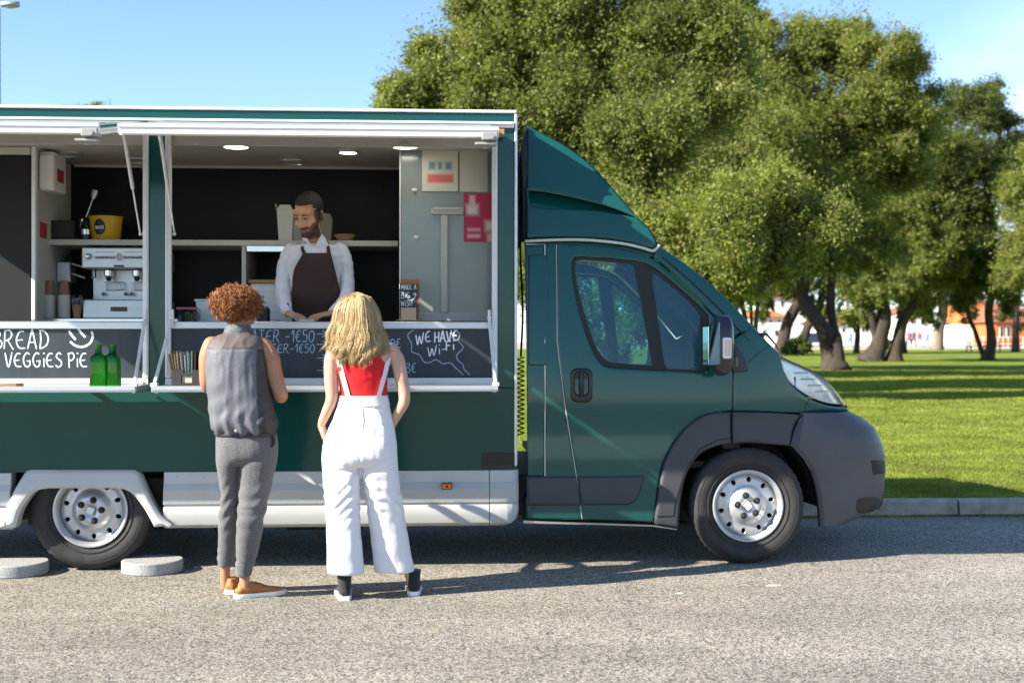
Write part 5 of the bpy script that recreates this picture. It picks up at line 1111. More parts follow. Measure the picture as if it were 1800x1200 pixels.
def shoe(parent, heel, dr, L, Wd, up_m, sole_m, high=0.0, name='shoe', toe_cap=None, collar=.042):
    d = V((math.cos(dr), math.sin(dr), 0)); s = V((-d.y, d.x, 0)); B_ = lambda t, a, h: heel + d * (t * L) + s * a + V((0, 0, h))
    wp = [(0, .40), (.06, .62), (.2, .76), (.42, .74), (.65, .98), (.8, .98), (.92, .72), (.98, .42), (1.0, .2)]
    hp = [(0, .052), (.08, .066), (.25, .078), (.38, .080), (.55, .062), (.72, .048), (.88, .042), (.97, .034), (1, .026)]
    ts = [0, .02, .06, .12, .2, .3, .4, .5, .6, .7, .8, .88, .94, .98, 1.0]; ix = lambda P_, t: float(np.interp(t, [p[0] for p in P_], [p[1] for p in P_]))
    mb = MB(); rings = []
    for t in ts:
        w = ix(wp, t) * Wd / 2; h = ix(hp, t); ring = []
        for i in range(16):
            a = math.pi * 2 * i / 16; c, z = math.cos(a), math.sin(a); ring.append(B_(t, w * abs(c) ** .8 * (1 if c > 0 else -1), .018 + (h - .018) * (.5 + .5 * z)))
        rings.append(ring)
    mb.loft(rings); ax = .24
    if high:
        mb.loft([[B_(ax + .0 * q, 0, z) + d * (ry_ * math.cos(a)) + s * (rx_ * math.sin(a)) for a in [2 * math.pi * i / 18 for i in range(18)]] for q, (z, rx_, ry_) in enumerate(((.03, .034, .06), (.07, .035, .055), (.10, .037, .05), (high, .041, .052)))])
    else:
        mb.loft([[B_(ax, 0, z) + d * (ry_ * math.cos(a)) + s * (rx_ * math.sin(a)) for a in [2 * math.pi * i / 18 for i in range(18)]] for z, rx_, ry_ in ((.03, .032, .058), (.06, .033, .058), (.082, .030, .053))])
    me = fuse(mb, .005, 3); o = link(name, me, up_m, parent, True, 0)
    sb = MB(); out = [(t, ix(wp, t) * Wd / 2 + .003) for t in ts]; ring = [(t, w) for t, w in out] + [(t, -w) for t, w in out[::-1]]
    sb.loft([[B_(t * 1.03 - .015, w * k, z) for t, w in ring] for z, k in ((.0, .95), (.003, 1), (.021, 1.0), (.024, .97))]); q = sb.build('sole', sole_m, o, smooth=True, sharp=40)
    lc = MB()
    for i in range(4 if not high else 5):
        t = .40 + .05 * i; h = ix(hp, t) + .003; lc.tube([B_(t, -.016, h - .004), B_(t, 0, h + .001), B_(t, .016, h - .004)], .0022, 5)
    lc.build('lace', M_SOLE if high else up_m, o)
    return o
# ------------------------------------------------------------------ woman in white trousers
wf = Fig(-.90); g = G(662, 1050); woman = thing('person', 'woman with long wavy blond hair in a red top and white wide leg trousers with shoulder straps, hands in her pockets', 'person', (g.x, -.90, 0), None)
woman['label'] = 'blond woman in a red top and white strapped trousers with hands in pockets'
b = MB(); top_rows = [(603, 665, 598, .058, .01), (594, 675, 608, .075, 0), (591, 680, 625, .092, 0), (592, 682, 645, .098, -.005), (595, 681, 665, .093, -.005), (598, 680, 685, .088, 0), (598, 681, 703, .088, 0)]
wf.rows(b, [(618, 652, 570, .05, .02), (616, 654, 588, .052, .01), (586, 690, 606, .062, .01), (580, 694, 616, .07, .005), (588, 688, 632, .085, 0), (597, 679, 660, .08, 0), (603, 675, 690, .075, 0), (590, 685, 745, .08, 0), (580, 690, 790, .09, 0)], 22)
wf.limb(b, [(588, 615, 0, 13), (583, 635, -.01, 13.5), (582, 665, -.02, 12.5), (583, 700, -.03, 10.5), (574, 724, -.015, 9), (565, 746, .01, 6.8), (570, 760, .03, 7)])
wf.limb(b, [(688, 614, 0, 12.5), (699, 634, -.01, 13), (706, 668, -.02, 12), (711, 702, -.03, 10.5), (701, 724, -.02, 9), (689, 747, .0, 6.8), (684, 760, .03, 7)])
wf.limb(b, [(608, 980, .0, 10), (605, 1015, .0, 8.5), (604, 1035, .0, 9)]); wf.limb(b, [(606, 800, 0, 20), (606, 900, 0, 16), (607, 985, 0, 11)])
wf.limb(b, [(706, 975, .09, 8), (717, 1003, .11, 8), (725, 1030, .12, 8.5)]); wf.limb(b, [(665, 800, 0, 20), (676, 900, .04, 12), (704, 972, .09, 8)])
hc = wf.w(628, 562, .02); MH = Matrix.Translation(hc) @ Matrix.Rotation(R(172), 4, 'Z') @ Matrix.Rotation(R(12), 4, 'X'); head(b, MH, .95)
hx = MB(); hand(hx, wf.w(565, 748, .01), wf.w(574, 790, .05) - wf.w(565, 748, .01), V((-1, -.3, .1)), 1, .9); hand(hx, wf.w(689, 748, 0), wf.w(682, 790, .05) - wf.w(689, 748, 0), V((1, -.3, .1)), -1, .9)
finish_body('body', fuse(b, .0065, 3), hx, M_SKINF, woman)
t = MB(); wf.rows(t, top_rows, 26); me = fuse(t, .006, 3, wrinkle([nz(9, 9, 14, .004, 1), nz(24, 24, 40, .0022, 2)])); link('red_top', me, M_REDTOP, woman, True, 0)
t = MB()
wf.rows(t, [(597.5, 680.5, 694.5, .090, 0), (596, 682, 702, .094, 0), (593, 685, 714, .098, -.002), (586, 689, 736, .108, -.008), (576, 694, 760, .120, -.014), (568, 697, 785, .128, -.02), (567, 698, 805, .124, -.02), (568, 699, 820, .10, -.01)], 30, 2.3)
wf.rows(t, [(569, 634, 800, .095, -.01), (567, 634, 818, .100, -.012), (569, 633.5, 850, .093, -.012), (573, 633, 890, .085, -.01), (574.5, 634, 930, .082, -.008), (575.5, 637, 970, .086, -.004), (576, 640.5, 1006, .092, 0)], 26, 2.3)
wf.rows(t, [(632, 698, 800, .095, -.01), (633.5, 699, 818, .100, -.012), (639, 701.5, 850, .093, .005), (645, 708, 890, .085, .03), (650, 715, 930, .082, .055), (654.5, 722, 970, .086, .08), (658, 729, 1003, .092, .10)], 26, 2.3)
for px in (604, 662): t.ell(wf.w(px, 786, -.058), (.088, .080, .098), 18, 12)
cre = lambda pz, x0, x1, amp, wdt: (lambda co: -amp * np.exp(-((co[:, 2] - pz) / wdt) ** 2) * ((co[:, 0] > x0) & (co[:, 0] < x1)) * (co[:, 1] < -.93))
zc = wf.w(632, 826, -.1).z; xm = wf.w(633.5, 800, -.1).x
seam = lambda co: -.0022 * np.exp(-((co[:, 0] - xm) / .007) ** 2) * (co[:, 2] > zc) * (co[:, 1] < -.9)
kz = [wf.w(0, q, 0).z for q in (845, 885, 905, 925)]
folds = [nz(15, 15, 3.5, .0045, 3), nz(9, 9, 13, .003, 4), nz(24, 24, 18, .0014, 5), seam, cre(zc - .005, -3, 3, .008, .012), lambda co: .0035 * np.sin((co[:, 2] + .55 * np.abs(co[:, 0] - xm)) * 105 + 2 * np.sin(co[:, 0] * 31)) * np.exp(-((co[:, 2] - kz[1]) / .10) ** 2)]
me = fuse(t, .0065, 2, wrinkle(folds)); trousers = link('trousers', me, M_WTROU, woman, True, 0)
def back_y(rows, fig, px, py):
    """y of the back surface of a set of rows"""
    P_ = sorted(rows, key=lambda r: r[2]); c = lambda k: float(np.interp(py, [r[2] for r in P_], [r[k] for r in P_])); a, b_, ry, dy = c(0), c(1), c(3), c(4); f = (px - (a + b_) / 2) / ((b_ - a) / 2)
    return dy - ry * max(.05, 1 - abs(f) ** 2.2) ** (1 / 2.2)
def strap(pts, wpx, rows=top_rows, lift=.007):
    mb = MB(); C = cr_curve([V((a, c, 0)) for a, c in pts], 6); rings = []
    for c in C:
        l_ = [wf.w(c.x + s_ * wpx, c.y, back_y(rows, wf, min(680, max(594, c.x + s_ * wpx)), c.y) - lift - h) for s_, h in ((-1, 0), (-1, .004), (1, .004), (1, 0))]; rings.append(l_)
    mb.loft(rings); return mb
st = strap([(589, 602), (592, 618), (598, 645), (605, 672), (612, 698)], 4.2).build('shoulder_strap', M_WTROU, woman); st = strap([(686, 602), (684, 622), (679, 648), (672, 674), (665, 698)], 4.0).build('shoulder_strap', M_WTROU, woman)
wbm = MB(); wr_ = [(597.5, 680.5, 694.5, .090, 0), (596, 682, 702, .094, 0), (593.5, 684.5, 712, .097, -.002)]
wf.rows(wbm, [(a - 1.2, b_ + 1.2, c, d + .005, e) for a, b_, c, d, e in wr_], 40, 2.3); wbm.build('waistband', M_WTROU, trousers, smooth=True, sharp=50)
tr_rows = [(593, 685, 714, .098, -.002), (586, 689, 736, .108, -.008), (576, 694, 760, .120, -.014), (568, 697, 785, .128, -.02)]
for pts in ([(636, 715), (636, 730), (635, 745), (634.5, 758)], [(616, 715), (614, 728), (613, 740)], [(657, 715), (659, 728), (660, 740)]):
    sm_ = MB(); sm_.tube(cr_curve([wf.w(a, c, back_y(tr_rows, wf, a, c) - .0035) for a, c in pts], 4), .0016, 5); sm_.build('seam', mat('white_stitch', (.62, .60, .66), .9), trousers)
shoe(woman, V((wf.w(608, 1050).x, G(605, 1055).y - .005, 0)), R(98), .255, .092, M_CANVAS, M_SOLE, high=.135); shoe(woman, V((wf.w(727, 1045).x, G(727, 1047).y, 0)), R(91), .255, .092, M_CANVAS, M_SOLE, high=.135)
# hair: a soft under-layer and several hundred wavy locks
HW = [(514, 10), (520, 22), (530, 29), (545, 36.5), (560, 40), (580, 44.5), (600, 50), (615, 56), (630, 46), (645, 30)]; HCX = [(514, 627), (545, 627), (580, 627), (615, 627), (645, 632)]
ip = lambda T, q: float(np.interp(q, [a for a, _ in T], [c for _, c in T]))
ub = MB(); rings = []
for py in (515, 519, 528, 545, 560, 575, 590, 604, 614):
    rings.append(tring(wf.w(ip(HCX, py), py, .02 - .02 * sm(560, 620, py)), ip(HW, py) * (.88 if py < 590 else .74) / wf.k, [.05, .085, .105, .114, .116, .112, .10, .085, .06][len(rings)], 26, 2.2))
ub.loft(rings); hair = ub.build('hair', M_ROOT, woman, smooth=True)
lk = MB(); q = random.Random(5)
for L_ in range(74):                                                        # locks: strands that share a wave and a tip
    s0 = -1 + 2 * (L_ + .5) / 74 + q.gauss(0, .03); s0 = max(-1, min(1, s0)); lay0 = q.choice((.90, .95, 1.0, 1.03, 1.06)); ph = q.uniform(0, 6.28); wl = q.uniform(34, 52); am = q.uniform(1.5, 5.5); drift = q.gauss(0, 4)
    end0 = 640 - 9 * abs(s0 + .1) ** 1.5 * (1 if s0 < 0 else 1.4) + q.uniform(-20, 6) - (17 if s0 < -.74 else 0); top0 = 513 + 9 * abs(s0) ** 2.2
    for k_ in range(48):
        s = s0 + q.gauss(0, .045); s = max(-1.02, min(1.02, s)); start = top0 + q.uniform(0, 5) if q.random() < .75 else top0 + q.uniform(5, 50); end = end0 + q.gauss(0, 3.5); rd_ = q.uniform(.0007, .0015); lay = lay0 + q.gauss(0, .012); pts = []; rs = []; N = 16; sp0 = q.gauss(0, 1)
        for j in range(N):
            f = j / (N - 1); py = start + (end - start) * f; hw = ip(HW, min(py, 612 if s < 0 else 640)); fl = sm(555, 628, py); pinch = 1 - .35 * sm(.7, 1, f)
            ss = s0 + (s - s0) * pinch
            px = ip(HCX, py) + ss * hw * lay + (math.sin(ph + py / wl * 6.28) * am * (.12 + fl)) + drift * fl + sp0 * .9
            ry_ = float(np.interp(py, [512, 518, 528, 545, 560, 600, 645], [.03, .085, .108, .120, .125, .122, .118])) * lay
            y = .02 - .012 * fl - ry_ * math.sqrt(max(.02, 1 - min(1, abs(ss) * .97) ** 2)) + math.cos(ph + py / wl * 6.28) * .008 * fl
            pts.append(wf.w(px, py, y)); rs.append(rd_ * (1 - .8 * f ** 3))
        lk.tube(pts, rs, 4, flat=.55)
lk.build('hair_locks', M_BLONDE, hair, smooth=True, sharp=0)
# ------------------------------------------------------------------ curly haired man in a sleeveless jacket
mf = Fig(-.88); g = G(425, 1048); man = thing('person', 'customer with curly copper hair in a grey sleeveless jacket, grey trousers and tan shoes', 'person', (g.x, -.88, 0))
b = MB(); mf.rows(b, [(400, 436, 566, .055, .02), (398, 440, 582, .06, .01), (372, 464, 600, .075, 0), (372, 466, 630, .10, 0), (378, 468, 690, .10, 0), (384, 478, 760, .10, 0), (386, 480, 790, .10, 0)], 22)
mf.limb(b, [(462, 608, 0, 16), (474, 626, -.01, 17), (480, 650, -.01, 15.5), (489, 680, -.02, 13.5), (494, 696, -.01, 12.5), (489, 690, .12, 10.5), (478, 679, .27, 8)])
mf.limb(b, [(372, 606, 0, 15), (365, 626, 0, 15), (363, 650, .0, 13), (364, 676, .02, 12), (372, 684, .13, 10), (386, 679, .27, 8)])
mf.limb(b, [(398, 970, .17, 11), (396, 1000, .20, 8.5), (396, 1030, .22, 9)]); mf.limb(b, [(403, 800, 0, 16), (403, 900, .08, 14), (399, 980, .17, 11)])
mf.limb(b, [(429, 985, .035, 11), (430, 1012, .05, 9), (430, 1035, .05, 9.5)]); mf.limb(b, [(452, 800, 0, 18), (444, 900, 0, 14), (430, 990, .03, 11)])
MH = Matrix.Translation(mf.w(420, 545, .03)) @ Matrix.Rotation(R(142), 4, 'Z') @ Matrix.Rotation(R(18), 4, 'X'); head(b, MH, 1.02)
hx = MB(); hand(hx, mf.w(478, 679, .27), V((-.35, .9, -.06)), V((0, 0, 1)), -1, 1.0, (.15, .15, .2, .25)); hand(hx, mf.w(386, 679, .27), V((.35, .9, -.06)), V((0, 0, 1)), 1, 1.0, (.15, .15, .2, .25))
finish_body('body', fuse(b, .0065, 3), hx, M_SKINB, man)
vest_rows = [(396, 441, 577, .066, .008), (394, 443, 585, .07, .006), (376, 458, 594, .088, 0), (366.5, 464, 603, .105, -.004), (363.5, 467, 618, .122, -.008), (364, 470, 650, .135, -.012), (367, 475, 690, .140, -.012), (370, 482, 725, .142, -.012), (371, 487, 744, .140, -.012), (374, 486, 755, .128, -.01), (379, 484, 761, .112, -.006)]
t = MB(); mf.rows(t, vest_rows, 30, 2.4); zy = mf.w(0, 614, -.1).z
hemz = mf.w(0, 760, 0).z
gather = lambda co: .007 * np.sin(co[:, 0] * 95 + np.sin(co[:, 2] * 40) * 1.2) * np.clip(1 - (co[:, 2] - hemz) / .16, 0, 1)
yokel = lambda co: -.004 * np.exp(-((co[:, 2] - zy) / .005) ** 2)
diag = lambda co: .008 * np.sin((co[:, 0] * .75 - co[:, 2]) * 38 + 2 * np.sin(co[:, 2] * 9)) * np.clip(1 - (co[:, 2] - hemz) / .40, 0, 1) * np.clip((co[:, 2] - hemz) / .1, 0, 1)
me = fuse(t, .006, 2, wrinkle([nz(6, 6, 7, .006, 7), nz(18, 18, 6, .0035, 8, True), nz(34, 34, 16, .0015, 12), lambda co: .45 * diag(co), gather, yokel]))
for m_ in (M_VEST, M_YOKE, M_VESTD): me.materials.append(m_)
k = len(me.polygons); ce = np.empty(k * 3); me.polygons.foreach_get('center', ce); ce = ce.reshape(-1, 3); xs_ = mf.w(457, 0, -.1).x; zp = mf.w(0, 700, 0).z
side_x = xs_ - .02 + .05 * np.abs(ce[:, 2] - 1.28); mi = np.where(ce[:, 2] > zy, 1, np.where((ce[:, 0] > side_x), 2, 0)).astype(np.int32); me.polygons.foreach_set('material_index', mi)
vest = link('sleeveless_jacket', me, None, man, True, 0)
cm = MB(); mf.rows(cm, [(393, 443, 588, .073, .004), (395, 442, 580, .072, .006), (398, 440, 573, .068, .012), (400, 438, 572, .062, .012), (401, 437, 582, .060, .008)], 30, 2.2); cm.build('collar', cloth('blue_grey_collar', (.11, .13, .15), .6, amt=.3, wr=.8, wrs=40), vest, smooth=True, sharp=0)
tg = MB()
for px, py in ((415, 757), (388, 752)):
    c = mf.w(px, py, back_y([(a, b_, p_, r_, d_) for a, b_, p_, r_, d_ in vest_rows], mf, px, py) - .006); tg.lathe([(.010, 0), (.010, -.005), (.006, -.008), (.001, -.008)], c, 'y', 10)
tg.build('cord_toggle', M_STEEL, vest)



hm = MB(); mf.rows(hm, [(381, 484, 757, .116, -.006), (378, 486, 760, .122, -.006), (380, 485, 765, .118, -.006), (383, 482, 766, .108, -.006)], 34, 2.4); hm.build('hem_band', M_VESTD, vest, smooth=True, sharp=0)
t = MB(); mf.rows(t, [(383, 482, 752, .105, 0), (381, 485, 765, .115, -.002), (380, 487, 785, .122, -.006), (380, 487, 802, .116, -.006), (381, 485, 815, .09, 0)], 28, 2.3)
mf.rows(t, [(380, 423, 798, .10, 0), (381, 422, 815, .10, -.002), (386, 422, 845, .09, .02), (389, 422, 868, .082, .045), (386, 419.5, 905, .075, .09), (384.5, 417, 950, .068, .14), (383.5, 413, 985, .064, .18), (384, 412, 994, .064, .19)], 24, 2.2)
mf.rows(t, [(422, 486, 798, .105, 0), (421.5, 484.5, 815, .105, -.004), (421, 478, 850, .092, -.006), (420, 470, 885, .085, -.01), (417, 463, 920, .078, -.014), (415.5, 454, 965, .07, .01), (414, 443.5, 1003, .066, .04), (414, 442.5, 1010, .066, .04)], 24, 2.2)
for px in (406, 452): t.ell(mf.w(px, 790, -.05), (.07, .07, .085), 16, 10)
kn = mf.w(0, 895, 0).z
me = fuse(t, .006, 2, wrinkle([nz(13, 13, 3.5, .004, 9), nz(9, 9, 13, .0035, 10), cre(kn, -4, 4, .006, .012), lambda co: .004 * np.sin((co[:, 2] * .9 - co[:, 0] * .6) * 90 + 2 * np.sin(co[:, 0] * 31)) * np.exp(-((co[:, 2] - kn) / .12) ** 2), lambda co: .003 * np.sin((co[:, 2] + co[:, 0] * .5) * 120) * np.exp(-((co[:, 2] - .2) / .06) ** 2), cre(mf.w(0, 1000, 0).z, -4, 4, .003, .005)]))
tr_ = link('trousers', me, M_GTROU, man, True, 0)
pk = MB(); pk.tube(cr_curve([mf.w(477, 762, -.075), mf.w(481, 772, -.070), mf.w(479.5, 782, -.078), mf.w(475, 786, -.09)], 4), [.004, .006, .008, .009, .010, .010, .009, .008, .007, .006, .005, .004, .003], 6, flat=.5); pk.build('pocket', M_BLACK, tr_)
shoe(man, V((mf.w(396, 1040).x, G(394, 1044).y, 0)), R(84), .275, .10, M_TANL, M_SOLE); shoe(man, V((mf.w(413, 1047).x, G(415, 1052).y + .01, 0)), R(30), .285, .10, M_TANL, M_SOLE)
ub = MB(); c0 = mf.w(414, 536, .02); ub.ell(c0, (.124, .118, .094), 24, 16); hair = ub.build('hair', mat('copper_hair_base', (.10, .035, .01), .7), man, smooth=True)
cu = MB(); q = random.Random(9)
for i in range(2600):
    d = V((q.gauss(0, 1), q.gauss(0, 1), q.gauss(0, 1))).normalized()
    if d.y > .75: continue
    p = c0 + V((d.x * .134, d.y * .125, d.z * .098 + .003)) * (q.uniform(.88, 1.02) if q.random() < .86 else q.uniform(1.0, 1.14)) * (1 + .11 * noise.noise(d * 2.6 + V((1, 5, 2))))
    if p.z < c0.z - .085 + .02 * abs(d.x): continue
    a, b_ = frame(d + V((q.uniform(-.8, .8), q.uniform(-.8, .8), q.uniform(-.8, .8)))); ax = (d * .8 + V((q.uniform(-.8, .8), q.uniform(-.8, .8), q.uniform(-1.2, .3)))).normalized(); a, b_ = frame(ax); rr_ = q.uniform(.0035, .0095); tn = q.uniform(1.1, 2.2); N = 12; ph = q.uniform(0, 6.28)
    pts = [p + ax * (.026 * (j / N - .4)) + (a * math.cos(ph + tn * 6.28 * j / N) + b_ * math.sin(ph + tn * 6.28 * j / N)) * rr_ for j in range(N + 1)]; cu.tube(pts, [.0016 * (1 - .4 * abs(j / N - .4)) for j in range(N + 1)], 4)
cu.build('curls', M_CURL, hair, smooth=True, sharp=0)
# ------------------------------------------------------------------ man serving behind the counter
sf = Fig(.50); server = thing('person', 'bearded server in a white shirt and dark brown apron writing behind the counter', 'person', (U(553, 0, .62).x, .62, .66))
torso = [(533, 571, 429, .055, .04), (517, 590, 431, .08, .03), (505, 604, 435, .10, .03), (502, 608, 450, .118, .04), (503, 606, 475, .125, .06), (506, 602, 505, .125, .09), (507, 600, 540, .125, .12), (507, 600, 575, .125, .14)]
b = MB(); sf.rows(b, [(a + 5, c - 5, d, e - .015, f) for a, c, d, e, f in torso] + [(510, 597, 620, .12, .14), (508, 600, 680, .12, .14)], 22)
for px in (530, 576): sf.limb(b, [(px, 660, .14, 22), (px, 720, .14, 18), (px, 790, .14, 13), (px, 805, .05, 10)])
sf.limb(b, [(552, 424, .03, 15.5), (549, 408, .0, 15), (547, 392, -.01, 15)])
sf.limb(b, [(512, 441, .03, 11), (503, 475, .03, 10), (498, 512, .0, 9), (501, 535, -.12, 8), (506, 551, -.20, 7)]); sf.limb(b, [(599, 441, .03, 11), (607, 475, .03, 10), (610, 514, .0, 9), (600, 537, -.11, 8), (586, 551, -.19, 7)])
HS = 1.14; MHs = Matrix.Translation(sf.w(543, 378, -.07)) @ Matrix.Rotation(R(-26), 4, 'Z') @ Matrix.Rotation(R(24), 4, 'X') @ Matrix.Rotation(R(4), 4, 'Y'); head(b, MHs, HS)
hx = MB(); hw_ = sf.w(506, 551, -.20); hand(hx, hw_, V((.75, -.55, -.22)), V((.1, -.35, 1)), -1, 1.0, (.55, .6, .75, .85), thumb=.5); hand(hx, sf.w(586, 550, -.19), V((-.8, -.5, -.16)), V((0, -.2, 1)), 1, 1.0, (.18, .2, .22, .25), .25)
fm = fuse(b, .005, 2); body = finish_body('body', fm, hx, None, server); me = body.data; me.materials.append(M_SKINS); me.materials.append(M_BEARD); me.materials.append(mat('lip_skin', (.36, .14, .10), .5)); me.materials.append(mat('light_stubble', (.24, .125, .075), .7, noise_s=180, noise_amt=.4))
k = len(me.polygons); ce = np.empty(k * 3); me.polygons.foreach_get('center', ce); ce = ce.reshape(-1, 3); inv = np.array(MHs.inverted()); lc = (ce @ inv[:3, :3].T + inv[:3, 3]) / HS; x, y, z = lc[:, 0], lc[:, 1], lc[:, 2]
near = (np.abs(z) < .14) & (np.abs(x) < .1) & (y < .05)
jaw = near & (z < -.074 + 1.25 * np.clip(np.abs(x) - .034, 0, .03)) & (z > -.125) & (y < .02 + 0 * x) & ~((np.abs(z + .064) < .0095) & (np.abs(x) < .021) & (y < -.07))
side = near & (np.abs(x) > .056) & (y > -.03) & (y < .005) & (z < .04) & (z > -.1); mous = near & (z < -.044) & (z > -.056) & (np.abs(x) < .032) & (y < -.07)
lips = near & (np.abs(z + .064) < .0095) & (np.abs(x) < .021) & (y < -.07)
wide = near & (z < -.062 + 1.35 * np.clip(np.abs(x) - .030, 0, .034)) & (z > -.135) & (y < .025); wside = near & (np.abs(x) > .052) & (y > -.04) & (y < .012) & (z < .045) & (z > -.11); wm = near & (z < -.040) & (z > -.058) & (np.abs(x) < .036) & (y < -.065)
me.polygons.foreach_set('material_index', np.where(lips, 2, np.where(jaw | side | mous, 1, np.where(wide | wside | wm, 3, 0))).astype(np.int32))
LP = lambda a, b_, c: MHs @ V((a * HS, b_ * HS, c * HS))
hb = MB(); n_, m_ = 30, 22; rings = []
for i in range(1, m_):
    th = math.pi * i / m_; rings.append([(th, 2 * math.pi * j / n_) for j in range(n_)])
vs_, fs_ = [], []
for r_ in rings:
    for th, ph in r_:
        fr_ = 1.0 + .012 * math.sin(ph * 9) * math.sin(th * 7); vs_.append(LP(.0785 * math.sin(th) * math.cos(ph) * fr_, .014 + .0985 * math.sin(th) * math.sin(ph) * fr_, .042 + .0905 * math.cos(th) * fr_))
lv = [(MHs.inverted() @ p) / HS for p in vs_]
for i in range(len(rings) - 1):
    for j in range(n_):
        q_ = (i * n_ + j, (i + 1) * n_ + j, (i + 1) * n_ + (j + 1) % n_, i * n_ + (j + 1) % n_); c_ = sum((lv[v_] for v_ in q_), V()) / 4
        line = .078 if c_.y < -.045 else (.078 - (c_.y + .045) * 1.6 if c_.y < .0 else -.0 - max(0, c_.y - .0) * 1.4)
        if c_.z > max(line, -.055): fs_.append(q_)
vs_.append(LP(0, .014, .133)); fs_ += [(len(vs_) - 1, j, (j + 1) % n_) for j in range(n_)]
hb.add(vs_, fs_); hb.build('hair', M_HAIRD, server, smooth=True, sharp=0)
eb = MB(); ebw = MB()
for sg in (1, -1):
    eb.tube(cr_curve([LP(.014 * sg, -.0965, .026), LP(.030 * sg, -.0975, .032), LP(.050 * sg, -.086, .026)], 4), [.0035, .0045, .005, .005, .005, .0045, .004, .003, .002], 6, flat=.6)
    ebw.ell(LP(.031 * sg, -.0835, .006), (.0125, .008, .0055), 12, 8, MHs.to_3x3())
    eb.ell(LP(.030 * sg, -.0885, .0045), (.0055, .0045, .0048), 8, 6, MHs.to_3x3()); eb.tube([LP(.017 * sg, -.0895, .0075), LP(.031 * sg, -.0935, .0115), LP(.045 * sg, -.084, .0075)], [.0012, .002, .0012], 5)
ebw.build('eye_white', mat('eye_white', (.62, .60, .57), .3), server, smooth=True); eb.build('brow', M_HAIRD, server, smooth=True)
# shirt
t = MB(); sf.rows(t, [(a, c, d, e, f) for a, c, d, e, f in torso], 28, 2.3)
sf.limb(t, [(514, 441, .03, 15), (504, 460, .03, 14.5), (500, 485, .03, 13.5), (497, 512, .0, 12.5), (499, 530, -.09, 11.5), (502, 543, -.165, 10.5), (504, 547, -.18, 9.5)]); sf.limb(t, [(597, 441, .03, 15), (605, 460, .03, 14.5), (609, 485, .03, 13), (611, 514, .0, 12), (602, 534, -.08, 11), (590, 546, -.15, 10.5), (587, 548, -.165, 9.5)])
me = fuse(t, .006, 2, wrinkle([nz(12, 12, 12, .004, 21), nz(16, 16, 26, .004, 22, True), nz(40, 40, 40, .0015, 23)])); shirt = link('shirt', me, M_SHIRT, server, True, 0)
def front_y(px, py, lift): return -back_y([(a, c, d, e, -f) for a, c, d, e, f in torso], sf, px, py) * 1.0 if 0 else (lambda P_: (float(np.interp(py, [r[2] for r in P_], [r[4] for r in P_])) - float(np.interp(py, [r[2] for r in P_], [r[3] for r in P_])) * max(.03, 1 - abs((px - float(np.interp(py, [r[2] for r in P_], [(r[0] + r[1]) / 2 for r in P_]))) / float(np.interp(py, [r[2] for r in P_], [(r[1] - r[0]) / 2 for r in P_]))) ** 2.3) ** (1 / 2.3) - lift))(torso)
for sg, pts in ((-1, [(537, 414), (531, 419), (530, 432), (541, 426), (549, 434)]), (1, [(566, 411), (573, 420), (578, 432), (566, 428), (553, 434)])):
    cb_ = MB(); cb_.add([sf.w(a, c, front_y(min(max(a, 534), 572), max(c, 427), .016) if c > 424 else -.075) for a, c in pts] + [sf.w(a, c, (front_y(min(max(a, 534), 572), max(c, 427), .004) if c > 424 else -.05)) for a, c in pts], [(0, 1, 2, 3, 4), (9, 8, 7, 6, 5)] + [(i, (i + 1) % 5, 5 + (i + 1) % 5, 5 + i) for i in range(5)]); cb_.build('collar', M_SHIRT, shirt)
# apron
ap = MB(); AR = [(444.5, 533, 581.5), (458, 525, 585), (472, 517, 588.5), (490, 514, 593), (512, 513, 598), (540, 513, 597), (572, 514, 595), (640, 512, 598)]; vs_ = []; NX = 26; NY = 40
for j in range(NY + 1):
    py = 444.5 + (640 - 444.5) * j / NY; a, c = ip([(r[0], r[1]) for r in AR], py), ip([(r[0], r[2]) for r in AR], py)
    for i in range(NX + 1):
        px = a + (c - a) * i / NX; w_ = .004 * noise.noise(V((px * .05, py * .045, 3))) + .003 * math.sin(px * .12 + py * .09) * sm(470, 520, py); vs_.append(sf.w(px, py, front_y(px, min(py, 575), .014 + .024 * abs(2 * i / NX - 1) ** 3) + w_))
n1 = len(vs_); vs_ += [p + V((0, .004, 0)) for p in vs_]; fs_ = []
for j in range(NY):
    for i in range(NX):
        a = j * (NX + 1) + i; fs_ += [(a, a + 1, a + NX + 2, a + NX + 1), (n1 + a + NX + 1, n1 + a + NX + 2, n1 + a + 1, n1 + a)]
ap.add(vs_, fs_); apron = ap.build('apron', M_APRON, server, smooth=True, sharp=0)
for pts in ([(536, 448), (531, 436), (533, 424)], [(578.5, 448), (577, 436), (574, 424)]):
    C = cr_curve([sf.w(a, c, front_y(a, max(c, 428), .013)) for a, c in pts], 4); sb_ = MB(); sb_.tube(C, .011, 8, flat=.3, ref=V((0, 1, 0))); sb_.build('neck_strap', M_APRON, apron, smooth=True)
P('pocket_seam', MB().tube([sf.w(a, 537, front_y(a, 537, .019)) for a in (517, 535, 555, 575, 593)], .002, 5), M_BLACK, apron)
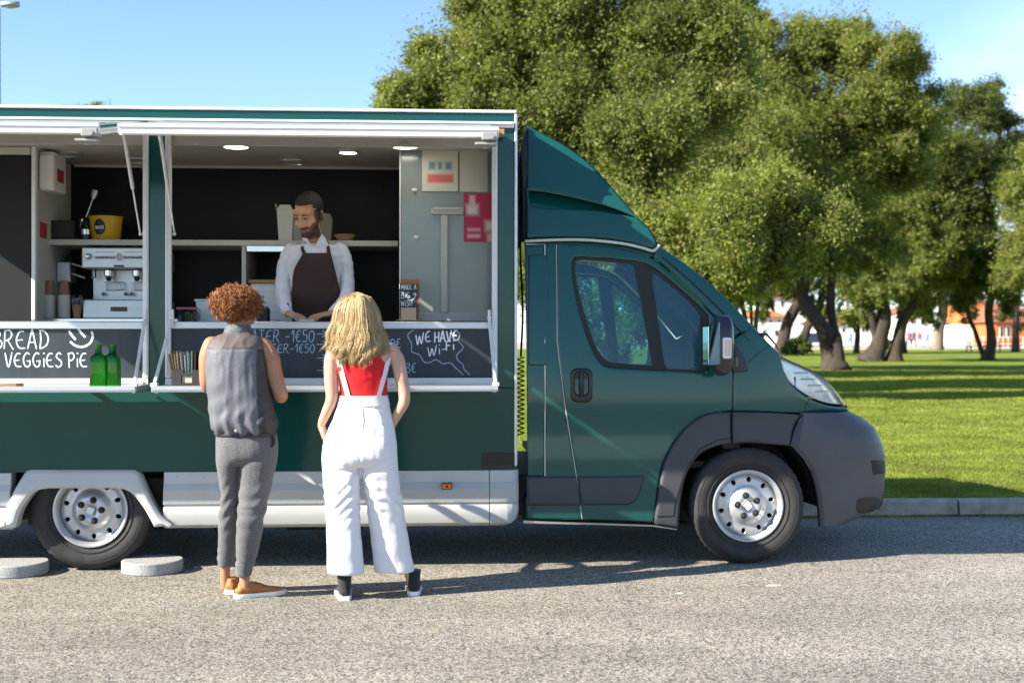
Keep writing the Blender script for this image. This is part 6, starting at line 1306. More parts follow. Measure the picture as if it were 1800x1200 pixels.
# pen and notepad
pen = thing('pen', 'thin blue pen held by the server over the notepad', 'pen', tuple(sf.w(517, 552, -.27))); pb = MB(); pb.tube([sf.w(522, 559, -.29), sf.w(517, 551, -.27), sf.w(507, 536, -.24)], [.0015, .004, .004], 8); pb.build('barrel', mat('pale_blue_barrel', (.25, .33, .6), .3), pen, smooth=True); pc = MB(); pc.tube([sf.w(507.4, 536.5, -.241), sf.w(505, 532.5, -.235)], .0046, 8); pc.build('cap', mat('navy_cap', (.02, .03, .12), .4), pen)
c = U(541, 561, .20); pad = thing('notepad', 'small cream notepad lying on the counter between the hands of the server', 'notepad', (c.x, .20, 1.522)); nb_ = MB(); nb_.box(c.x - .046, c.x + .046, .13, .27, 1.5225, 1.538, .002); nb_.build('pages', mat('cream_paper', (.7, .66, .55), .8), pad); nb_ = MB(); nb_.box(c.x - .047, c.x + .047, .128, .272, 1.5155, 1.5222, .002); nb_.build('backing_card', mat('grey_card', (.3, .28, .25), .9), pad)
# ================================================================== LOOSE THINGS IN AND ON THE TRUCK
def item(name, label, cat, c, group=None): return thing(name, label, cat, tuple(c), group)
# two green bottles on the shelf
def bottle_mat():
    m = bpy.data.materials.new('green_glass'); m.use_nodes = True; n = m.node_tree.nodes; l = m.node_tree.links; n.clear()
    o = n.new('ShaderNodeOutputMaterial'); t = n.new('ShaderNodeBsdfTransparent'); t.inputs[0].default_value = (.16, .86, .22, 1); g = n.new('ShaderNodeBsdfGlossy'); g.inputs['Roughness'].default_value = .02
    d = n.new('ShaderNodeBsdfTranslucent'); d.inputs[0].default_value = (.06, .80, .06, 1); f = n.new('ShaderNodeFresnel'); f.inputs[0].default_value = 1.5; a = n.new('ShaderNodeMixShader'); a.inputs[0].default_value = .5; b = n.new('ShaderNodeMixShader')
    l.new(t.outputs[0], a.inputs[1]); l.new(d.outputs[0], a.inputs[2]); l.new(f.outputs[0], b.inputs[0]); l.new(a.outputs[0], b.inputs[1]); l.new(g.outputs[0], b.inputs[2]); l.new(b.outputs[0], o.inputs[0]); return m
M_GBOT = bottle_mat()
def bottle(px, y, label, rot):
    c = U(px, 0, y); b = item('bottle', label, 'bottle', (c.x, y, 1.139), 'green glass bottles on the serving shelf'); k = (y + CD) / F; mb = MB(); rings = []
    H = 73 * k
    for f, w, p in ((0, 25.5, 6), (.012, 27, 6), (.05, 27, 6), (.55, 27, 6), (.66, 26.5, 5), (.72, 23, 4), (.77, 14, 2.4), (.79, 12, 2), (.94, 12, 2), (.945, 15, 2), (.995, 15, 2), (1, 13, 2)):
        r = w / 2 * k; rings.append([Matrix.Rotation(R(rot), 3, 'Z') @ q + V((c.x, y, 1.1395 + H * f)) for q in tring(V((0, 0, 0)), r, r * .8 if p > 3 else r, 28, p)])
    inner = [[V(((q.x - c.x) * .88 + c.x, (q.y - y) * .88 + y, max(q.z, 1.1395 + .012))) for q in r] for r in rings]
    mb.loft(rings[:1] + rings[1:], cap=False); mb.loft(inner, cap=False); mb.add(rings[0], [tuple(range(28))]); mb.add(inner[0], [tuple(range(28))]); mb.loft([rings[-1], inner[-1]], cap=False); mb.build('glass', M_GBOT, b, smooth=True, sharp=50); return b
bottle(172.5, -.36, 'green glass bottle nearer the smiling chalk face', 8); bottle(197.5, -.33, 'green glass bottle standing next to the shelf stay', -6)
# small card and pen lying on the far shelf
c = U(8, 0, -.42); crd = item('chopping_board', 'small light wooden board lying at the picture edge of the serving shelf', 'board', (c.x, -.42, 1.139)); k = MB(); k.add([(c.x - .2, -.42, 1.1395), (c.x + .055, -.39, 1.1395), (c.x + .075, -.32, 1.1395), (c.x - .2, -.25, 1.1395), (c.x - .2, -.42, 1.15), (c.x + .055, -.39, 1.16), (c.x + .075, -.32, 1.16), (c.x - .2, -.25, 1.15)], [(0, 1, 2, 3), (4, 7, 6, 5), (0, 4, 5, 1), (1, 5, 6, 2), (2, 6, 7, 3), (3, 7, 4, 0)]); k.build('plank', M_WOOD, crd)
# holder with paper sleeves on the other shelf
c = U(333, 0, -.34); hz = 1.139; hold = item('sleeve_holder', 'dark square holder full of upright paper sleeves on the serving shelf', 'holder', (c.x, -.34, hz)); M_HB = mat('dark_leatherette', (.03, .028, .03), .7, noise_s=20, noise_amt=-.4)
k = MB(); x0, x1, y0, y1 = c.x - .088, c.x + .088, -.41, -.27; hb = .098
for a in ((x0, x1, y1 - .006, y1), (x0, x0 + .006, y0 + .0065, y1 - .0065), (x1 - .006, x1, y0 + .0065, y1 - .0065)): k.box(*a, hz + .001, hz + hb, .001)
k.box(x0, x0 + .055, y0, y0 + .006, hz + .001, hz + hb, .001); k.box(x1 - .06, x1, y0, y0 + .006, hz + .001, hz + hb, .001); k.box(x0 + .0555, x1 - .0605, y0, y0 + .006, hz + .001, hz + .02, .001); k.box(x0 + .0555, x1 - .0605, y0, y0 + .006, hz + .062, hz + hb - .02, .001); k.box(x0 + .007, x1 - .007, y0 + .007, y1 - .007, hz + .001, hz + .006, 0); k.build('box', M_HB, hold)
k = MB(); k.box(c.x - .03, c.x + .026, y0 + .008, y0 + .011, hz + .022, hz + .06, 0); k.build('card_insert', mat('cream_card', (.55, .48, .38), .8), hold)
cols = [(.42, .27, .13), (.55, .40, .22), (.60, .47, .30), (.66, .58, .42), (.70, .66, .55), (.72, .72, .66), (.45, .62, .52), (.68, .70, .66), (.40, .60, .48), (.25, .13, .07), (.22, .12, .06), (.28, .15, .08), (.24, .13, .07)]
q = random.Random(4); sl0 = {}
for i in range(15):
    f = i / 14; ci = min(12, int(f * 13)); x = x0 + .015 + f * .145; lean = (-.20 + .32 * f) * .9 + q.uniform(-.03, .03)
    h = .185 + q.uniform(-.012, .012); k = MB(); k.box(-.0045, .0045, -.045, .045, 0, h, .001); k.box(-.0035, -.0025, -.043, .043, h + .0002, h + .006, 0)
    o = k.build('paper_sleeve', mat('sleeve_paper_%d' % ci, cols[ci], .85, noise_s=30, noise_amt=.15)); o.location = (x, -.34 + q.uniform(-.008, .008), hz + .008); o.rotation_euler = (q.uniform(-.05, .05), lean, q.uniform(-.2, .2))
    cw = ('tan', 'tan', 'light tan', 'buff', 'cream', 'off white', 'pale green', 'off white', 'green', 'dark brown', 'dark brown', 'dark brown', 'dark brown')[ci]
    od = ('first', 'second', 'third', 'fourth', 'fifth', 'sixth', 'seventh', 'eighth', 'ninth', 'tenth', 'eleventh', 'twelfth', 'thirteenth', 'fourteenth', 'last')[i]
    tag(o, '%s paper sleeve, %s from the window frame in the dark holder' % (cw, od), 'paper sleeve', 'paper sleeves packed in the dark holder')
# kitchen things
CZ = 1.5505
def cups(px, y, label, hw=23, hb=38):
    c = U(px, 0, y); s = item('cup_stack', label, 'cup stack', (c.x, y, CZ), 'stacks of paper cups at the back of the kitchen'); z = CZ
    for i in range(20): k = MB(); r = .040; k.lathe([(r - .006, z), (r - .001, z + .006), (r, z + .0072), (r - .003, z + .008)], (c.x, y, 0), n=20); o = k.build('white_cup' if 0 else 'cup', M_CUPW, s, smooth=True, sharp=30); z += .0075
    for i in range(1): k = MB(); k.lathe([(.036, z + .001), (.0365, z + .006), (.035, z + .007), (.026, z + .092), (.024, z + .094), (.024, z + .090), (.001, z + .090)], (c.x, y, 0), n=24); k.build('brown_cup', M_CUPB, s, smooth=True, sharp=40)
M_CUPW = mat('white_paper_cup', (.70, .68, .62), .7); M_CUPB = mat('brown_paper_cup', (.30, .16, .10), .75, noise_s=60, noise_amt=.25)
cups(87, .56, 'shaded stack of white paper cups under a brown cup, against the side panel'); cups(112.5, .55, 'half sunlit white cup stack under a brown cup, beside the domed drink cup')
c = U(135, 0, .58); s = item('drink_cup', 'single brown paper cup topped with a clear dome lid beside the coffee machine', 'cup', (c.x, .58, CZ)); k = MB(); k.lathe([(.022, CZ), (.031, CZ + .085), (.033, CZ + .088), (.030, CZ + .09)], (c.x, .58, 0), n=24); k.build('paper_cup', mat('kraft_cup', (.42, .24, .12), .7), s, smooth=True); k = MB(); k.lathe([(.034, CZ + .0905), (.040, CZ + .118), (.038, CZ + .14), (.026, CZ + .155), (.001, CZ + .157)], (c.x, .58, 0), n=24); k.build('dome_lid', glass_mat('dome_plastic', (.75, .78, .82), 1, .15), s, smooth=True)
# coffee machine
def cm(px, py, y=.62): return U(px, py, y)
mx0, mx1 = cm(143, 0).x, cm(279, 0).x; M_MACH = mat('brushed_machine_steel', (.56, .59, .61), .35, metal=.55, noise_s=4, noise_amt=.12, stretch=(.3, 4, 9)); mc = item('coffee_machine', 'two group silver espresso machine with round buttons and two portafilter spouts', 'coffee machine', ((mx0 + mx1) / 2, 0.87, CZ))
zz = lambda py: cm(0, py).z
mh = MB(); mh.box(mx0, mx1, 0.62, 1.14, zz(471), zz(434), .008); mh.build('head', M_MACH, mc)
mh = MB(); mh.box(cm(152, 0).x, mx1 - .01, 0.78, 1.14, zz(527), zz(471.5), .003); mh.build('back_panel', M_MACH, mc)
mh = MB(); mh.box(cm(146, 0).x, mx1 + .004, 0.6, 1.14, zz(560), zz(526), .008); mh.build('drip_base', M_MACH, mc)
mh = MB(); mh.box(cm(196, 0).x, cm(225, 0).x, 0.596, 0.5995, zz(547), zz(539), .001); mh.build('dark_badge', M_HAND, mc); mh = MB(); mh.box(cm(200, 0).x, cm(218, 0).x, 0.616, 0.6195, zz(468.5), zz(465), .001); mh.build('dark_badge', M_HAND, mc)
mh = MB(); mh.box(mx0 + .01, mx1 - .01, 0.66, 1.12, zz(560) - .014, zz(560) - .001, 0); mh.build('feet_plinth', M_BLACK, mc)
mh = MB(); c = cm(210, 451.5); mh.lathe([(.026, 0.6195), (.026, 0.617), (.001, 0.616)], (c.x, 0, c.z), 'y', 24); mh.build('round_emblem', mat('lilac_emblem', (.5, .46, .5), .5), mc)
for px in (156, 256):
    c = cm(px, 451); mh = MB(); mh.lathe([(.017, 0.6195), (.02, 0.61), (.019, 0.585), (.012, 0.575), (.001, 0.573)], (c.x, 0, c.z), 'y', 16); mh.build('knob', M_STEEL, mc, smooth=True)
for bse in (169.5, 219.5):
    for i in range(7):
        c = cm(bse + i * 4.95, 452.5); mh = MB(); mh.lathe([(.0095, 0.6195), (.0095, 0.615), (.0075, 0.614)], (c.x, 0, c.z), 'y', 10); b0 = mh.build('button', M_BLACK, mc); mh = MB(); mh.lathe([(.0052, 0.6138), (.001, 0.612)], (c.x, 0, c.z), 'y', 10); mh.build('button_cap', M_WHITE, b0)
        c = cm(bse + i * 4.95, 443); mh = MB(); mh.ell((c.x, 0.6185, c.z), (.004, .003, .004), 6, 5); mh.build('indicator', M_BLACK, mc)
for px in (186, 236):
    c = cm(px, 478); mh = MB(); mh.box(c.x - .022, c.x + .022, 0.65, 0.76, zz(486), zz(471.6), .01); gp = mh.build('brew_group', M_STEEL, mc); mh = MB(); mh.tube([(c.x, 0.7, zz(486)), (c.x, 0.69, zz(491))], [.02, .014], 10); mh.build('spout', M_BLACK, gp)
    x0, x1 = cm(px - 13.5, 0).x, cm(px + 28, 0).x; rk = MB()
    x0, x1 = cm(px - 13, 0).x, cm(px + 27, 0).x; f = lambda t: x0 + (x1 - x0) * t
    rk.tube([(f(0), 0.75, zz(515)), (f(.06), 0.75, zz(494)), (f(.94), 0.75, zz(494)), (f(1), 0.75, zz(515))], .0028, 5)
    for i in range(11): rk.tube([(f(.1 + .08 * i), 0.76, zz(495)), (f(.1 + .08 * i), 0.76, zz(508))], .0012, 4)
    rk.tube([(f(.08), 0.76, zz(508)), (f(.92), 0.76, zz(508))], .002, 4)
    for t in (0, 1): rk.ell((f(t), 0.745, zz(515)), (.013, .013, .012), 8, 6)
    rk.build('cup_rail', M_STEEL, mc)
sw_ = MB(); sw_.tube([cm(163, 472, 0.72), cm(163, 487, 0.71)], .004, 6); sw_.ell(cm(163, 488, 0.71), (.011, .011, .011), 8, 6); sw_.build('steam_wand', M_STEEL, mc); sw_ = MB(); sw_.tube([cm(168, 472, 0.72), cm(168, 488, 0.7)], .005, 6); sw_.build('steam_wand', M_BLACK, mc)
for px in (183, 233): k = MB(); c = cm(px, 432, 0.82); k.lathe([(.032, zz(434) + .001), (.036, zz(434) + .012), (.03, zz(434) + .013)], (c.x, 0.82, 0), n=16); o = k.build('saucer_rest' if 0 else 'top_cup', M_CUPB, None); put(o, mc)
# on the inner shelf
SZ = SHZ + .0005; ys = .70
def shx(px): return U(px, 0, ys).x
def shz(py): return U(0, py, ys).z
s = item('speaker_box', 'matt black box standing on the inner shelf next to the red label', 'box', (shx(110), 0.74, SZ)); k = MB(); k.box(shx(88), shx(133), 0.66, 0.86, SZ, shz(388), .004); k.build('casing', mat('matt_black', (.012, .012, .013), .7), s); k = MB(); k.box(shx(92), shx(129), 0.656, 0.6595, SZ + .01, shz(391), .002); k.build('front_cloth', M_BLACK, s)
s = item('grinder_jar', 'small black jar with a silver band between the black box and the yellow bucket', 'jar', (shx(150), 0.7, SZ)); k = MB(); cx_ = shx(150); k.lathe([(.033, SZ), (.033, SZ + .075), (.026, SZ + .10), (.018, SZ + .13), (.012, SZ + .15)], (cx_, 0.7, 0), n=20); k.build('body', M_HAND, s, smooth=True); k = MB(); k.lathe([(.0335, SZ + .035), (.0345, SZ + .037), (.0345, SZ + .070), (.0335, SZ + .072)], (cx_, 0.7, 0), n=20, cap=False); k.build('band', M_STEEL, s)
s = item('spice_jar', 'little glass jar behind the black box on the inner shelf', 'jar', (shx(137), 0.82, SZ)); k = MB(); k.lathe([(.025, SZ), (.025, SZ + .11), (.02, SZ + .12)], (shx(137), 0.82, 0), n=16); k.build('body', M_CUPW, s, smooth=True); k = MB(); k.lathe([(.022, SZ + .1205), (.022, SZ + .15), (.001, SZ + .152)], (shx(137), 0.82, 0), n=16); k.build('lid', M_STEEL, s, smooth=True)
M_YEL = mat('yellow_enamel', (.55, .33, .015), .4); s = item('bucket', 'yellow bucket with a dark round emblem reading BEER on the inner shelf', 'bucket', (shx(182), 0.76, SZ)); k = MB(); cx_ = shx(182); yb = 0.76
k.lathe([(.088, SZ), (.092, SZ + .004), (.108, SZ + .150), (.113, SZ + .153), (.113, SZ + .160), (.105, SZ + .160), (.088, SZ + .01), (.001, SZ + .01)], (cx_, yb, 0), n=36, cap=False); k.build('pail', M_YEL, s, smooth=True, sharp=50)
def bky(x, z): r = .092 + (z - SZ) * .11; return yb - math.sqrt(max(1e-5, r * r - (x - cx_) ** 2))
em = MB(); ec = V((cx_ - .016, SZ + .085)); ringsE = []
for f in (0.02, .35, .7, .95, 1.0): ringsE.append([V((ec.x + .040 * f * math.cos(t), bky(ec.x + .040 * f * math.cos(t), ec.y + .054 * f * math.sin(t)) - .0015, ec.y + .054 * f * math.sin(t))) for t in [2 * math.pi * i / 28 for i in range(28)]])
em.loft(ringsE, cap=False); eo = em.build('emblem', mat('navy_emblem', (.012, .012, .03), .5), s)
em = MB(); em.tube([p + V((0, -.001, 0)) for p in ringsE[-1]] + [ringsE[-1][0]], .0016, 4, cap=False); em.build('emblem_ring', M_YEL, eo)
write('lettering', 'BEER', lambda u, v: V((ec.x - .027 + u * .0185, bky(ec.x - .027 + u * .0185, ec.y - .006) - .003, ec.y - .012 + v * .022)), eo, M_CUPW, .004)
hb_ = MB(); hb_.tube(cr_curve([(cx_ - .112, yb, SZ + .15), (cx_ - .09, yb - .03, SZ + .175), (cx_, yb + .02, SZ + .185), (cx_ + .09, yb + .03, SZ + .175), (cx_ + .112, yb, SZ + .15)], 5), .004, 6); hb_.build('handle', M_BLACK, s)
s = item('spatula', 'long handled grey spatula leaning out of the pots behind the yellow bucket', 'spatula', (shx(152), 0.84, SZ)); k = MB(); k.tube([U(150, 385, 0.86), U(163, 350, 0.88)], [.006, .008], 8); k.build('handle', M_STEEL, s); k = MB(); k.tube([U(163, 350, 0.88), U(165, 342, 0.88), U(167, 334, 0.88)], [.010, .02, .018], 8, flat=.4); k.build('blade', M_ALU, s)
M_PAPB = mat('grey_white_card', (.52, .52, .47), .8)
def takeout(px0, px1, py, y, label, m, gname):
    x0, x1, z1 = U(px0, 0, y).x, U(px1, 0, y).x, U(0, py, y).z; s = item('takeout_boxes', label, 'takeout boxes', ((x0 + x1) / 2, y + .06, SZ), gname); k = MB(); w = x1 - x0; n = 4
    k.loft([[V((x0 + w * (.13 - .13 * f), y, SZ + (z1 - SZ) * f)), V((x1 - w * (.13 - .13 * f), y, SZ + (z1 - SZ) * f)), V((x1 - w * (.13 - .13 * f), y + .12, SZ + (z1 - SZ) * f)), V((x0 + w * (.13 - .13 * f), y + .12, SZ + (z1 - SZ) * f))] for f in (0, .3, .6, .86)]); k.build('box', m, s)
    for a0, a1 in ((.16, .84),): k = MB(); zf = SZ + (z1 - SZ) * .861; zt_ = z1; k.add([(x0 + w * .02, y - .001, zf), (x1 - w * .02, y - .001, zf), (x1 - w * .2, y - .004, zt_), (x0 + w * .2, y - .004, zt_), (x0 + w * .02, y + .002, zf), (x1 - w * .02, y + .002, zf), (x1 - w * .2, y, zt_), (x0 + w * .2, y, zt_)], [(0, 1, 2, 3), (7, 6, 5, 4), (0, 4, 5, 1), (1, 5, 6, 2), (2, 6, 7, 3), (3, 7, 4, 0)]); k.build('flap', m, s)
    k = MB(); k.add([(x0 - .002, y + .01, zf), (x0 - .002, y + .11, zf), (x0 - .014, y + .09, zt_ + .01), (x0 - .014, y + .03, zt_ + .01), (x0 + .002, y + .01, zf), (x0 + .002, y + .11, zf), (x0 - .010, y + .09, zt_ + .01), (x0 - .010, y + .03, zt_ + .01)], [(0, 1, 2, 3), (7, 6, 5, 4), (0, 4, 5, 1), (1, 5, 6, 2), (2, 6, 7, 3), (3, 7, 4, 0)]); k.build('flap', m, s)
takeout(486, 516, 357, 0.68, 'tall white stack of open takeout boxes beside the head of the server', M_PAPB, None)
takeout(515, 530, 388, 0.8, 'shorter white takeout box half hidden behind the tall white stack', M_PAPB, None)
takeout(562, 584, 372, 0.76, 'khaki paper box behind the collar of the server on the inner shelf', mat('khaki_card', (.20, .19, .14), .8), None)
s = item('bowl', 'shallow wooden bowl on the inner shelf beside the khaki box', 'bowl', (U(606, 0, 0.76).x, 0.76, SZ)); k = MB(); k.lathe([(.035, SZ), (.07, SZ + .04), (.072, SZ + .05), (.066, SZ + .048), (.03, SZ + .01)], (U(606, 0, 0.76).x, 0.76, 0), n=24, cap=False); k.build('shell', M_WOOD, s, smooth=True); k = MB(); k.lathe([(.034, SZ - .0002), (.034, SZ + .009), (.001, SZ + .009)], (U(606, 0, 0.76).x, 0.76, 0), n=20); k.build('base', M_WOOD, s)
# on the near counter behind the curly haired man
TZ = 1.5155
yk = .34
M_TUBC = glass_mat('milky_plastic', (.62, .66, .66), .8, .2)
x0, x1 = U(311, 0, yk).x, U(347, 0, yk).x; s = item('food_tub', 'clear plastic tub of sachets with a pink rim on the counter by the window frame', 'tub', ((x0 + x1) / 2, yk + .06, TZ)); k = MB(); k.loft([[V((x0 + .006, yk, TZ + .001)), V((x1 - .006, yk, TZ + .001)), V((x1 - .006, yk + .12, TZ + .001)), V((x0 + .006, yk + .12, TZ + .001))], [V((x0, yk - .004, U(0, 541, yk).z)), V((x1, yk - .004, U(0, 541, yk).z)), V((x1, yk + .124, U(0, 541, yk).z)), V((x0, yk + .124, U(0, 541, yk).z))]], cap=False); k.build('tub_wall', M_TUBC, s)
k = MB(); zt = U(0, 541, yk).z; k.box(x0 - .003, x1 + .003, yk - .008, yk - .0045, zt - .008, zt + .006, .002); k.build('rim', mat('pink_rim', (.5, .16, .17), .4), s)
for i, cc in enumerate([(.5, .5, .46), (.12, .11, .10), (.42, .40, .16), (.45, .43, .2), (.5, .48, .45), (.42, .2, .15)]): k = MB(); xx = x0 + .010 + i * (x1 - x0 - .02) / 6; k.box(xx, xx + .014, yk + .01, yk + .10, TZ + .003, TZ + .05 + .012 * (i % 3), .001); k.build('sachet', mat('sachet_%s' % 'abcdef'[i], cc, .6), s)
yk = .46; x0, x1 = U(344, 0, yk).x, U(400, 0, yk).x; z1 = U(0, 525, yk).z; s = item('storage_bin', 'white plastic storage bin on the counter behind the curly hair', 'bin', ((x0 + x1) / 2, yk + .1, TZ)); k = MB(); k.loft([[V((x0 + .02 - .02 * f, yk - .0, TZ + (z1 - .014 - TZ) * f)), V((x1 - .02 + .02 * f, yk, TZ + (z1 - .014 - TZ) * f)), V((x1 - .02 + .02 * f, yk + .2, TZ + (z1 - .014 - TZ) * f)), V((x0 + .02 - .02 * f, yk + .2, TZ + (z1 - .014 - TZ) * f))] for f in (0.004, 1)]); k.build('bin_body', M_WHITE, s); k = MB(); k.box(x0 - .008, x1 + .008, yk - .008, yk + .208, z1 - .0135, z1, .004); k.build('rim', M_WHITE, s)
yk = .38; x0, x1 = U(452, 0, yk).x, U(474, 0, yk).x; z1 = U(0, 538, yk).z; s = item('card_terminal', 'black rounded card terminal on the counter beside the writing hand', 'card terminal', ((x0 + x1) / 2, yk, TZ)); k = MB(); k.box(x0, x1, yk - .02, yk + .05, TZ + .001, z1, .014); k.build('casing', M_HAND, s); k = MB(); k.box(x0 + .008, x1 - .02, yk - .0235, yk - .0205, TZ + .02, z1 - .02, .001); k.build('screen', M_BLACK, s)
# table sign
yk = .20; s = item('table_sign', 'small black framed counter sign chalked MAKE A BIG WISH', 'sign', (U(718, 0, yk).x, yk, 1.522)); k = MB(); x0, x1 = U(702.5, 0, yk).x, U(734, 0, yk).x; z0, z1 = 1.523, U(0, 497, yk).z
k.box(U(696, 0, yk).x, U(739, 0, yk).x, yk - .05, yk + .06, z0, z0 + .014, .003); k.build('base', M_HAND, s)
k = MB()
for a, b_ in ((x0, x0 + .008), (x1 - .008, x1)): k.box(a, b_, yk - .006, yk + .006, z0 + .0145, z1, .001)
k.box(x0 + .0085, x1 - .0085, yk - .006, yk + .006, z1 - .006, z1, .001); k.build('frame', M_HAND, s)
bz0 = U(0, 539, yk).z; k = MB(); k.box(x0 + .0085, x1 - .0085, yk - .003, yk + .003, bz0, z1 - .0065, 0); bd = k.build('sign_board', M_BOARD, s)
k = MB(); k.box(x0 + .0085, x1 - .0085, yk - .0015, yk + .0015, z0 + .015, bz0 - .001, 0); k.build('clear_foot', M_CLEAR, s)
def sgn(px0, py0, h, wd): 
    i = [0]
    def f(u, v): i[0] += 1; return U(px0 + u * wd, py0 - v * h, yk - .0038 - i[0] * 1e-6)
    return f
for args in (('MAKE A', 705, 509, 9, 6.4), ('BiG', 705, 524, 10, 9), ('WiSH!', 705, 537.5, 9, 7)): write('chalk_word', args[0], sgn(*args[1:]), bd, M_CHALK, .0042)
am = MB(); ribbon(am, cr_curve([U(a, b_, yk - .004) for a, b_ in ((716, 527), (723, 527.5), (729, 523), (730, 516))], 4), .005, V((0, -1, 0))); ribbon(am, cr_curve([U(a, b_, yk - .0041) for a, b_ in ((726, 518), (730, 515), (732, 520))], 3), .006, V((0, -1, 0))); am.build('chalk_swirl', M_CHALK, bd)
yo = .27; s = item('orange_board', 'plain orange board standing behind the little chalk sign', 'board', (U(720, 0, yo).x, yo, 1.516)); k = MB(); k.box(U(704, 0, yo).x, U(736.5, 0, yo).x, yo, yo + .012, 1.516, U(0, 488.5, yo).z, .002); k.build('panel', mat('orange_paint', (.50, .17, .05), .6, noise_s=6, noise_amt=.15), s); k = MB(); k.box(U(708, 0, yo).x, U(733, 0, yo).x, yo + .0125, yo + .05, 1.516, 1.53, .002); k.build('foot', M_WOOD, s)
# posters on the grey screen: the print is soft, as if washed out
def poster_mat(name, base, rects, w, h):
    m, n, l, b = nodes_mat(name); t = n.new('ShaderNodeTexCoord'); sp = n.new('ShaderNodeSeparateXYZ'); l.new(t.outputs['Generated'], sp.inputs[0]); cur = None; b.inputs['Roughness'].default_value = .7
    rgb = n.new('ShaderNodeRGB'); rgb.outputs[0].default_value = (*base, 1); cur = rgb.outputs[0]
    def M_(op, a, c): q = n.new('ShaderNodeMath'); q.operation = op; [(l.new(v, q.inputs[i]) if hasattr(v, 'links') else setattr(q.inputs[i], 'default_value', v)) for i, v in enumerate((a, c))]; return q.outputs[0]
    for cx_, cz_, rx, rz, col, soft in rects:
        dx_ = M_('SUBTRACT', M_('ABSOLUTE', M_('SUBTRACT', sp.outputs[0], cx_), 0), rx); dz_ = M_('SUBTRACT', M_('ABSOLUTE', M_('SUBTRACT', sp.outputs[2], cz_), 0), rz); d = M_('MAXIMUM', M_('MULTIPLY', dx_, w), M_('MULTIPLY', dz_, h))
        r = n.new('ShaderNodeMapRange'); r.interpolation_type = 'SMOOTHSTEP'; r.inputs[1].default_value = -soft; r.inputs[2].default_value = soft; r.inputs[3].default_value = 1; r.inputs[4].default_value = 0; l.new(d, r.inputs[0]); x = n.new('ShaderNodeMix'); x.data_type = 'RGBA'; l.new(r.outputs[0], x.inputs['Factor']); l.new(cur, x.inputs['A']); x.inputs['B'].default_value = (*col, 1); cur = x.outputs['Result']
    l.new(cur, b.inputs['Base Color']); return m
yp = .352
def poster(px0, px1, py0, py1, label, base, rects):
    a, b_ = U(px0, py1, yp), U(px1, py0, yp); w, h = b_.x - a.x, b_.z - a.z; o = MB().box(a.x, b_.x, yp, yp + .003, a.z, b_.z, 0).build('poster', poster_mat('poster_print', base, rects, w, h)); tag(o, label, 'poster', 'posters on the grey screen'); return o
cr_b = (.62, .60, .50); bl_c = (.16, .28, .35)
poster(742, 805, 262, 336, 'cream poster with a smudged blue heading above a red block', cr_b, [(.28, .6, .09, .09, bl_c, .012), (.50, .6, .06, .09, bl_c, .012), (.74, .6, .09, .09, bl_c, .012), (.51, .3, .36, .10, (.66, .16, .14), .012), (.5, .97, .05, .02, (.6, .25, .2), .012)])
poster(808, 857, 262, 337, 'blank cream poster beside the window frame', (.58, .57, .48), [(.9, .5, .08, .5, (.50, .52, .52), .02)])
poster(815, 865, 340, 425, 'magenta poster with pale round shapes below the cream posters', (.50, .035, .10), [(.30, .86, .10, .10, (.72, .5, .52), .012), (.30, .66, .20, .10, (.75, .68, .66), .022), (.36, .25, .22, .03, (.66, .40, .42), .012), (.36, .12, .22, .035, (.68, .45, .46), .012), (.92, .33, .16, .10, (.70, .62, .60), .02), (.93, .08, .1, .09, (.62, .55, .48), .02)])
# stone discs beside the rear wheel
def disc(px, py, rx, rot, label):
    c = G(px, py); k = (c.y + CD) / F; r = rx * k; o = MB(); n = 40; th = .072
    o.loft([[V((rr * math.cos(t), rr * math.sin(t), z)) for t in [2 * math.pi * i / n for i in range(n)]] for rr, z in ((r - .004, 0), (r, .005), (r, th - .006), (r - .006, th))]); q = o.build('stone_disc', M_STONE, smooth=True, sharp=35); q.location = (c.x, c.y, 0.001); tag(q, label, 'stone disc', 'round stone discs chocking the rear wheel'); return q
M_STONE = mat('speckled_granite', (.40, .41, .41), .9, noise_s=120, noise_amt=.5, bump=.4, bump_s=150)
disc(268, 1003, 52, 0, 'granite disc lying between the rear wheel and the curly haired customer'); disc(28, 1007, 54, 0, 'granite disc on the far side of the rear wheel, cut by the picture edge')
# bits of litter on the road
for i, (px, py, w, cc) in enumerate([(1360, 1029, .05, (.40, .38, .34)), (1195, 1043, .03, (.5, .48, .47)), (762, 1105, .012, (.3, .32, .1)), (1665, 1017, .006, (.02, .02, .02)), (1242, 1144, .015, (.18, .17, .06)), (345, 997, .012, (.72, .7, .68)), (300, 1108, .012, (.25, .26, .1))]):
    c = G(px, py); k = MB(); n = 9; q = random.Random(i); ring = [V((w * math.cos(t) * q.uniform(.7, 1.1), w * .6 * math.sin(t) * q.uniform(.7, 1.1), 0)) for t in [2 * math.pi * j / n for j in range(n)]]; k.loft([ring, [p * .9 + V((0, 0, .003)) for p in ring]]); o = k.build('litter', mat('litter_%s' % 'abcdefg'[i], cc, .9)); o.location = (c.x, c.y, .002); o['kind'] = 'stuff'
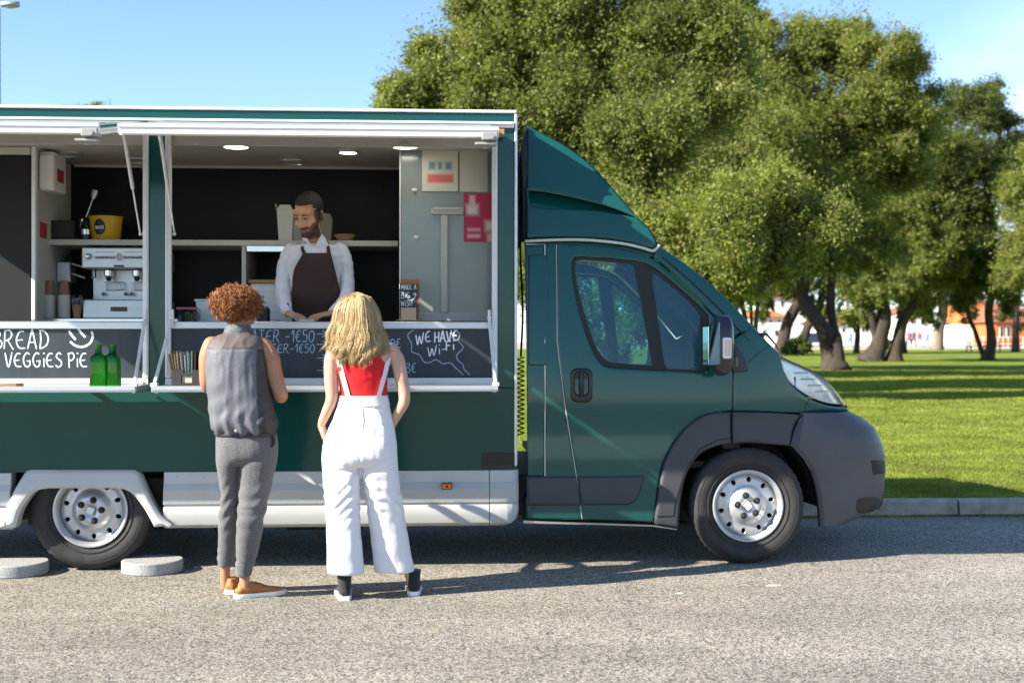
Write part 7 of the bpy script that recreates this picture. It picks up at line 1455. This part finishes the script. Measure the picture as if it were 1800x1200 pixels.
# ================================================================== FAR BACKGROUND
M_WALLW = mat('white_render', (.78, .76, .70), .8, noise_s=.5, noise_amt=.1); M_WALLC = mat('cream_render', (.66, .54, .40), .8, noise_s=.5, noise_amt=.15); M_ORAN = mat('orange_render', (.56, .17, .045), .8, noise_s=.5, noise_amt=.15); M_TILE = mat('brick_red_tiles', (.33, .12, .07), .85, noise_s=1.5, noise_amt=.3); M_WIND = mat('dark_pane', (.03, .04, .05), .2)
GZ = .88
def house(label, px0, px1, pyt, t, m, roof=None, rh=.0, wins=(), depth=9, roofm=None):
    a, b = AT(px0, 600, t), AT(px1, 600, t); zt = AT(0, pyt, t).z; y = (a.y + b.y) / 2; s = thing('house', label, 'building', ((a.x + b.x) / 2, y, GZ), 'houses beyond the park')
    MB().box(a.x, b.x, y, y + depth, GZ - .2, zt, .03).build('wall', m, s)
    if rh > 0:
        k = MB(); e = .5; k.add([(a.x - e, y - e, zt + .01), (b.x + e, y - e, zt + .01), (b.x + e, y + depth + e, zt + .01), (a.x - e, y + depth + e, zt + .01), (a.x + 1, y + depth / 2, zt + rh), (b.x - 1, y + depth / 2, zt + rh)], [(0, 1, 5, 4), (1, 2, 5), (2, 3, 4, 5), (3, 0, 4), (3, 2, 1, 0)]); k.build('roof', roofm or M_TILE, s)
    else: MB().box(a.x - .1, b.x + .1, y - .1, y + depth + .1, zt + .01, zt + .25, .02).build('roof', roofm or m, s)
    for (wx0, wy0, wx1, wy1) in wins:
        p, q = AT(wx0, wy1, t), AT(wx1, wy0, t); f = MB().box(p.x - .08, q.x + .08, y - .06, y + .02, p.z - .08, q.z + .08, .01).build('window', M_WALLW, s); MB().box(p.x, q.x, y - .075, y - .061, p.z, q.z, 0).build('pane', M_WIND, f)
house('long white wall of a low building behind the leaning trunks', 1300, 1400, 571, 150, M_WALLW, wins=[(1340, 580, 1346, 590), (1362, 580, 1368, 590)])
house('cream house with an orange tiled roof above the white wall', 1318, 1384, 557, 168, M_WALLC, rh=1.0, roofm=M_ORAN, wins=[(1336, 562, 1341, 568), (1352, 562, 1357, 568), (1367, 562, 1372, 568)])
house('tall white house with an orange top showing between leaves', 1346, 1410, 521, 185, M_WALLW, rh=2.6, roofm=M_ORAN, wins=[(1356, 528, 1361, 538), (1372, 528, 1377, 538)])
house('pale house behind the three stemmed tree', 1590, 1640, 551, 165, M_WALLW, rh=1.2, wins=[(1600, 560, 1606, 570), (1618, 560, 1624, 570)])
house('pale low house seen past the thin trunks in the centre of the grove', 1440, 1545, 568, 175, M_WALLW, rh=1.0, wins=[(1455, 576, 1460, 584), (1480, 576, 1485, 584), (1515, 576, 1520, 584)])
house('bright orange building behind the forked tree', 1702, 1745, 530, 160, M_ORAN, roofm=M_WALLW, wins=[(1718, 545, 1724, 556)])
s = house('white lower storey under the orange building', 1698, 1745, 574, 156, M_WALLW)
house('house with a brick red roof and orange columns at the picture edge', 1748, 1830, 566, 150, M_ORAN, rh=2.3, wins=[(1757, 574, 1762, 592), (1769, 574, 1774, 592)])
house('white house closing the street at the picture edge', 1790, 1880, 560, 172, M_WALLW, rh=1.5)
# gazebo
t = 140; g = AT(1582, 600, t); s = thing('gazebo', 'small white pointed gazebo tent behind the grove', 'tent', (g.x, g.y, GZ)); z0, z1 = AT(0, 572, t).z, AT(0, 546, t).z; w = 1.1
k = MB(); k.add([(g.x - w, g.y - w, z0), (g.x + w, g.y - w, z0), (g.x + w, g.y + w, z0), (g.x - w, g.y + w, z0), (g.x, g.y, z1)], [(0, 1, 4), (1, 2, 4), (2, 3, 4), (3, 0, 4), (3, 2, 1, 0)]); k.build('canopy', M_WALLW, s)
for a, b in ((-1, -1), (1, -1), (1, 1), (-1, 1)): MB().tube([(g.x + a * w * .95, g.y + b * w * .95, GZ), (g.x + a * w * .95, g.y + b * w * .95, z0)], .04, 6).build('leg', M_WALLW, s)
# parked car
t = 125; g = AT(1432, 600, t); s = thing('parked_car', 'dark blue car parked behind the leaning trunks', 'car', (g.x, g.y, GZ)); M_CAR = mat('dark_blue_paint', (.02, .03, .10), .25, coat=.5); pr = [(-2.1, .35), (-2.1, .75), (-1.5, .88), (-.9, 1.35), (.5, 1.38), (1.1, .92), (2.0, .8), (2.1, .4)]
k = MB(); k.loft([[V((g.x + a, g.y + yy, GZ + b * sc_)) for a, b in pr] for yy, sc_ in ((-.85, .97), (-.7, 1), (.7, 1), (.85, .97))]); k.build('body', M_CAR, s)
k = MB(); k.add([(g.x + a, g.y - .87, GZ + b) for a, b in ((-1.2, .92), (-.8, 1.28), (.45, 1.3), (.85, .94))], [(0, 1, 2, 3)]); k.build('side_window', M_WIND, s)
for a in (-1.3, 1.3): k = MB(); k.lathe([(.2, -.02), (.32, -.03), (.33, .1), (.2, .15)], (g.x + a, g.y - .86, GZ + .33), 'y', 16); k.build('wheel', M_BLACK, s)
# far people
def passer(px, py, t, label, shirt, legs, h=1.6, skin=M_SKINF, stride=.16):
    g = AT(px, 600, t); s = thing('person', label, 'person', (g.x, g.y, GZ), 'people far off in the park'); q = lambda x, z, y=0: V((g.x + x * h, g.y + y * h, GZ + z * h)); b = MB()
    b.tube([q(-.02, .84), q(-.02, .88)], .05 * h, 8); b.ell(q(-.01, .93), (.06 * h, .065 * h, .075 * h), 12, 8)
    for sg in (1, -1): b.tube(cr_curve([q(.11 * sg, .80), q(.14 * sg, .62, .02), q(.12 * sg, .47, -.06)], 3), [.035 * h, .03 * h, .028 * h, .028 * h, .025 * h, .022 * h, .02 * h], 7); b.tube(cr_curve([q(.05 * sg, .5), q(.06 * sg + stride * .3 * sg, .27), q(.06 * sg + stride * .5 * sg, .02)], 3), [.05 * h, .045 * h, .04 * h, .035 * h, .03 * h, .025 * h, .025 * h], 7)
    b.tube([q(0, .5), q(0, .65), q(0, .82)], [.09 * h, .085 * h, .10 * h], 10, flat=.65); me = fuse(b, .035, 2); link('body', me, skin, s, True, 0)
    k = MB(); k.tube(cr_curve([q(0, .49), q(0, .6), q(0, .76), q(-.01, .85)], 3), [.105 * h, .10 * h, .10 * h, .10 * h, .105 * h, .11 * h, .115 * h, .115 * h, .10 * h, .06 * h], 12, flat=.7); k.build('top', shirt, s, smooth=True)
    for sg in (1, -1): k = MB(); k.tube(cr_curve([q(.05 * sg, .52), q(.06 * sg + stride * .3 * sg, .27), q(.06 * sg + stride * .5 * sg, .05)], 3), [.062 * h, .058 * h, .052 * h, .048 * h, .045 * h, .04 * h, .038 * h], 8); k.build('trouser_leg', legs, s, smooth=True)
    k = MB(); k.ell(q(-.01, .955), (.066 * h, .072 * h, .065 * h), 10, 7); k.build('hair', M_HAIRD, s, smooth=True)
MP = lambda n_, c: mat(n_, c, .85)
passer(1494, 597, 122, 'tiny far walker in a light blue top', MP('light_blue_top', (.25, .50, .62)), MP('blue_denim', (.05, .12, .25)))
passer(1598, 597, 128, 'tiny far figure in a bright pink top by the gazebo', MP('pink_top', (.62, .10, .25)), MP('dark_trousers', (.05, .05, .06)), 1.7)
passer(1606, 597, 130, 'tiny far figure in a grey top between two pink ones', MP('grey_top', (.12, .12, .14)), MP('dark_trousers', (.05, .05, .06)), 1.75)
passer(1616, 597, 126, 'tiny far figure in a rose red coat', MP('rose_coat', (.60, .08, .20)), MP('pale_trousers', (.35, .33, .3)), 1.6)
passer(1629, 597, 129, 'tiny far figure in a lilac top nearest the pale trunk', MP('lilac_top', (.45, .40, .50)), MP('blue_denim', (.05, .12, .25)), 1.65)
# railing and tables
t = 118; a, b = AT(1640, 600, t), AT(1830, 600, t); s = thing('railing', 'low pale park railing running behind the pale trunk', 'railing', tuple(V((a.x, a.y, .8)))); zb = LZ(0, 102) + .02
for z in (.45, 1.05): MB().tube([V((a.x, a.y, zb + z)), V((b.x, a.y, zb + z))], .03, 6).build('rail', M_WALLW, s)
po = None
for i in range(22):
    x = a.x + (b.x - a.x) * i / 21
    if po is None: po = MB().tube([V((0, 0, 0)), V((0, 0, 1.1))], .035, 6).build('post', M_WALLW, s); base = po; 
    o = base if i == 0 else base.copy()
    if i: COL.objects.link(o); o.parent = s; o.matrix_parent_inverse = base.matrix_parent_inverse
    o.location = (x, a.y, zb)
def table(px, t, label):
    g = AT(px, 600, t); zb = LZ(g.x, g.y); s = thing('picnic_table', label, 'picnic table', (g.x, g.y, zb), 'picnic tables beyond the grove'); m = M_BARK
    MB().box(g.x - .9, g.x + .9, g.y - .35, g.y + .35, zb + .70, zb + .75, .01).build('tabletop', m, s)
    for yy in (-.7, .7): MB().box(g.x - .9, g.x + .9, g.y + yy - .13, g.y + yy + .13, zb + .42, zb + .46, .01).build('bench_seat', m, s)
    for xx in (-.65, .65): MB().box(g.x + xx - .04, g.x + xx + .04, g.y - .75, g.y + .75, zb + .36, zb + .415, .01).build('cross_beam', m, s); MB().tube([V((g.x + xx, g.y - .45, zb)), V((g.x + xx, g.y - .2, zb + .7))], .05, 6).build('leg', m, s); MB().tube([V((g.x + xx, g.y + .45, zb)), V((g.x + xx, g.y + .2, zb + .7))], .05, 6).build('leg', m, s)
table(1718, 98, 'dark picnic table just past the pale trunk'); table(1768, 98, 'dark picnic table beside the thin trunk at the picture edge')
# street lamp at the corner of the picture
t = 17.0; M_GALV = mat('galvanised_grey', (.32, .33, .34), .5, metal=.4); b = AT(-3.5, 600, t); s = thing('street_lamp', 'street lamp whose head just reaches into the top corner of the picture', 'street lamp', (b.x, b.y, LZ(0, b.y))); zt = AT(0, 2, t).z
MB().tube([V((b.x, b.y, LZ(0, b.y))), V((b.x, b.y, zt - .1))], [.045, .030], 12).build('pole', mat('dark_blue_pole', (.03, .07, .12), .45), s, smooth=True)
k = MB(); k.tube([V((b.x, b.y, zt - .1)), V((b.x, b.y, zt + .02)), V((b.x + .09, b.y - .03, zt + .03))], .022, 8); k.build('arm', M_GALV, s, smooth=True)
c = AT(19, 10, t); k = MB(); k.loft([[c + V((x, y * w, z)) for y, z in [(math.cos(q), .0 + .055 * math.sin(q) * (1 if math.sin(q) > 0 else .45)) for q in [2 * math.pi * i / 16 for i in range(16)]]] for x, w in ((-.12, .035), (-.10, .05), (-.02, .085), (.06, .08), (.10, .04), (.115, .01))]); hd_ = k.build('lamp_head', M_GALV, s, smooth=True, sharp=60)
k = MB(); k.ell(c + V((-.01, 0, -.022)), (.075, .06, .018), 14, 8); k.build('lens', M_LAMPOFF, hd_, smooth=True)
